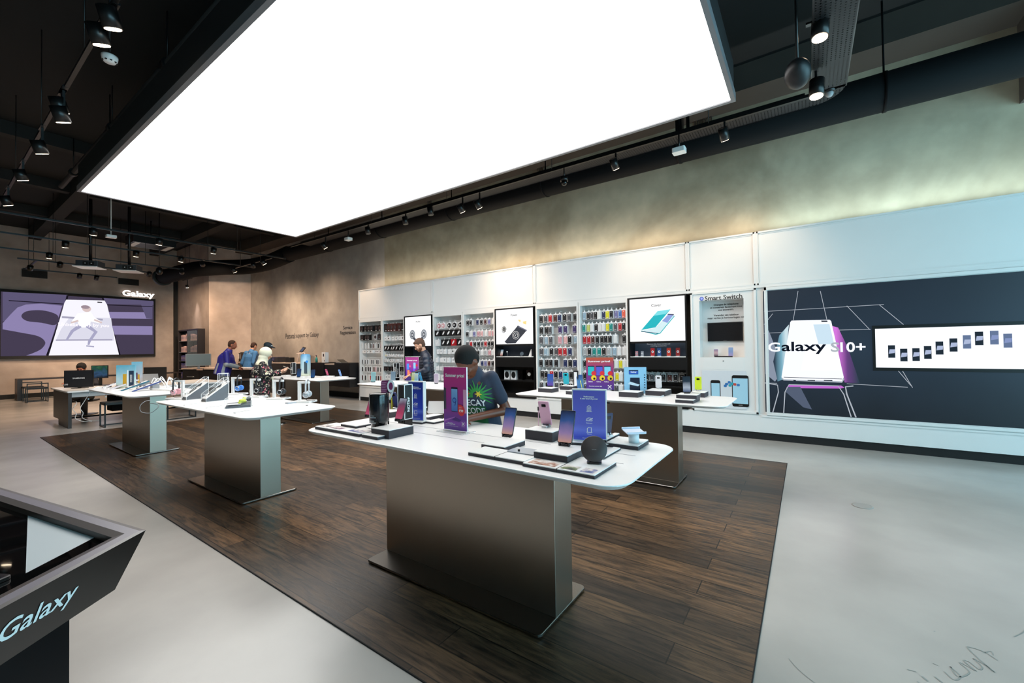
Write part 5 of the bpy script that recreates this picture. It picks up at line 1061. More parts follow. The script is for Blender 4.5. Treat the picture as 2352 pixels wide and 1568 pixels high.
# the headphones hang edge-on to the room: ear cup facing the camera
hp_stand(535, 904, 'holding the blue headphones', 'black and blue headphones hanging on the second stand from the left', '#3f7fd0', '#1a1c24')
hp_stand(578, 912, 'in front of the woman in the pale scarf', 'black headphones in front of the woman in the pale scarf', '#1b1c20', '#1b1c20')
hp_stand(630, 914, 'holding the ringed dark grey headphones', 'dark grey headphones with a bright ring', '#2b2c30', '#2b2c30')
hp_stand(688, 919, 'rightmost on the headphone table', 'silver white headphones hanging on the rightmost stand', '#aeb4ba', '#c9cdd2')
hp_stand(420, 911, 'at the left end of the headphone table', 'black headphones with a pink ear cup at the left end', '#e8a9b2', '#1b1c20', rot=-62, flip=-1)
def edge_case(o, w, d, h, r=.0022, zf=None):
    """clear acrylic cover drawn by its bright edges; zf gives a lower front height"""
    hf = zf or h; s = MB(); C4 = [(-w, -d, hf), (w, -d, hf), (w, d, h), (-w, d, h)]
    for (x, y, z) in C4: s.cyl((x, y, 0), (x, y, z), r, n=6)
    for i in range(4): s.cyl(C4[i], C4[(i + 1) % 4], r, n=6); s.cyl((C4[i][0], C4[i][1], .002), (C4[(i + 1) % 4][0], C4[(i + 1) % 4][1], .002), r, n=6)
    s.build('acrylic_edges', acryledge, o)
    g = MB(); g.add([(-w, -d, 0), (w, -d, 0), (w, d, 0), (-w, d, 0)] + C4, [(0, 1, 5, 4), (1, 2, 6, 5), (2, 3, 7, 6), (3, 0, 4, 7), (4, 5, 6, 7)]); g.build('acrylic_cover', mat('acrylic_sheet', '#f2f6f8', .05, alpha=.05), o)
def slant_case(u, v, lab, L=.23):
    P = att(u, v, TZ); o = thing('slanted_case', lab, 'display case', P, rz(-86))
    M = Matrix.Identity(4)
    MB().rings([[(-.055, -L / 2, 0), (-.055, L / 2, 0), (-.055, L / 2, .20), (-.055, -L / 2, .035)], [(.055, -L / 2, 0), (.055, L / 2, 0), (.055, L / 2, .20), (.055, -L / 2, .035)]]).build('wedge', mat('wedge_slate', '#4a525b', .3), o)
    a = math.atan2(.165, L); T = Matrix.Translation((0, -L / 2, .037)) @ Matrix.Rotation(a, 4, 'X'); Ls = L / math.cos(a)
    MB(T).box(-.055, .055, 0, Ls, 0, .006).build('white_face', white, o)
    MB().box(-.057, .057, -L / 2 - .004, -L / 2, 0, .02).build('front_strip', black, o)
    b = MB(T); b.tube([(-.02, Ls * .3, .012), (-.025, Ls * .5, .014), (-.01, Ls * .7, .013), (.015, Ls * .78, .013), (.025, Ls * .7, .013)], .004); b.box(.0, .012, Ls * .2, Ls * .55, .006, .012).box(-.03, -.01, Ls * .7, Ls * .86, .006, .016); b.build('earphone_cord', black, o)
    b = MB(T)
    for k in range(4): b.box(-.05, -.02 + .01 * k, Ls * (.1 + .03 * k), Ls * (.112 + .03 * k), .0062, .0068)
    b.build('small_print', mat('print_grey', '#8a8c90'), o)
    edge_case(o, .06, L / 2 + .005, .27, zf=.09); return o
slant_case(449, 916, 'left one of two slanted clear cases with earphones')
slant_case(494, 920, 'right one of two slanted clear cases with earphones')
P = att(499, 915, TZ) + Vector((.16, .25, 0)); o = thing('tall_case', 'tall clear case behind the slanted cases holding white earbuds', 'display case', P, rz(-30)); edge_case(o, .055, .05, .30); MB().box(-.05, .05, -.045, .045, 0, .02).build('base', black, o)
MB().box(-.04, -.028, -.01, .01, .02, .16).box(.0, .025, -.01, .01, .02, .15).build('earbud_holder', whitepl, o); MB().ell((.012, 0, .17), (.018, .012, .022)).ell((.048, 0, .19), (.01, .01, .014)).build('earbuds', whitepl, o)
P = att(549, 935, TZ); o = thing('low_case', 'low clear case holding yellow green earphones and a black puck', 'display case', P, rz(-28)); edge_case(o, .115, .085, .10)
MB().rings([[(-.11, -.08, 0), (-.11, .08, 0), (-.11, .08, .04), (-.11, -.08, .02)], [(.11, -.08, 0), (.11, .08, 0), (.11, .08, .06), (.11, -.08, .03)]]).build('wedge', mat('wedge_slate', '#4a525b', .3), o)
MB().box(-.10, .02, -.07, .02, .036, .04).build('card', white, o); MB().ell((.03, 0, .065), (.035, .025, .02)).cyl((.0, -.03, .05), (.06, .03, .055), .01).ell((.045, .03, .085), (.02, .02, .02)).build('green_earphones', mat('lime', '#c3cf2e', .35), o)
MB(Matrix.Translation((.085, .03, .08)) @ Matrix.Rotation(1.2, 4, 'X')).cyl((0, 0, -.008), (0, 0, .008), .024, n=20).build('puck', black, o)
for k, (u, v, lab) in enumerate(((443, 929, 'left'), (495, 935, 'middle'), (560, 946, 'right'))):
    P = att(u, v, TZ); o = thing('price_tag', 'flat clear price tag lying at the near edge, %s of three' % lab, 'price tag', P, rz(-84))
    MB().slab(-.02, .02, -.085, .085, 0, .008, .004).build('holder', acryledge, o); MB().box(-.008, .008, -.07, .06, .008, .0085).build('print', mat('print_grey', '#8a8c90'), o)
P = att(668, 926, TZ); tag(MB().slab(-.05, .05, -.035, .035, 0, .015, .012).build('charger_block', mat('pad_grey', '#a4acb4', .3), loc=P), 'small grey pad left of the rightmost headphone stand', 'charger')
P = att(705, 931, TZ); tag(MB().cyl((0, 0, 0), (0, 0, .004), .012).build('cable_grommet', black, loc=P), 'small black grommet near the right end of the headphone table', 'grommet')
P = atz(348, 924, TZ - .02); tag(MB().wire([(0, .02, .022), (-.06, .0, .02), (-.11, -.01, -.03), (-.10, -.02, -.10), (-.02, -.05, -.12), (.05, -.05, -.06), (.06, .02, -.03), (.04, .25, -.03)], .004).build('loose_cable', grey, loc=P), 'grey loose cable hanging over the left corner of the headphone table', 'cable')

# --- far left table: slanted watch boards, two printed signs, tangled cables
for k, (u, v, c) in enumerate(((238, 890, '#e9e9ee'), (256, 893, '#c9c4cc'), (278, 897, '#145a72'), (303, 899, '#2c3f7a'))):
    P = att(u, v, TZ); lab = ['leftmost, with grey screen', 'second from the left', 'teal edged, third from the left', 'blue edged, nearest the printed signs'][k]
    o = thing('slanted_board', 'slanted white display board for watches, ' + lab, 'display stand', P, rz(-84))
    a = .34; M = Matrix.Rotation(a, 4, 'X')
    MB(M).slab(-.055, .055, -.02, .36, .0, .014, .008).build('board', white, o); MB().box(-.04, .04, .24, .33, 0, .09).build('foot', grey, o)
    MB(M).box(.055, .062, -.02, .36, -.002, .018).build('edge', mat('edge' + c, c, .4), o); b = MB(M)
    for j in range(3): b.cyl((-.01, .08 + j * .09, .014), (-.01, .08 + j * .09, .022), .017, n=16)
    b.build('watch_face', mat('watch_face', '#6d5a66', .3), o)
    if k in (0, 2, 3): MB().tube([(0, -.02, .01), (0, -.08, .012), (0, -.14, -.02), (0, -.18, -.045)], [.012, .012, .012, .009]).build('strap', whitepl, o)
P = att(247, 893, TZ); tag(MB().wire([(0, .1, .03), (-.03, .0, .02), (-.05, -.06, -.03), (-.02, -.09, -.04), (0, -.04, .0), (.03, .0, .02)], .008).build('watch_strap', whitepl, loc=P), 'white curled strap hanging over the near edge of the farthest left table', 'strap')
def tall_print(u, v, w_, h_, rot, lab, stops, pic):
    P = att(u, v, TZ); o = thing('counter_sign', lab, 'sign', P, rz(rot)); MB().box(-w_ / 2, w_ / 2, -.02, .02, 0, h_).build('panel', grad('tp' + lab[:6], stops, 'Z', 0, h_, nz=.35, nsc=12), o)
    s = MB()
    for (x0, x1, z0, z1, k) in pic: s.box(x0 * w_, x1 * w_, -.022, -.02, z0 * h_, z1 * h_, k)
    s.build('picture', [mat('tp0', '#c79a2c', .4), mat('tp1', '#e8ecef', .4), mat('tp2', '#1f3048', .4), mat('tp3', '#a8402c', .4), mat('tp4', '#5a3048', .4)], o); return o
tall_print(290, 891, .25, .385, -35, 'wide pale blue printed sign with phones on the farthest left table', [(0, '#c9c8b0'), (.3, '#b8d2d8'), (1, '#5aa6c0')], [(-.15, .05, .15, .62, 0), (.08, .14, .0, .78, 1), (.18, .44, .05, .75, 2), (.24, .36, .25, .58, 1)])
tall_print(315, 886, .145, .43, -35, 'tall narrow printed sign with phones on the farthest left table', [(0, '#a8907a'), (.4, '#b8b8c0'), (1, '#7ab8d0')], [(-.35, -.15, .1, .42, 3), (-.1, .1, .1, .55, 4), (.12, .3, .1, .48, 0)])
P = att(362, 890, TZ); o = thing('cable_tangle', 'tangle of white charging cables on the right end of the farthest left table', 'cable', P)
random.seed(3)
for k in range(7):
    x, y_ = random.uniform(-.1, .25), random.uniform(-.2, .3); r_ = random.uniform(.03, .06)
    MB().wire([(x - r_ * 1.5, y_, .005), (x - r_, y_ + .02, .08), (x, y_ + .03, .15 + random.uniform(-.02, .03)), (x + r_, y_ + .02, .09), (x + r_ * 1.6, y_ - .02, .01), (x + r_ * 3, y_ - .05, .006)], .007).build('cable_loop', whitepl, o)
P = att(352, 896, TZ); tag(MB().tube([(0, .15, .02), (.0, .0, .015), (.06, -.25, .018), (.09, -.5, .018)], .013).build('white_bar', whitepl, loc=P), 'white round bar lying at the near edge beside the cable tangle', 'cable')
# ---------------------------------------------------------------- back of the hall
def stool(P, rot, lab, back=True, h=.46, w=.23, cat='chair', group=None):
    o = thing('stool', lab, cat, (P.x, P.y, 0), rot, group); r = .012
    MB().slab(-w, w, -.2, .2, h - .05, h, .02).build('seat', black, o)
    for sx in (-1, 1):
        b = MB(); x = sx * (w - .01)
        b.box(x - r, x + r, -.2, -.2 + 2 * r, 0, h - .05).box(x - r, x + r, .2 - 2 * r, .2, 0, h + (.14 if back else -.05)).box(x - r, x + r, -.2 + 2 * r, .2 - 2 * r, 0, 2 * r).build('side_frame', rail_m, o)
    MB().box(-w + .022, w - .022, -.2, -.18, 0, .022).build('floor_bar', rail_m, o)
    if back: MB().box(-w + .022, w - .022, .18, .2, h + .11, h + .14).build('back_bar', rail_m, o)
    return o
o = thing('wall_bench_table', 'long dark brown table standing along the wall under the wide screen', 'table', (4.2, 21.3, 0))
MB().box(-2.25, 2.25, -.3, .3, .665, .71).build('tabletop', brownp, o)
for x in (-2.25, 2.14): MB().box(x, x + .11, -.3, .3, 0, .665).build('leg', brownp, o)
P = atz(88, 924); stool(Vector((P.x, P.y + .3, 0)), rz(180), 'black metal framed stool at the wall table, nearer one at its left end')
stool(Vector((P.x - .0, P.y + 1.1, 0)), 0, 'black metal framed stool tucked at the wall table behind the first')
stool(Vector((P.x + 1.0, P.y + .9, 0)), rz(0), 'black stool at the wall table just left of the seated person')
# left desk
o = thing('computer_desk', 'dark brown desk with white top and monitors on the left', 'desk', (1.8, 12.2, 0))
MB().box(0, .05, 0, .47, 0, .72).box(0, .05, .475, .98, 0, .72).box(0.02, .05, 1.0, 1.7, .1, .72).build('end_panel', brownp, o)
MB().slab(-.02, 2.9, -.02, 1.75, .72, .75, .03).build('desktop', whitesolid, o)
MB().box(.05, 2.85, .03, .05, .62, .72).build('apron', mat('apron_grey', '#a9adb0', .4), o)
MB().box(2.85, 2.9, 0, .98, 0, .72).build('end_panel', brownp, o)
MB().box(.75, 1.5, .45, .9, .22, .60).box(.06, 2.8, .5, .54, .58, .62).box(.06, 2.8, .5, .54, .14, .17).build('equipment_cabinet', mat('eq_black', '#070708', .8, spec=.1), o)
MB().cyl((.35, .345, .54), (.35, .335, .54), .012).cyl((.62, .345, .56), (.62, .335, .56), .012).build('lock', silver, o)
for k, (x, dx) in enumerate(((.12, -.04), (.22, -.03))):
    MB().wire([(x + .1, .02, .70) if k else (x, .33, .53), (x + .02, .1, .5), (x + dx, .1, .38), (x + .01, .1, .28), (x, .1, .18), (x + .12, .12, .10), (x + .25, .15, .08)], .006).build('hanging_cable', whitepl, o)
for k, (x, y, h) in enumerate(((2.45, 11.85, .5), (3.0, 11.85, .5))):
    stool(Vector((x, y, 0)), rz(180), ('left' if k == 0 else 'right') + ' black upholstered stool in front of the computer desk', back=False, h=h, w=.22)
o2 = thing('computer_desk', 'dark second desk behind the cable tangle carrying a black monitor', 'desk', (4.75, 11.9, 0))
MB().slab(0, 1.6, 0, 1.0, .72, .75, .03).build('desktop', black, o2)
for x in (0.02, 1.53): MB().box(x, x + .05, .02, .96, 0, .72).build('end_panel', black, o2)
P = atz(414, 962); stool(P + Vector((.05, .25, 0)), rz(0), 'black sled framed stool seen between the second and the farthest left table', back=False, h=.47, w=.27)
def monitor(P, rot, w, h, zc, lab, face, stand=True, zb=None, backc=None):
    o = thing('monitor', lab, 'monitor', P, rot); z0 = zc - P.z - h / 2
    cs_ = MB().box(-w / 2, w / 2, -.012, .015, z0, z0 + h).build('casing', backc or black, o)
    if face: MB().box(-w / 2 + .012, w / 2 - .012, -.014, -.012, z0 + .012, z0 + h - .012).build('screen', face, cs_)
    MB().box(-.03, .03, .015, .035, .01, z0 + h * .5).build('stand_neck', backc or black, o); MB().slab(-.12, .12, -.06, .14, 0, .012, .03).build('stand_foot', black, o); return o, z0
def mon_px(u0, u1, vt, vb, zt, rot, dep, lab, face, **k):
    C = atd((u0 + u1) / 2, (vt + vb) / 2, dep); fac = 1.32; w = (u1 - u0) / FPX * dep / fac; h = (vb - vt) / FPX * dep
    return monitor(Vector((C.x, C.y, zt)), rot, w, h, C.z, lab, face, **k)
o, z0 = mon_px(148, 215, 850, 889, .75, rz(-32), 9.2, 'black monitor with SAMSUNG on its screen at the left desk', mat('screen_off2', '#222226', .2))
text('SAMSUNG', card, o, 0, z0 + .2, -.0145, w=.2, bold=.02); text('12:00', card, o, -.22, z0 + .07, -.0145, w=.09)
mon_px(210, 249, 839, 868, .75, rz(-32), 9.9, 'monitor with a blue and green landscape picture behind the left desk monitor', grad('landscape', [(0, '#18222e'), (.3, '#35567a'), (.6, '#1f4a3a'), (1, '#4a7a5a')], 'Z', .2, .55, emit=.8, nz=1.2, nsc=9))
mon_px(328, 385, 843, 880, .75, rz(-38), 10.6, 'plain black monitor behind the cable tangle', None)
P = atz(256, 886, .75); o = thing('laptop', 'open light grey laptop seen from behind on the left desk', 'laptop', Vector((3.3, 12.75, .75)), rz(140))
MB().slab(-.17, .17, -.12, .12, 0, .015, .01).build('keyboard_base', silver, o); MB(Matrix.Translation((0, .12, .012)) @ Matrix.Rotation(math.radians(-15), 4, 'X')).box(-.17, .17, 0, .008, 0, .26).build('lid', mat('laptop_grey', '#a9adb2', .35, .3), o)
P = Vector((2.45, 12.55, .75)); o = thing('computer_mouse', 'small brown mouse dock on the left desk before the SAMSUNG monitor', 'mouse', P); MB().ell((0, 0, .03), (.07, .05, .03)).build('body', brownp, o)

# glass cabinet against the alcove
o = thing('glass_cabinet', 'tall black cabinet with glass door and open shelves against the alcove', 'cabinet', (6.26, 20.15, 0), EAST)
MB().box(-1.03, -.98, 0, .24, 0, 2.42).box(1.0, 1.05, 0, .24, 0, 2.42).box(-.03, .03, 0, .24, 0, 2.42).box(-.98, 1.0, 0, .24, 2.37, 2.42).box(-.98, 1.0, .21, .24, 0, 2.37).box(-.98, 1.0, 0, .21, 0, .1).build('carcass', mat('cab_black', '#1a1112', .35), o)
for x0, x1 in ((-.98, -.03), (.03, 1.0)):
    for z in (.45, .8, 1.15, 1.5, 1.95): MB().box(x0, x1, .02, .21, z, z + .015).build('shelf', mat('glass_shelf', '#cfd6d8', .1, alpha=.5), o)
MB().box(.05, .98, -.008, 0, .1, 2.36).build('glass_door', mat('door_glass', '#9fb0b4', .03, alpha=.25), o)
random.seed(11)
for zi, (z, c, n) in enumerate(((.47, '#4b4a86', 5), (.82, '#4b4a86', 5), (1.165, '#55528e', 5), (1.515, '#d9b6b0', 6), (1.965, '#e3c0ba', 6))):
    for side, xs in (('open left', -.98), ('glass right', .03)):
        if side == 'glass right' and zi in (0, 1): continue
        for k in range(n):
            w = .8 / n; h = random.uniform(.20, .29); x = xs + .1 + k * w
            tag(MB().box(0, w - .02, -.06, .06, 0, h).box(.02, w - .04, -.062, -.06, h * .3, h * .7, 1).build('carton', [mat('carton' + c, c, .5), mat('carton_label', '#9a8a9a', .5)], loc=(6.26 + .12, 20.15 - x, z), rotz=EAST),
                '%s carton, %s on %s, %s half of black cabinet' % ('purple' if zi < 3 else 'pale pink', ORD[k], ('the lowest shelf', 'the second shelf', 'the middle shelf', 'the fourth shelf', 'the top shelf')[zi], side), 'box', 'cartons in the black cabinet')

# service counter, turned a little
a_ = math.atan2(-.97, .244)
o = thing('service_counter', 'long black service counter with pale top where the man in blue leans', 'counter', (5.0, 16.6, 0), a_)
Lc = 3.05
MB().box(0, Lc, 0.03, .7, 0, .96).build('body', mat('counter_black', '#0e0d10', .4), o)
MB().box(-.02, Lc + .02, 0, .75, .96, 1.0).build('countertop', mat('counter_top', '#cdb9ac', .3), o)
for x in (.8, 1.6, 2.4): MB().box(x, x + .006, 0.026, .03, .02, .95).build('panel_joint', brownp, o)
MB().cyl((.25, .01, .72), (.6, .01, .72), .008).build('handle', silver, o)
Mx = Matrix.Translation((5.0, 16.6, 0)) @ Matrix.Rotation(a_, 4, 'Z')
C = atd(456, 826, 12.6); o, z0 = monitor(Vector((C.x, C.y, 1.0)), rz(-28), .62, .36, C.z, 'grey blue monitor seen from behind on the service counter', mat('monitor_greyblue', '#5f7078', .4), backc=grey)
q = Mx @ Vector((.95, -.02, 1.0)); tag(MB().box(-.14, .14, -.02, .1, 0, .012).box(-.14, .14, -.03, -.02, -.06, .012).build('leaflet_tray', mat('pinkish', '#cdb0a4', .5), loc=q, rotz=a_), 'pale pink folded leaflet tray on the edge of the service counter', 'tray')
q = Mx @ Vector((2.5, .3, 1.0)); tag(MB().box(-.3, .3, -.15, .15, 0, .01).box(-.2, .1, -.1, .1, .01, .02).build('paper_sheets', card, loc=q, rotz=a_), 'white paper sheets on the service counter right of the man in blue', 'paper')

# back counter along the wall
o = thing('back_counter', 'long black counter with pale top along the concrete wall', 'counter', (7.45, 14.9, 0), EAST)
MB().box(-3.75, 1.62, 0.02, .54, 0, 1.07).build('body', mat('counter_black', '#0e0d10', .4), o)
MB().box(-3.75, 1.6, 0, .56, 1.07, 1.105).box(2.45, 3.0, 0, .56, 1.06, 1.09).build('countertop', mat('counter_top', '#cdb9ac', .3), o)
MB().box(1.62, 2.43, -.02, .56, .40, 1.12).box(3.02, 3.8, -.02, .56, .40, 1.12).box(2.43, 3.02, .0, .56, .40, 1.06).build('end_block', mat('counter_black', '#0e0d10', .4), o)
for x in (-2.5, -1.2, 0.2): MB().box(x, x + .006, .014, .02, .02, 1.05).build('panel_joint', brownp, o)
def on_back(u): 
    q = atX(u, 833, 7.65); return Vector((7.68, q.y, 1.105))
def bc(u, w_, h_, name, lab, cat, m, d=.15): 
    P = on_back(u); o = thing(name, lab, cat, P, EAST); MB().box(-w_ / 2, w_ / 2, -d / 2, d / 2, 0, h_).build('body', m, o, bevel=.004); return o
P = on_back(553); o = thing('folder_rack', 'dark rack holding black folders with white spines behind the man in blue', 'shelf', P, EAST)
MB().box(-.3, -.26, -.15, .15, 0, .38).box(.26, .3, -.15, .15, 0, .38).box(-.26, .26, -.15, .15, 0, .02).box(-.26, .26, .13, .15, 0.02, .36).build('frame', brownp, o)
for k in range(4):
    q = P + Vector((0, .2 - k * .12, .022)); tag(MB().box(-.045, .045, -.12, .11, 0, .33).box(-.02, .02, -.122, -.12, .1, .28, 1).build('ring_binder', [black, card], loc=q, rotz=EAST), 'black ring binder with white spine label, %s from the left in the rack' % ORD[k], 'binder', 'ring binders in the rack')
P = on_back(508); o = thing('small_shelf', 'small dark shelf partly behind the man in blue', 'shelf', P, EAST); MB().box(-.35, .35, -.12, .12, .26, .30).box(-.33, -.3, -.12, .12, 0, .26).box(.3, .33, -.12, .12, 0, .26).build('frame', brownp, o)
P = on_back(636); o = thing('printer', 'dark purple grey printer on the back counter', 'printer', P, EAST)
MB().slab(-.34, .16, -.2, .2, .05, .19, .04).build('body', mat('printer_purple', '#33304f', .4), o); MB().box(.18, .40, -.2, .2, 0, .18).build('paper_unit', mat('printer_dark', '#2a282c', .4), o); MB().box(-.15, .0, -.1, .1, 0, .05).build('foot', black, o); MB().box(-.3, .12, -.202, -.2, .10, .13).build('slot', mat('printer_slot', '#6a68a0', .4), o)
P = on_back(664); bc(664, .34, .17, 'storage_box', 'low dark box right of the printer on the back counter', 'box', black)
P = on_back(690); o = thing('tablet_stand', 'white slanted stand carrying a dark blue tablet on the back counter', 'stand', P, EAST)
MB().tube([(-.28, 0, 0), (-.12, 0, .34)], .012).tube([(-.12, 0, .33), (.22, 0, .33)], .014).tube([(.22, 0, .33), (.28, 0, .0)], .012).box(-.12, .12, -.1, .1, .30, .325).build('frame', mat('stand_pale', '#e0cfc8', .4), o); MB().box(-.16, .24, .1, .12, 0, .26).build('back_panel', black, o)
P2 = P + Vector((-.0, .04, .346)); o = thing('tablet', 'dark blue tablet leaning on top of the white slanted stand', 'tablet', P2, EAST); M = Matrix.Rotation(math.radians(-35), 4, 'X') @ Matrix.Rotation(math.radians(8), 4, 'Y')
MB(M).box(-.11, .11, -.008, .008, 0, .22).build('body', black, o); MB(M).box(-.085, .085, -.0095, -.008, .03, .19).build('screen', mat('tab_blue', '#27406a', .2), o)
P = on_back(725); o = thing('bottle', 'teal spray bottle on the back counter', 'bottle', P); MB().lathe([(0, 0), (.04, 0), (.04, .13), (.03, .16), (.012, .18), (.012, .21)], n=20).build('body', mat('bottle_teal', '#2f9a94', .3), o); MB().lathe([(.014, .2), (.014, .24), (0, .24)], n=16).box(-.035, .01, -.008, .008, .235, .255).build('spray_cap', mat('cap_dark', '#5a4a60', .4), o)
P = on_back(745); P.z = 1.12; o = thing('carton', 'tall white carton with small dark picture on the back counter', 'box', P, EAST); MB().box(-.10, .10, -.06, .06, 0, .33).build('carton_body', card, o); MB().box(-.035, .035, -.062, -.06, .19, .28).box(.03, .06, -.062, -.06, .03, .08).build('picture', mat('cb_dark', '#3b343a'), o)
P = on_back(783); P.z = 1.105; o = thing('laptop', 'thin dark laptop half open at the right end of the back counter', 'laptop', P + Vector((0, 0, .015)), EAST); MB().box(-.15, .15, -.11, .11, 0, .012).build('keyboard_base', grey, o); MB(Matrix.Rotation(.35, 4, 'Y')).box(-.13, .15, -.1, .12, .05, .058).build('lid', mat('laptop_dark', '#4a4740', .4), o)
tag(MB().cyl((0, 0, 0), (0, 0, .012), .11, n=28).build('floor_socket', chrome, loc=atz(646, 973, .006)), 'round bright metal floor plate beside the headphone table', 'floor socket')
tag(MB().lathe([(.0, 0), (.075, 0), (.078, .003), (.07, .004)], n=30).build('floor_plug', mat('cap_floor', '#a3a09b', .4), loc=atz(1981, 1162, 0)), 'faint round cap set in the concrete floor at the right', 'floor socket')
# writing-like scuffs on the concrete floor, bottom right
def floor_stroke(pts, wd, nm_, lab):
    W3 = [atz(u, v, .0012) for u, v in pts]; s = MB(); L = []; Rr = []
    for i, p in enumerate(W3):
        d = (W3[min(i + 1, len(W3) - 1)] - W3[max(i - 1, 0)]).normalized(); n = Vector((-d.y, d.x, 0)) * wd / 2; L.append(p + n); Rr.append(p - n)
    k = len(W3); s.add(L + Rr, [(k + i, k + i + 1, i + 1, i) for i in range(k - 1)]); return s
ox, oy, sc2 = 1740, 1400, 2352 / 612
def fp(l): return [(ox + p.x / sc2, oy + p.y / sc2) for p in catmull(l, 4)]
wr_o = thing('floor_writing', 'faint handwriting-like grey marks on the concrete floor at the bottom right', 'floor marking')
for l, wd in (([(2120, 445), (2010, 375), (1900, 335), (1855, 335), (1950, 430), (2020, 490), (2095, 550), (2060, 530), (2000, 480), (1905, 430)], .007), ([(1905, 430), (1980, 500), (1955, 525), (1870, 460), (1820, 450), (1930, 540), (1860, 500), (1780, 465), (1870, 550), (1770, 590), (1700, 500)], .006),
              ([(1700, 500), (1790, 585), (1735, 618), (1650, 545)], .006), ([(1450, 585), (1505, 630)], .010), ([(1565, 590), (1630, 640)], .008), ([(1410, 630), (1440, 660)], .008), ([(1320, 525), (1400, 545)], .006), ([(1545, 470), (1595, 492)], .004),
              ([(1990, 380), (2060, 365), (2080, 400)], .004), ([(275, 430), (340, 505), (410, 570), (500, 640)], .004), ([(1555, 185), (1568, 192)], .01), ([(2265, 235), (2340, 200), (2352, 180)], .004)):
    floor_stroke(fp(l), wd, '', '').build('stroke', mat('pencil_mark', '#8f938f', .6), wr_o)

# ---------------------------------------------------------------- the kiosk in the left foreground
ZK = 1.0
def offset(poly, d):
    n = len(poly); out = []
    for i in range(n):
        p0, p1, p2 = poly[i - 1], poly[i], poly[(i + 1) % n]; e1_ = (p1 - p0).normalized(); e2_ = (p2 - p1).normalized()
        n1 = Vector((-e1_.y, e1_.x)); n2 = Vector((-e2_.y, e2_.x)); a = p0 + n1 * d; b = p1 + n2 * d
        den = e1_.x * e2_.y - e1_.y * e2_.x; t = ((b.x - a.x) * e2_.y - (b.y - a.y) * e2_.x) / den; out.append(a + e1_ * t)
    return out
C0 = atz(335, 1217, ZK).xy; A1 = atz(0, 1119, ZK).xy; B1 = atz(0, 1399, ZK).xy
dA = (A1 - C0).normalized(); dB_ = (B1 - C0).normalized()
PA = C0 + dA * 1.7; PB_ = C0 + dB_ * .75; PC = PA + dB_ * .75
poly = [C0, PA, PC, PB_]
area_ = sum(poly[i].x * poly[(i + 1) % 4].y - poly[(i + 1) % 4].x * poly[i].y for i in range(4))
if area_ < 0: poly = poly[::-1]
o = thing('display_kiosk', 'dark display kiosk with grey metal rim and white Galaxy lettering, bottom left', 'display case', (C0.x, C0.y, 0)); cb = Vector((C0.x, C0.y))
def rg(d, z): return [(p.x - cb.x, p.y - cb.y, z) for p in offset(poly, d)]
def frame_ring(d0, z0, d1, z1, m, nm_):
    a, b = rg(d0, z0), rg(d1, z1); MB().add(a + b, [(i, (i + 1) % 4, 4 + (i + 1) % 4, 4 + i) for i in range(4)]).build(nm_, m, o)
rim1 = mat('rim_dark', '#5d5654', .35); rim2 = mat('rim_light', '#8f888f', .3)
frame_ring(0, ZK, .012, ZK + .002, rim1, 'outer_rim'); frame_ring(.012, ZK + .002, .038, ZK + .002, rim2, 'middle_rim'); frame_ring(.038, ZK + .002, .060, ZK - .002, rim1, 'inner_rim')
frame_ring(.060, ZK - .002, .062, ZK - .02, black, 'gasket')
r0 = rg(.061, ZK - .018); MB().add(r0, [(0, 1, 2, 3)]).build('glass_top', mat('kiosk_glass', '#08080a', .02, coat=1.0), o)
refl = [atz(u, v, ZK - .0175) for u, v in ((64, 1178), (238, 1223), (59, 1316))]  # white reflection on the kiosk glass, painted as a flat pale triangle
MB().add([(p.x - C0.x, p.y - C0.y, p.z) for p in refl], [(0, 2, 1)]).build('painted_reflection', mat('reflection_pale', '#d3dcdf', .3), o)
MB().rings([rg(.055, ZK - .145), rg(0, ZK - .0)], cap=False).build('fascia', mat('fascia_brown', '#161110', .35), o)
MB().rings([rg(.13, ZK - .145), rg(.055, ZK - .1449)], cap=False).build('fascia_underside', black, o)
MB().rings([rg(.13, 0), rg(.13, ZK - .144)], cap=True).build('body', mat('kiosk_body', '#08080b', .35), o)
i0 = [i for i, p in enumerate(poly) if (p - C0).length < 1e-6][0]; in_ = offset(poly, .055)[i0]
up = Vector((C0.x - in_.x, C0.y - in_.y, .145)); 
eu = Vector((-dB_.x, -dB_.y, 0)).normalized(); nrm_ = Vector((eu.y, -eu.x, 0)); pn = offset(poly, .055); 
outw = Vector((-(pn[i0].x - C0.x), -(pn[i0].y - C0.y), 0)); nrm_ = nrm_ if nrm_.dot(outw) > 0 else -nrm_
ev = (nrm_ * .055 + Vector((0, 0, .145))).normalized(); fn = eu.cross(ev); fn = fn if fn.dot(nrm_) > 0 else -fn
# where the last letter ends: intersect the view ray of its pixel with the fascia plane
base3 = Vector((C0.x, C0.y, ZK)); d_ = Vector([float(x) for x in ray(172, 1365)]); t_ = (base3 - Vector((0, 0, EYE))).dot(fn) / d_.dot(fn); end = Vector((0, 0, EYE)) + d_ * t_
d2 = Vector([float(x) for x in ray(4, 1455)]); t2 = (base3 - Vector((0, 0, EYE))).dot(fn) / d2.dot(fn); st = Vector((0, 0, EYE)) + d2 * t2
wl = (end - st).dot(eu)
tx = text('Samsung Galaxy', mat('kiosk_letter', '#dfe6e6', .3), o, 0, 0, 0, w=wl * 2.45, h=.062, bold=.01)
mx_ = max(v.co.x for v in tx.data.vertices)
mid = (end + st) / 2; zc = (mid - base3).dot(ev)
for v in tx.data.vertices:
    a, b = v.co.x - mx_, v.co.z; q = base3 + eu * ((end - base3).dot(eu) + a) + ev * (zc + b) + fn * .0012; v.co = (q.x - C0.x, q.y - C0.y, q.z)
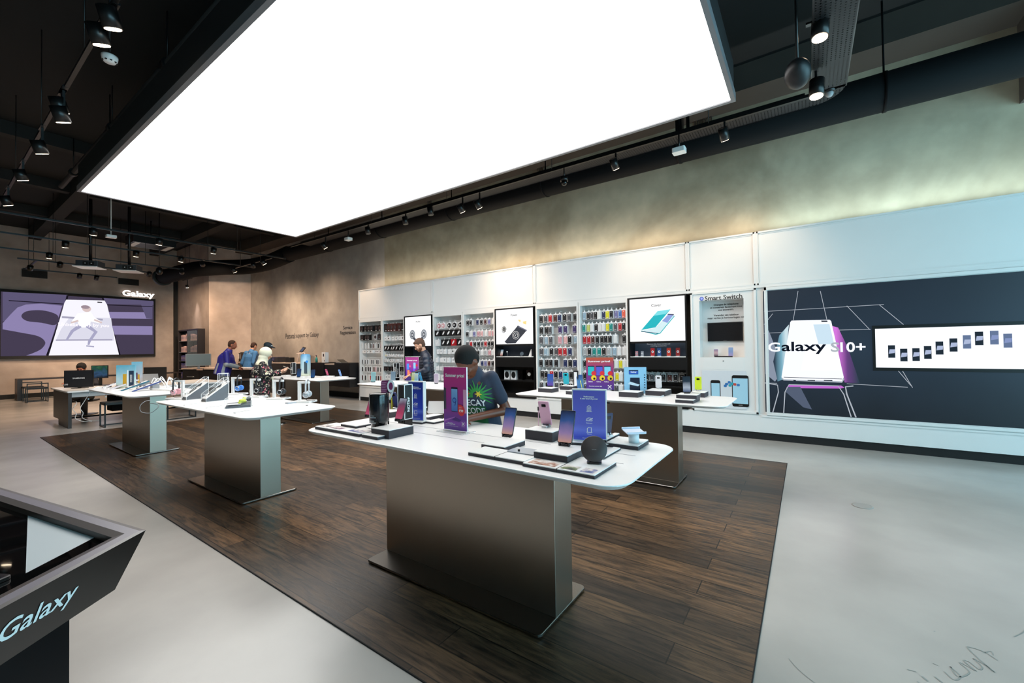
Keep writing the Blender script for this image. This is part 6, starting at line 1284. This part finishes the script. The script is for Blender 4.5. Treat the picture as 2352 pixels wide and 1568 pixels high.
P = atz(12, 1318, ZK - .017); o = thing('smartphone', 'dark phone lying on the kiosk glass at the left edge of the picture', 'phone', P, .5)
MB().slab(-.09, -.012, -.04, .11, 0, .009, .01).build('body', black, o); MB().slab(-.087, -.015, -.037, .107, .009, .0095, .009).build('screen', mat('scr_off3', '#24242c', .1), o)
# ---------------------------------------------------------------- people
def remesh(mb, name, m, parent, voxel=.009, smooth=4, mats=None):
    o = mb.build('tmp', mats or m); md = o.modifiers.new('r', 'REMESH'); md.mode = 'VOXEL'; md.voxel_size = voxel; md.use_smooth_shade = True
    if smooth: s = o.modifiers.new('s', 'SMOOTH'); s.iterations = smooth; s.factor = .5
    dg = bpy.context.evaluated_depsgraph_get(); me = bpy.data.meshes.new_from_object(o.evaluated_get(dg)); bpy.data.objects.remove(o)
    me.name = name; me.materials.clear(); me.materials.append(m)
    for p in me.polygons: p.use_smooth = True
    r = bpy.data.objects.new(name, me); COL.objects.link(r)
    if parent: r.parent = parent
    return r
def limb(b, pts, rad):
    pts = [Vector(p) for p in pts]
    for i in range(len(pts) - 1): b.cyl(pts[i], pts[i + 1], rad[i], rad[i + 1], n=14)
    for p, r in zip(pts, rad): b.ell(p, r, n=14, k=8)
def loft(b, rows, tilt=0):
    """elliptic body rings: rows of (centre, half width, half depth, lean angle)"""
    R = []
    for c, rx, ry, a in rows:
        Mx_ = Matrix.Rotation(a, 3, 'X'); R.append([Vector(c) + Mx_ @ Vector((rx * math.cos(2 * PI * k / 20), ry * math.sin(2 * PI * k / 20), 0)) for k in range(20)])
    b.rings(R)
def hand(b, wrist, d, palm_n, curl=.5, s=1.0):
    """palm and five fingers; d = direction of the hand, palm_n = direction the palm faces"""
    d = Vector(d).normalized(); n = (Vector(palm_n) - d * Vector(palm_n).dot(d)).normalized(); w = d.cross(n)
    wrist = Vector(wrist); Rm = Matrix((w, n, d)).transposed(); c = wrist + d * .045 * s
    b.ell(c, (.040 * s, .014 * s, .052 * s), Rm=Rm)
    for k, L in enumerate((.066, .075, .070, .055)):
        x = (.030 - .020 * k) * s; p = wrist + d * .085 * s + w * x; a = curl * .5
        pts = [p - d * .02 * s, p]; 
        for j in range(3): q = pts[-1] + (d * math.cos(a) + n * math.sin(a)) * L * s * (.42, .32, .26)[j]; pts.append(q); a += curl * .75
        limb(b, pts, [.0098 * s, .0095 * s, .009 * s, .0085 * s, .0075 * s])
    p = wrist + d * .03 * s + w * .034 * s; limb(b, [p, p + (w * .6 + d * .6 + n * .35) * .035 * s, p + (w * .7 + d * 1.3 + n * .7) * .05 * s], [.013 * s, .011 * s, .009 * s])
def head_parts(b, Mh, s=1.0):
    T = lambda p: Mh @ (Vector(p) * s); R3 = Mh.to_3x3()
    b.ell(T((0, .012, .02)), (.076 * s, .098 * s, .098 * s), n=24, k=16, Rm=R3)
    b.ell(T((0, -.018, -.035)), (.062 * s, .072 * s, .075 * s), n=20, k=14, Rm=R3); b.ell(T((0, -.050, -.085)), (.034 * s, .032 * s, .025 * s), Rm=R3)
    b.ell(T((0, -.096, -.022)), (.013 * s, .016 * s, .022 * s), Rm=R3); b.ell(T((0, -.104, -.034)), (.015 * s, .012 * s, .010 * s), Rm=R3)
    b.ell(T((0, -.078, .020)), (.052 * s, .016 * s, .012 * s), Rm=R3); b.ell(T((0, -.083, -.064)), (.024 * s, .010 * s, .009 * s), Rm=R3)
    for sx in (-1, 1):
        b.ell(T((sx * .078, .012, -.012)), (.010 * s, .020 * s, .032 * s), Rm=R3); b.ell(T((sx * .038, -.066, -.025)), (.024 * s, .020 * s, .020 * s), Rm=R3)
def face_bits(o, Mh, s, browc, lipc, closed=False):
    R3 = Mh.to_3x3(); T = lambda p: Mh @ (Vector(p) * s)
    for sx in (-1, 1):
        if closed: MB().ell(T((sx * .031, -.084, -.002)), (.013 * s, .004 * s, .0022 * s), Rm=R3).build('eyelashes', browc, o)
        else:
            ey = MB().ell(T((sx * .031, -.079, .002)), (.011 * s, .006 * s, .0048 * s), Rm=R3).build('eye', mat('eye_white', '#b9b0a8', .3), o)
            MB().ell(T((sx * .031, -.0838, .001)), (.0048 * s, .0025 * s, .0045 * s), Rm=R3).build('iris', mat('iris', '#1c120d', .2), ey)
        MB().ell(T((sx * .032, -.090, .022)), (.018 * s, .005 * s, .004 * s), Rm=R3).build('eyebrow', browc, o)
    MB().ell(T((0, -.0915, -.064)), (.020 * s, .004 * s, .006 * s), Rm=R3).build('lips', lipc, o)
def hair_short(o, Mh, s, m, puff=1.0, fringe=0.0, voxel=.008):
    b = MB(); R3 = Mh.to_3x3(); T = lambda p: Mh @ (Vector(p) * s)
    b.ell(T((0, .024, .034)), (.080 * s * puff, .096 * s * puff, .094 * s * puff), n=24, k=16, Rm=R3)
    b.ell(T((0, .045, -.005)), (.072 * s, .068 * s, .080 * s), Rm=R3)
    if fringe: b.ell(T((0, -.045, .078)), (.058 * s, .042 * s, .030 * s * fringe), Rm=R3)
    return remesh(b, 'hair', m, o, voxel, 3)
def person(label, base, yaw, h=1.75, lean=.15, hfwd=.03, hpitch=.3, hturn=0, arms=None, skin=skin_w, shirt=None, trousers=None, hair=None, sleeves='long', fat=1.0, seated=False, puffer=False, legs=True,
           hair_puff=1.0, fringe=0, beard=None, collar=True, coat=None, shoe=None, hands=True, dress=None, necklean=.3, shoulder=1.0, handdir=None, bulge=0):
    o = thing('person', label, 'person', base, yaw); k = h / 1.75
    hipz = .92 * k if not seated else .50; tl = .50 * k
    L = lambda t, off=0: Vector((0, -math.sin(lean) * tl * t + off, hipz + math.cos(lean) * tl * t))
    hip = L(0); chest = L(.72); neck0 = L(1.0); neck1 = neck0 + Vector((0, -math.sin(lean + necklean) * .09 * k, math.cos(lean + necklean) * .09 * k))
    hc = neck1 + Vector((0, -hfwd, .095 * k)); Mh = Matrix.Translation(hc) @ Matrix.Rotation(hturn, 4, 'Z') @ Matrix.Rotation(hpitch, 4, 'X'); s = k * .5 + .5
    sw = .185 * k * shoulder; sh = [L(.92) + Vector((sx * sw, .01, 0)) for sx in (-1, 1)]
    if arms is None: arms = [((-.26, .02, 1.12), (-.24, -.12, .90)), ((.26, .02, 1.12), (.24, -.12, .90))]
    arms = [(Vector(a) , Vector(b_)) for a, b_ in arms]
    body = MB(); head_parts(body, Mh, s); limb(body, [neck0 - Vector((0, 0, .03)), neck1 + Vector((0, 0, .03))], [.058 * k, .052 * k])
    loft(body, [(hip + Vector((0, 0, -.10 * k)), .14 * k * fat, .10 * k, lean * .3), (hip, .155 * k * fat, .11 * k, lean * .6), (L(.35), .135 * k * fat, .10 * k * fat, lean), (L(.7), .160 * k * fat, .11 * k * fat, lean), (L(.9), .150 * k, .085 * k, lean), (L(1.0), .07 * k, .06 * k, lean)])
    kn = []
    for i, sx in enumerate((-1, 1)):
        hj = hip + Vector((sx * .085 * k, 0, -.06)); 
        if seated: kj = hj + Vector((sx * .06, -.42, 0)); an = kj + Vector((0, .02, -.38))
        else: kj = Vector((sx * .10 * k, -.02, .49 * k)); an = Vector((sx * .11 * k, .02, .08))
        kn.append((hj, kj, an)); limb(body, [hj, kj, an], [.085 * k, .056 * k, .040 * k]); limb(body, [an + Vector((0, .03, -.04)), an + Vector((0, -.13, -.045))], [.038, .030])
        el, wr_ = arms[i]; limb(body, [sh[i], el, wr_], [.052 * k, .040 * k, .027 * k])
        if hands:
            hd = (handdir[i] if handdir else None) or ((wr_ - el).normalized(), Vector((0, 0, -1))); hand(body, wr_, hd[0], hd[1], .5, k)
    remesh(body, 'body', skin, o, .0075, 3)
    if shirt:
        b = MB(); e = .016 + bulge
        rows = []; N = 22 if puffer else 8
        zt0 = -.16 if not dress else -.20
        for j in range(N + 1):
            t = j / N; q = L(-.22 + t * 1.12); wv = (.012 * math.sin(j * PI) + (.010 if j % 2 else -.006)) if puffer else 0
            wx = np.interp(t, [0, .25, .5, .8, .93, 1], [.168, .160, .148, .178, .165, .10]) * k * (fat if t < .9 else 1) + e * .6 + wv; wy = np.interp(t, [0, .25, .5, .8, 1], [.118, .120, .112, .125, .07]) * k * fat + e * .6 + wv
            rows.append((q, wx, wy, lean))
        loft(b, rows)
        for i in (0, 1):
            el, wr_ = arms[i]; 
            if sleeves == 'short': mid_ = sh[i].lerp(el, .62); limb(b, [L(.84) + Vector((.10 * (1 if i else -1), 0, 0)), sh[i], mid_], [.080 * k, .062 * k, .060 * k])
            else:
                P_ = [sh[i].lerp(el, t) for t in (0, .33, .66, 1)] + [el.lerp(wr_, t) for t in (.3, .6, .93)]; R_ = [.075, .069, .063, .058, .052, .047, .040]
                if puffer: P_ = [sh[i].lerp(el, t / 6) for t in range(7)] + [el.lerp(wr_, t / 6) for t in range(1, 6)]; R_ = [(.084 - .0032 * j) + (.006 if j % 2 else -.004) for j in range(12)]
                limb(b, P_, [r * k for r in R_]); limb(b, [L(.84) + Vector((.08 * (1 if i else -1), 0, 0)), sh[i]], [.085 * k, .075 * k])
        limb(b, [L(.96), L(1.04)], [.095 * k, .070 * k if not collar else .076 * k])
        sh_o = remesh(b, 'shirt' if not coat else coat, shirt, o, .010, 3)
    if collar and coat:
        c = neck0.lerp(neck1, .35); MB(Matrix.Translation(c) @ Matrix.Rotation(lean, 4, 'X')).lathe([(.080 * k, -.05), (.074 * k, .0), (.070 * k, .035), (.062 * k, .03), (.062 * k, -.04)], n=24).build('collar', shirt, o)
    if trousers and legs:
        b = MB(); loft(b, [(hip + Vector((0, 0, -.14 * k)), .160 * k * fat, .120 * k, 0), (hip + Vector((0, 0, -.02)), .165 * k * fat, .122 * k, lean * .5), (hip + Vector((0, 0, .06)), .160 * k * fat, .118 * k, lean)])
        for hj, kj, an in kn: limb(b, [hj, kj, an], [.100 * k, .072 * k, .058 * k])
        remesh(b, 'trousers', trousers, o, .012, 3)
    for hj, kj, an in kn:
        b = MB(); b.ell(an + Vector((0, -.05, -.045)), (.048, .14, .038)).box(an.x - .042, an.x + .042, an.y - .17, an.y + .07, an.z - .08 if not seated else an.z - .08, an.z - .058); remesh(b, 'shoe', shoe or black, o, .012, 2)
    face_bits(o, Mh, s, hair or mat('brow_dark', '#221812', .7), mat('lips_' + skin.name, tuple(x * .8 for x in skin.node_tree.nodes['Principled BSDF'].inputs['Base Color'].default_value[:3]), .5), closed=hpitch > .3)
    if hair: hair_short(o, Mh, s, hair, hair_puff, fringe)
    if beard:
        b = MB(); R3 = Mh.to_3x3(); T = lambda p: Mh @ (Vector(p) * s)
        b.ell(T((0, -.050, -.088)), (.046 * s, .044 * s, .036 * s), Rm=R3).ell(T((.042, -.022, -.062)), (.022 * s, .036 * s, .038 * s), Rm=R3).ell(T((-.042, -.022, -.062)), (.022 * s, .036 * s, .038 * s), Rm=R3).ell(T((0, -.090, -.052)), (.026 * s, .010 * s, .008 * s), Rm=R3)
        remesh(b, 'beard', beard, o, .007, 3)
    return dict(o=o, Mh=Mh, s=s, k=k, L=L, sh=sh, arms=arms, neck0=neck0, neck1=neck1, hip=hip)

# the boy at the front table
tee = mat('tee_navy', '#2e3547', .85, var=.12, vs_=14, bump=.15)
B0 = (2.775, 2.27, .006); yb = math.atan2(-.93, .36)
boy = person('boy with short black hair in a navy printed T-shirt bending over the front table', B0, yb, h=1.66, lean=.48, necklean=1.0, hfwd=.03, hpitch=.95, arms=[((-.18, -.28, .98), (-.05, -.42, .97)), ((.25, -.10, .99), (.02, -.40, .965))],
             skin=skin_d, shirt=tee, bulge=.012, trousers=mat('jeans_dark', '#1f2530', .8), hair=mat('hair_black', '#0d0a09', .9, bump=.15, vs_=300), sleeves='short', fat=1.0, collar=False, shoulder=.84, hair_puff=1.05, shoe=white, hturn=-.55)
# shirt print, laid onto the cloth by casting onto it
def lay_on(o_cloth, decal_v, d, off=.0025):
    bv = BVHTree.FromPolygons([v.co for v in o_cloth.data.vertices], [tuple(p.vertices) for p in o_cloth.data.polygons]); out = []
    for p in decal_v:
        hit = bv.ray_cast(Vector(p) - d * .6, d); out.append((hit[0] - d * off) if hit[0] else Vector(p))
    return out
cloth = [c for c in boy['o'].children if c.name.startswith('shirt')][0]; cl = boy['L']
def dense(poly_pts, n=6):
    out = []
    for i, p in enumerate(poly_pts):
        q = poly_pts[(i + 1) % len(poly_pts)]; out += [(p[0] + (q[0] - p[0]) * t / n, p[1] + (q[1] - p[1]) * t / n) for t in range(n)]
    return out
D = Vector((0, 1, -.25)).normalized()
def decal(mb, name, m, off): 
    vv = lay_on(cloth, [Vector((x, -.5, z)) for x, y, z in mb.v], D, off); b = MB(); b.v = [tuple(v) for v in vv]; b.f = [f for f in mb.f if not any(abs(vv[i].y + .5) < 1e-6 for i in f)]; mb.mi = [m_ for f, m_ in zip(mb.f, mb.mi) if not any(abs(vv[i].y + .5) < 1e-6 for i in f)]; mb.f = b.f; b.mi = mb.mi; b.sm = [True] * len(mb.f); return b.build(name, m, boy['o'])
leafm = mat('print_leaf', '#2f8a3c', .7); leafd = mat('print_leaf_dark', '#16592c', .7)
cx0, cz0 = .015, 1.165
s = MB(); 
for k in range(13):
    a = math.radians(-25 + 18 * k); r0_, r1_ = .03, (.095 if 50 < -25 + 18 * k < 140 else .115) + .02 * (k % 2)
    pts = [(cx0 + .03 + math.cos(a) * r0_ + (math.cos(a) * (r1_ - r0_)) * t / 8, cz0 + .02 + math.sin(a) * r0_ + math.sin(a) * (r1_ - r0_) * t / 8) for t in range(9)]
    s.band(pts, .020, 0, 0, .003)
decal(s, 'leaf_print', [leafm], .003)
s = MB()
for k in range(10):
    for j in range(6): x = cx0 - .085 + k * .017; z = cz0 - .06 - j * .022; s.add([(x, 0, z), (x + .0172, 0, z), (x + .0172, 0, z - .0222), (x, 0, z - .0222)], [(0, 1, 2, 3)])
decal(s, 'print_ground', [leafd], .002)
s = MB()
for cx_, cz_, c in ((cx0 + .045, cz0 + .03, 0), (cx0 - .045, cz0 + .035, 1)):
    for k in range(6):
        a = PI / 3 * k; s.add([(cx_, 0, cz_), (cx_ + .012 * math.cos(a - .5), 0, cz_ + .012 * math.sin(a - .5)), (cx_ + .03 * math.cos(a), 0, cz_ + .03 * math.sin(a)), (cx_ + .012 * math.cos(a + .5), 0, cz_ + .012 * math.sin(a + .5))], [(0, 1, 2, 3)], c)
decal(s, 'flower_print', [mat('fl_yellow', '#e6c23a', .7), mat('fl_red', '#c9402f', .7)], .0045)
for t_, z in (('DECAY', cz0 - .035), ('CODE', cz0 - .095)):
    a = text(t_, card, boy['o'], 0, 0, 0, w=.19 if t_ == 'DECAY' else .155, h=.046, bold=.02, name='print_lettering')
    vv = lay_on(cloth, [Vector((v.co.x + cx0, -.5, v.co.z + z)) for v in a.data.vertices], D, .006)
    for v, q in zip(a.data.vertices, vv): v.co = q
# bearded man
P = atd(984, 800, 8.0); puf = mat('puffer_navy', '#1a2233', .45, var=.15, vs_=10)
person('bearded man in a navy padded jacket looking down behind the middle right table', (P.x, P.y, 0), rz(-128), h=1.74, lean=.14, hfwd=.06, hpitch=.55, arms=[((-.30, -.05, 1.12), (-.20, -.33, 1.02)), ((.30, -.05, 1.12), (.20, -.35, 1.03))],
       skin=skin_w, shirt=puf, coat='padded_jacket', trousers=mat('trouser_black', '#15151a', .8), hair=mat('hair_brown', '#54392a', .8, bump=.5, vs_=160), beard=mat('beard_auburn', '#6e3f28', .85, bump=.5, vs_=160), puffer=True, fringe=.9, hair_puff=1.03, bulge=.012)
# woman with scarf
def floral():
    m = mat('floral_cloth', '#121114', .8); nt = m.node_tree; b = nt.nodes['Principled BSDF']
    tc = nt.nodes.new('ShaderNodeTexCoord'); n1 = nt.nodes.new('ShaderNodeTexNoise'); n1.inputs['Scale'].default_value = 18; n1.inputs['Detail'].default_value = 1
    va = nt.nodes.new('ShaderNodeMix'); va.data_type = 'RGBA'; va.blend_type = 'LINEAR_LIGHT'; va.inputs[0].default_value = .06
    nt.links.new(tc.outputs['Object'], n1.inputs['Vector']); nt.links.new(tc.outputs['Object'], va.inputs[6]); nt.links.new(n1.outputs['Color'], va.inputs[7])
    vo = nt.nodes.new('ShaderNodeTexVoronoi'); vo.inputs['Scale'].default_value = 24; nt.links.new(va.outputs[2], vo.inputs['Vector'])
    cr = nt.nodes.new('ShaderNodeValToRGB'); cr.color_ramp.interpolation = 'CONSTANT'; e = cr.color_ramp.elements; e[0].color = (1, 1, 1, 1); e[1].position = .40; e[1].color = (0, 0, 0, 1); nt.links.new(vo.outputs['Distance'], cr.inputs[0])
    c2 = nt.nodes.new('ShaderNodeValToRGB'); c2.color_ramp.interpolation = 'CONSTANT'; el = c2.color_ramp.elements; el.new(.35); el.new(.62); el.new(.8)
    for q, (p, c) in zip(el, ((0, '#121114'), (.35, '#d9cfb0'), (.62, '#c9c2b4'), (.8, '#c96a78'), (1, '#8a8f5a'))): q.position = p; q.color = srgb(c)
    sp = nt.nodes.new('ShaderNodeSeparateColor'); nt.links.new(vo.outputs['Color'], sp.inputs[0]); nt.links.new(sp.outputs[0], c2.inputs[0])
    mx = nt.nodes.new('ShaderNodeMix'); mx.data_type = 'RGBA'; mx.inputs[6].default_value = srgb('#121114'); nt.links.new(cr.outputs[0], mx.inputs[0]); nt.links.new(c2.outputs[0], mx.inputs[7]); nt.links.new(mx.outputs[2], b.inputs['Base Color']); return m
flo = floral()
P = atd(596, 800, 7.6); yw = rz(72)
wm = person('woman in a cream headscarf and black floral coat holding a phone', (P.x, P.y, 0), yw, h=1.60, lean=.10, hfwd=.03, hpitch=.35, arms=[((-.26, -.02, 1.08), (-.12, -.32, 1.10)), ((.27, -.05, 1.06), (.10, -.36, 1.13))],
            skin=skin_w, shirt=flo, coat='floral_coat', trousers=mat('trouser_black', '#15151a', .8), fat=1.25, bulge=.03, collar=False, handdir=[(Vector((.2, -1, .35)), Vector((.6, 0, .8))), (Vector((-.2, -1, .35)), Vector((-.6, 0, .8)))])
o = wm['o']; b = MB(); loft(b, [(Vector((0, .0, .52)), .25, .19, 0), (Vector((0, 0, .70)), .22, .17, 0), (Vector((0, -.0, .86)), .20, .15, 0), (Vector((0, -.0, .95)), .185, .14, 0)]); remesh(b, 'coat_skirt', flo, o, .012, 3)
Mh, s = wm['Mh'], wm['s']; R3 = Mh.to_3x3(); T = lambda p: Mh @ (Vector(p) * s); b = MB()
b.ell(T((0, .02, .015)), (.094 * s, .112 * s, .112 * s), n=24, k=16, Rm=R3).ell(T((0, .02, -.075)), (.078, .078, .09), Rm=R3); q = wm['neck0']
loft(b, [(q + Vector((0, .01, -.05)), .135, .105, .1), (q + Vector((0, .01, -.01)), .11, .098, .1), (q + Vector((0, -.0, .05)), .078, .076, .1), (q + Vector((0, -.01, .12)), .072, .074, .1)])
b.ell(T((0, -.02, -.115)), (.062, .055, .04), Rm=R3); remesh(b, 'headscarf', mat('scarf_cream', '#ded9c0', .85, bump=.3, vs_=18), o, .009, 4)
MB().tube([q + Vector((.13, -.06, -.05)), q + Vector((.11, -.15, -.15)), q + Vector((.07, -.17, -.32)), q + Vector((.06, -.16, -.48))], [.022, .02, .016, .012]).build('scarf_end', mat('scarf_cream', '#ded9c0', .85), o)
MB().tube([q + Vector((.12, .06, -.08)), q + Vector((.0, .16, -.25)), q + Vector((-.14, .14, -.45)), q + Vector((-.2, .05, -.55))], .009).build('bag_strap', mat('strap_tan', '#3a2a24', .6), o)
MW = Matrix.Translation(Vector((P.x, P.y, 0))) @ Matrix.Rotation(yw, 4, 'Z'); hp_ = MW @ Vector((-.02, -.47, 1.175))
oo = thing('smartphone', 'pale phone held up in both hands by the woman in the cream scarf', 'phone', hp_, yw); MB(Matrix.Rotation(math.radians(-62), 4, 'X')).box(-.04, .04, -.005, .005, -.06, .10).build('body', mat('phone_beige', '#b8a894', .35), oo); MB(Matrix.Rotation(math.radians(-62), 4, 'X')).box(-.036, .036, .005, .006, -.055, .095).build('screen', glossblk, oo)
# man with cap
P = atd(604, 800, 10.7)
cm_ = person('man with a dark cap in profile behind the woman in the cream scarf', (P.x, P.y, 0), rz(32), h=1.76, lean=.12, hfwd=.04, hpitch=.35, skin=skin_r, shirt=mat('shirt_check', '#3d4654', .8, var=.5, vs_=60), trousers=mat('jeans_dark', '#1f2530', .8), hair=mat('hair_dark', '#1c1512', .9))
Mh, s = cm_['Mh'], cm_['s']; R3 = Mh.to_3x3(); T = lambda p: Mh @ (Vector(p) * s); b = MB(); b.ell(T((0, .018, .048)), (.088 * s, .110 * s, .082 * s), n=24, k=16, Rm=R3); capm = mat('cap_navy', '#16262e', .8); 
b.rings([[Mh @ (Vector((x * s, y * s, z))) for x, y in [(-.07, -.06), (-.065, -.12), (-.04, -.165), (0, -.18), (.04, -.165), (.065, -.12), (.07, -.06)]] for z in (.036, .048)]); remesh(b, 'cap', capm, cm_['o'], .006, 2)
MB().ell(T((-.03, -.085, .075)), (.014, .01, .01)).ell(T((.01, -.09, .075)), (.014, .01, .01)).build('cap_badge', card, cm_['o'])
# staff member in denim
P = atd(570, 800, 14.1)
person('staff member in a light denim shirt, seen from behind at the service counter', (P.x, P.y, 0), rz(105), h=1.86, lean=.22, hfwd=.05, hpitch=.5, skin=skin_w, shirt=mat('denim', '#3f74a8', .8, var=.25, vs_=25), trousers=mat('trouser_black', '#15151a', .8), hair=mat('hair_auburn', '#30180f', .85), shoulder=1.05, fat=1.05)
# man in blue jacket
P = atd(512, 800, 11.6); bj = mat('jacket_blue', '#201f80', .5, var=.2, vs_=6)
mj = person('man in a blue and grey windbreaker leaning on the service counter', (P.x, P.y, 0), rz(62), h=1.88, lean=.24, hfwd=.05, hpitch=.25, arms=[((-.30, -.14, 1.16), (-.14, -.36, 1.08)), ((.33, -.22, 1.12), (.08, -.36, 1.06))], skin=skin_r, shirt=bj, coat='windbreaker', trousers=mat('trouser_black', '#15151a', .8),
            hair=mat('hair_grey_brown', '#3a2418', .85), fat=1.32, bulge=.035, shoulder=1.12)
gm = mat('jacket_grey', '#8a949c', .5); cl2 = [c for c in mj['o'].children if c.name.startswith('windbreaker')][0]
bv = BVHTree.FromPolygons([v.co for v in cl2.data.vertices], [tuple(p.vertices) for p in cl2.data.polygons])
def stripe(pts, wdt, nm_):
    """strip laid on the jacket, points given around its vertical axis: (angle, height)"""
    s = MB(); rows = []
    for a, z in pts:
        row = []
        for dw in (-.5, -.25, 0, .25, .5):
            aa = a + dw * wdt; d = Vector((-math.cos(aa), -math.sin(aa), 0)); c = Vector((0, -math.tan(.22) * max(0, z - .98), z)); hit = bv.ray_cast(c - d * .9, d)
            row.append((hit[0] - d * .004) if hit[0] else c - d * .2)
        rows.append(row)
    n = 5; V = [p for r in rows for p in r]; F = [(i * n + j, i * n + j + 1, (i + 1) * n + j + 1, (i + 1) * n + j) for i in range(len(rows) - 1) for j in range(n - 1)]; s.add(V, F, 0, True); s.build(nm_, gm, mj['o'])
for a0 in (-PI * .96, PI * .38, PI * .80):
    stripe([(a0, .84 + .028 * i) for i in range(14)], .28, 'grey_stripe')
for i in (0, 1):
    el, wr_ = mj['arms'][i]; b = MB(); limb(b, [el.lerp(wr_, -.05), el.lerp(wr_, .45), el.lerp(wr_, .9)], [.066, .060, .052]); remesh(b, 'grey_sleeve', gm, mj['o'], .01, 2)
# seated person behind the monitor
P = atd(195, 838, 10.4)
person('person with dark bushy hair seated behind the SAMSUNG monitor, only the head showing', (P.x + .0, P.y, 0), rz(-30), h=1.72, lean=.2, hfwd=.04, hpitch=.35, seated=True, arms=[((-.27, -.15, .75), (-.2, -.42, .80)), ((.27, -.15, .75), (.2, -.42, .80))], skin=skin_r, shirt=mat('shirt_dark', '#22222a', .8),
       trousers=mat('trouser_black', '#15151a', .8), hair=mat('hair_dark', '#1c1512', .9), hair_puff=1.12, fringe=1.2)
tag(MB().slab(-.22, .22, -.2, .2, .33, .37, .03).cyl((0, 0, .02), (0, 0, .33), .03).slab(-.2, .2, -.2, .2, 0, .02, .05).build('desk_chair', black, loc=(P.x, P.y, 0), rotz=rz(-30)), 'black chair under the seated person behind the SAMSUNG monitor', 'chair')
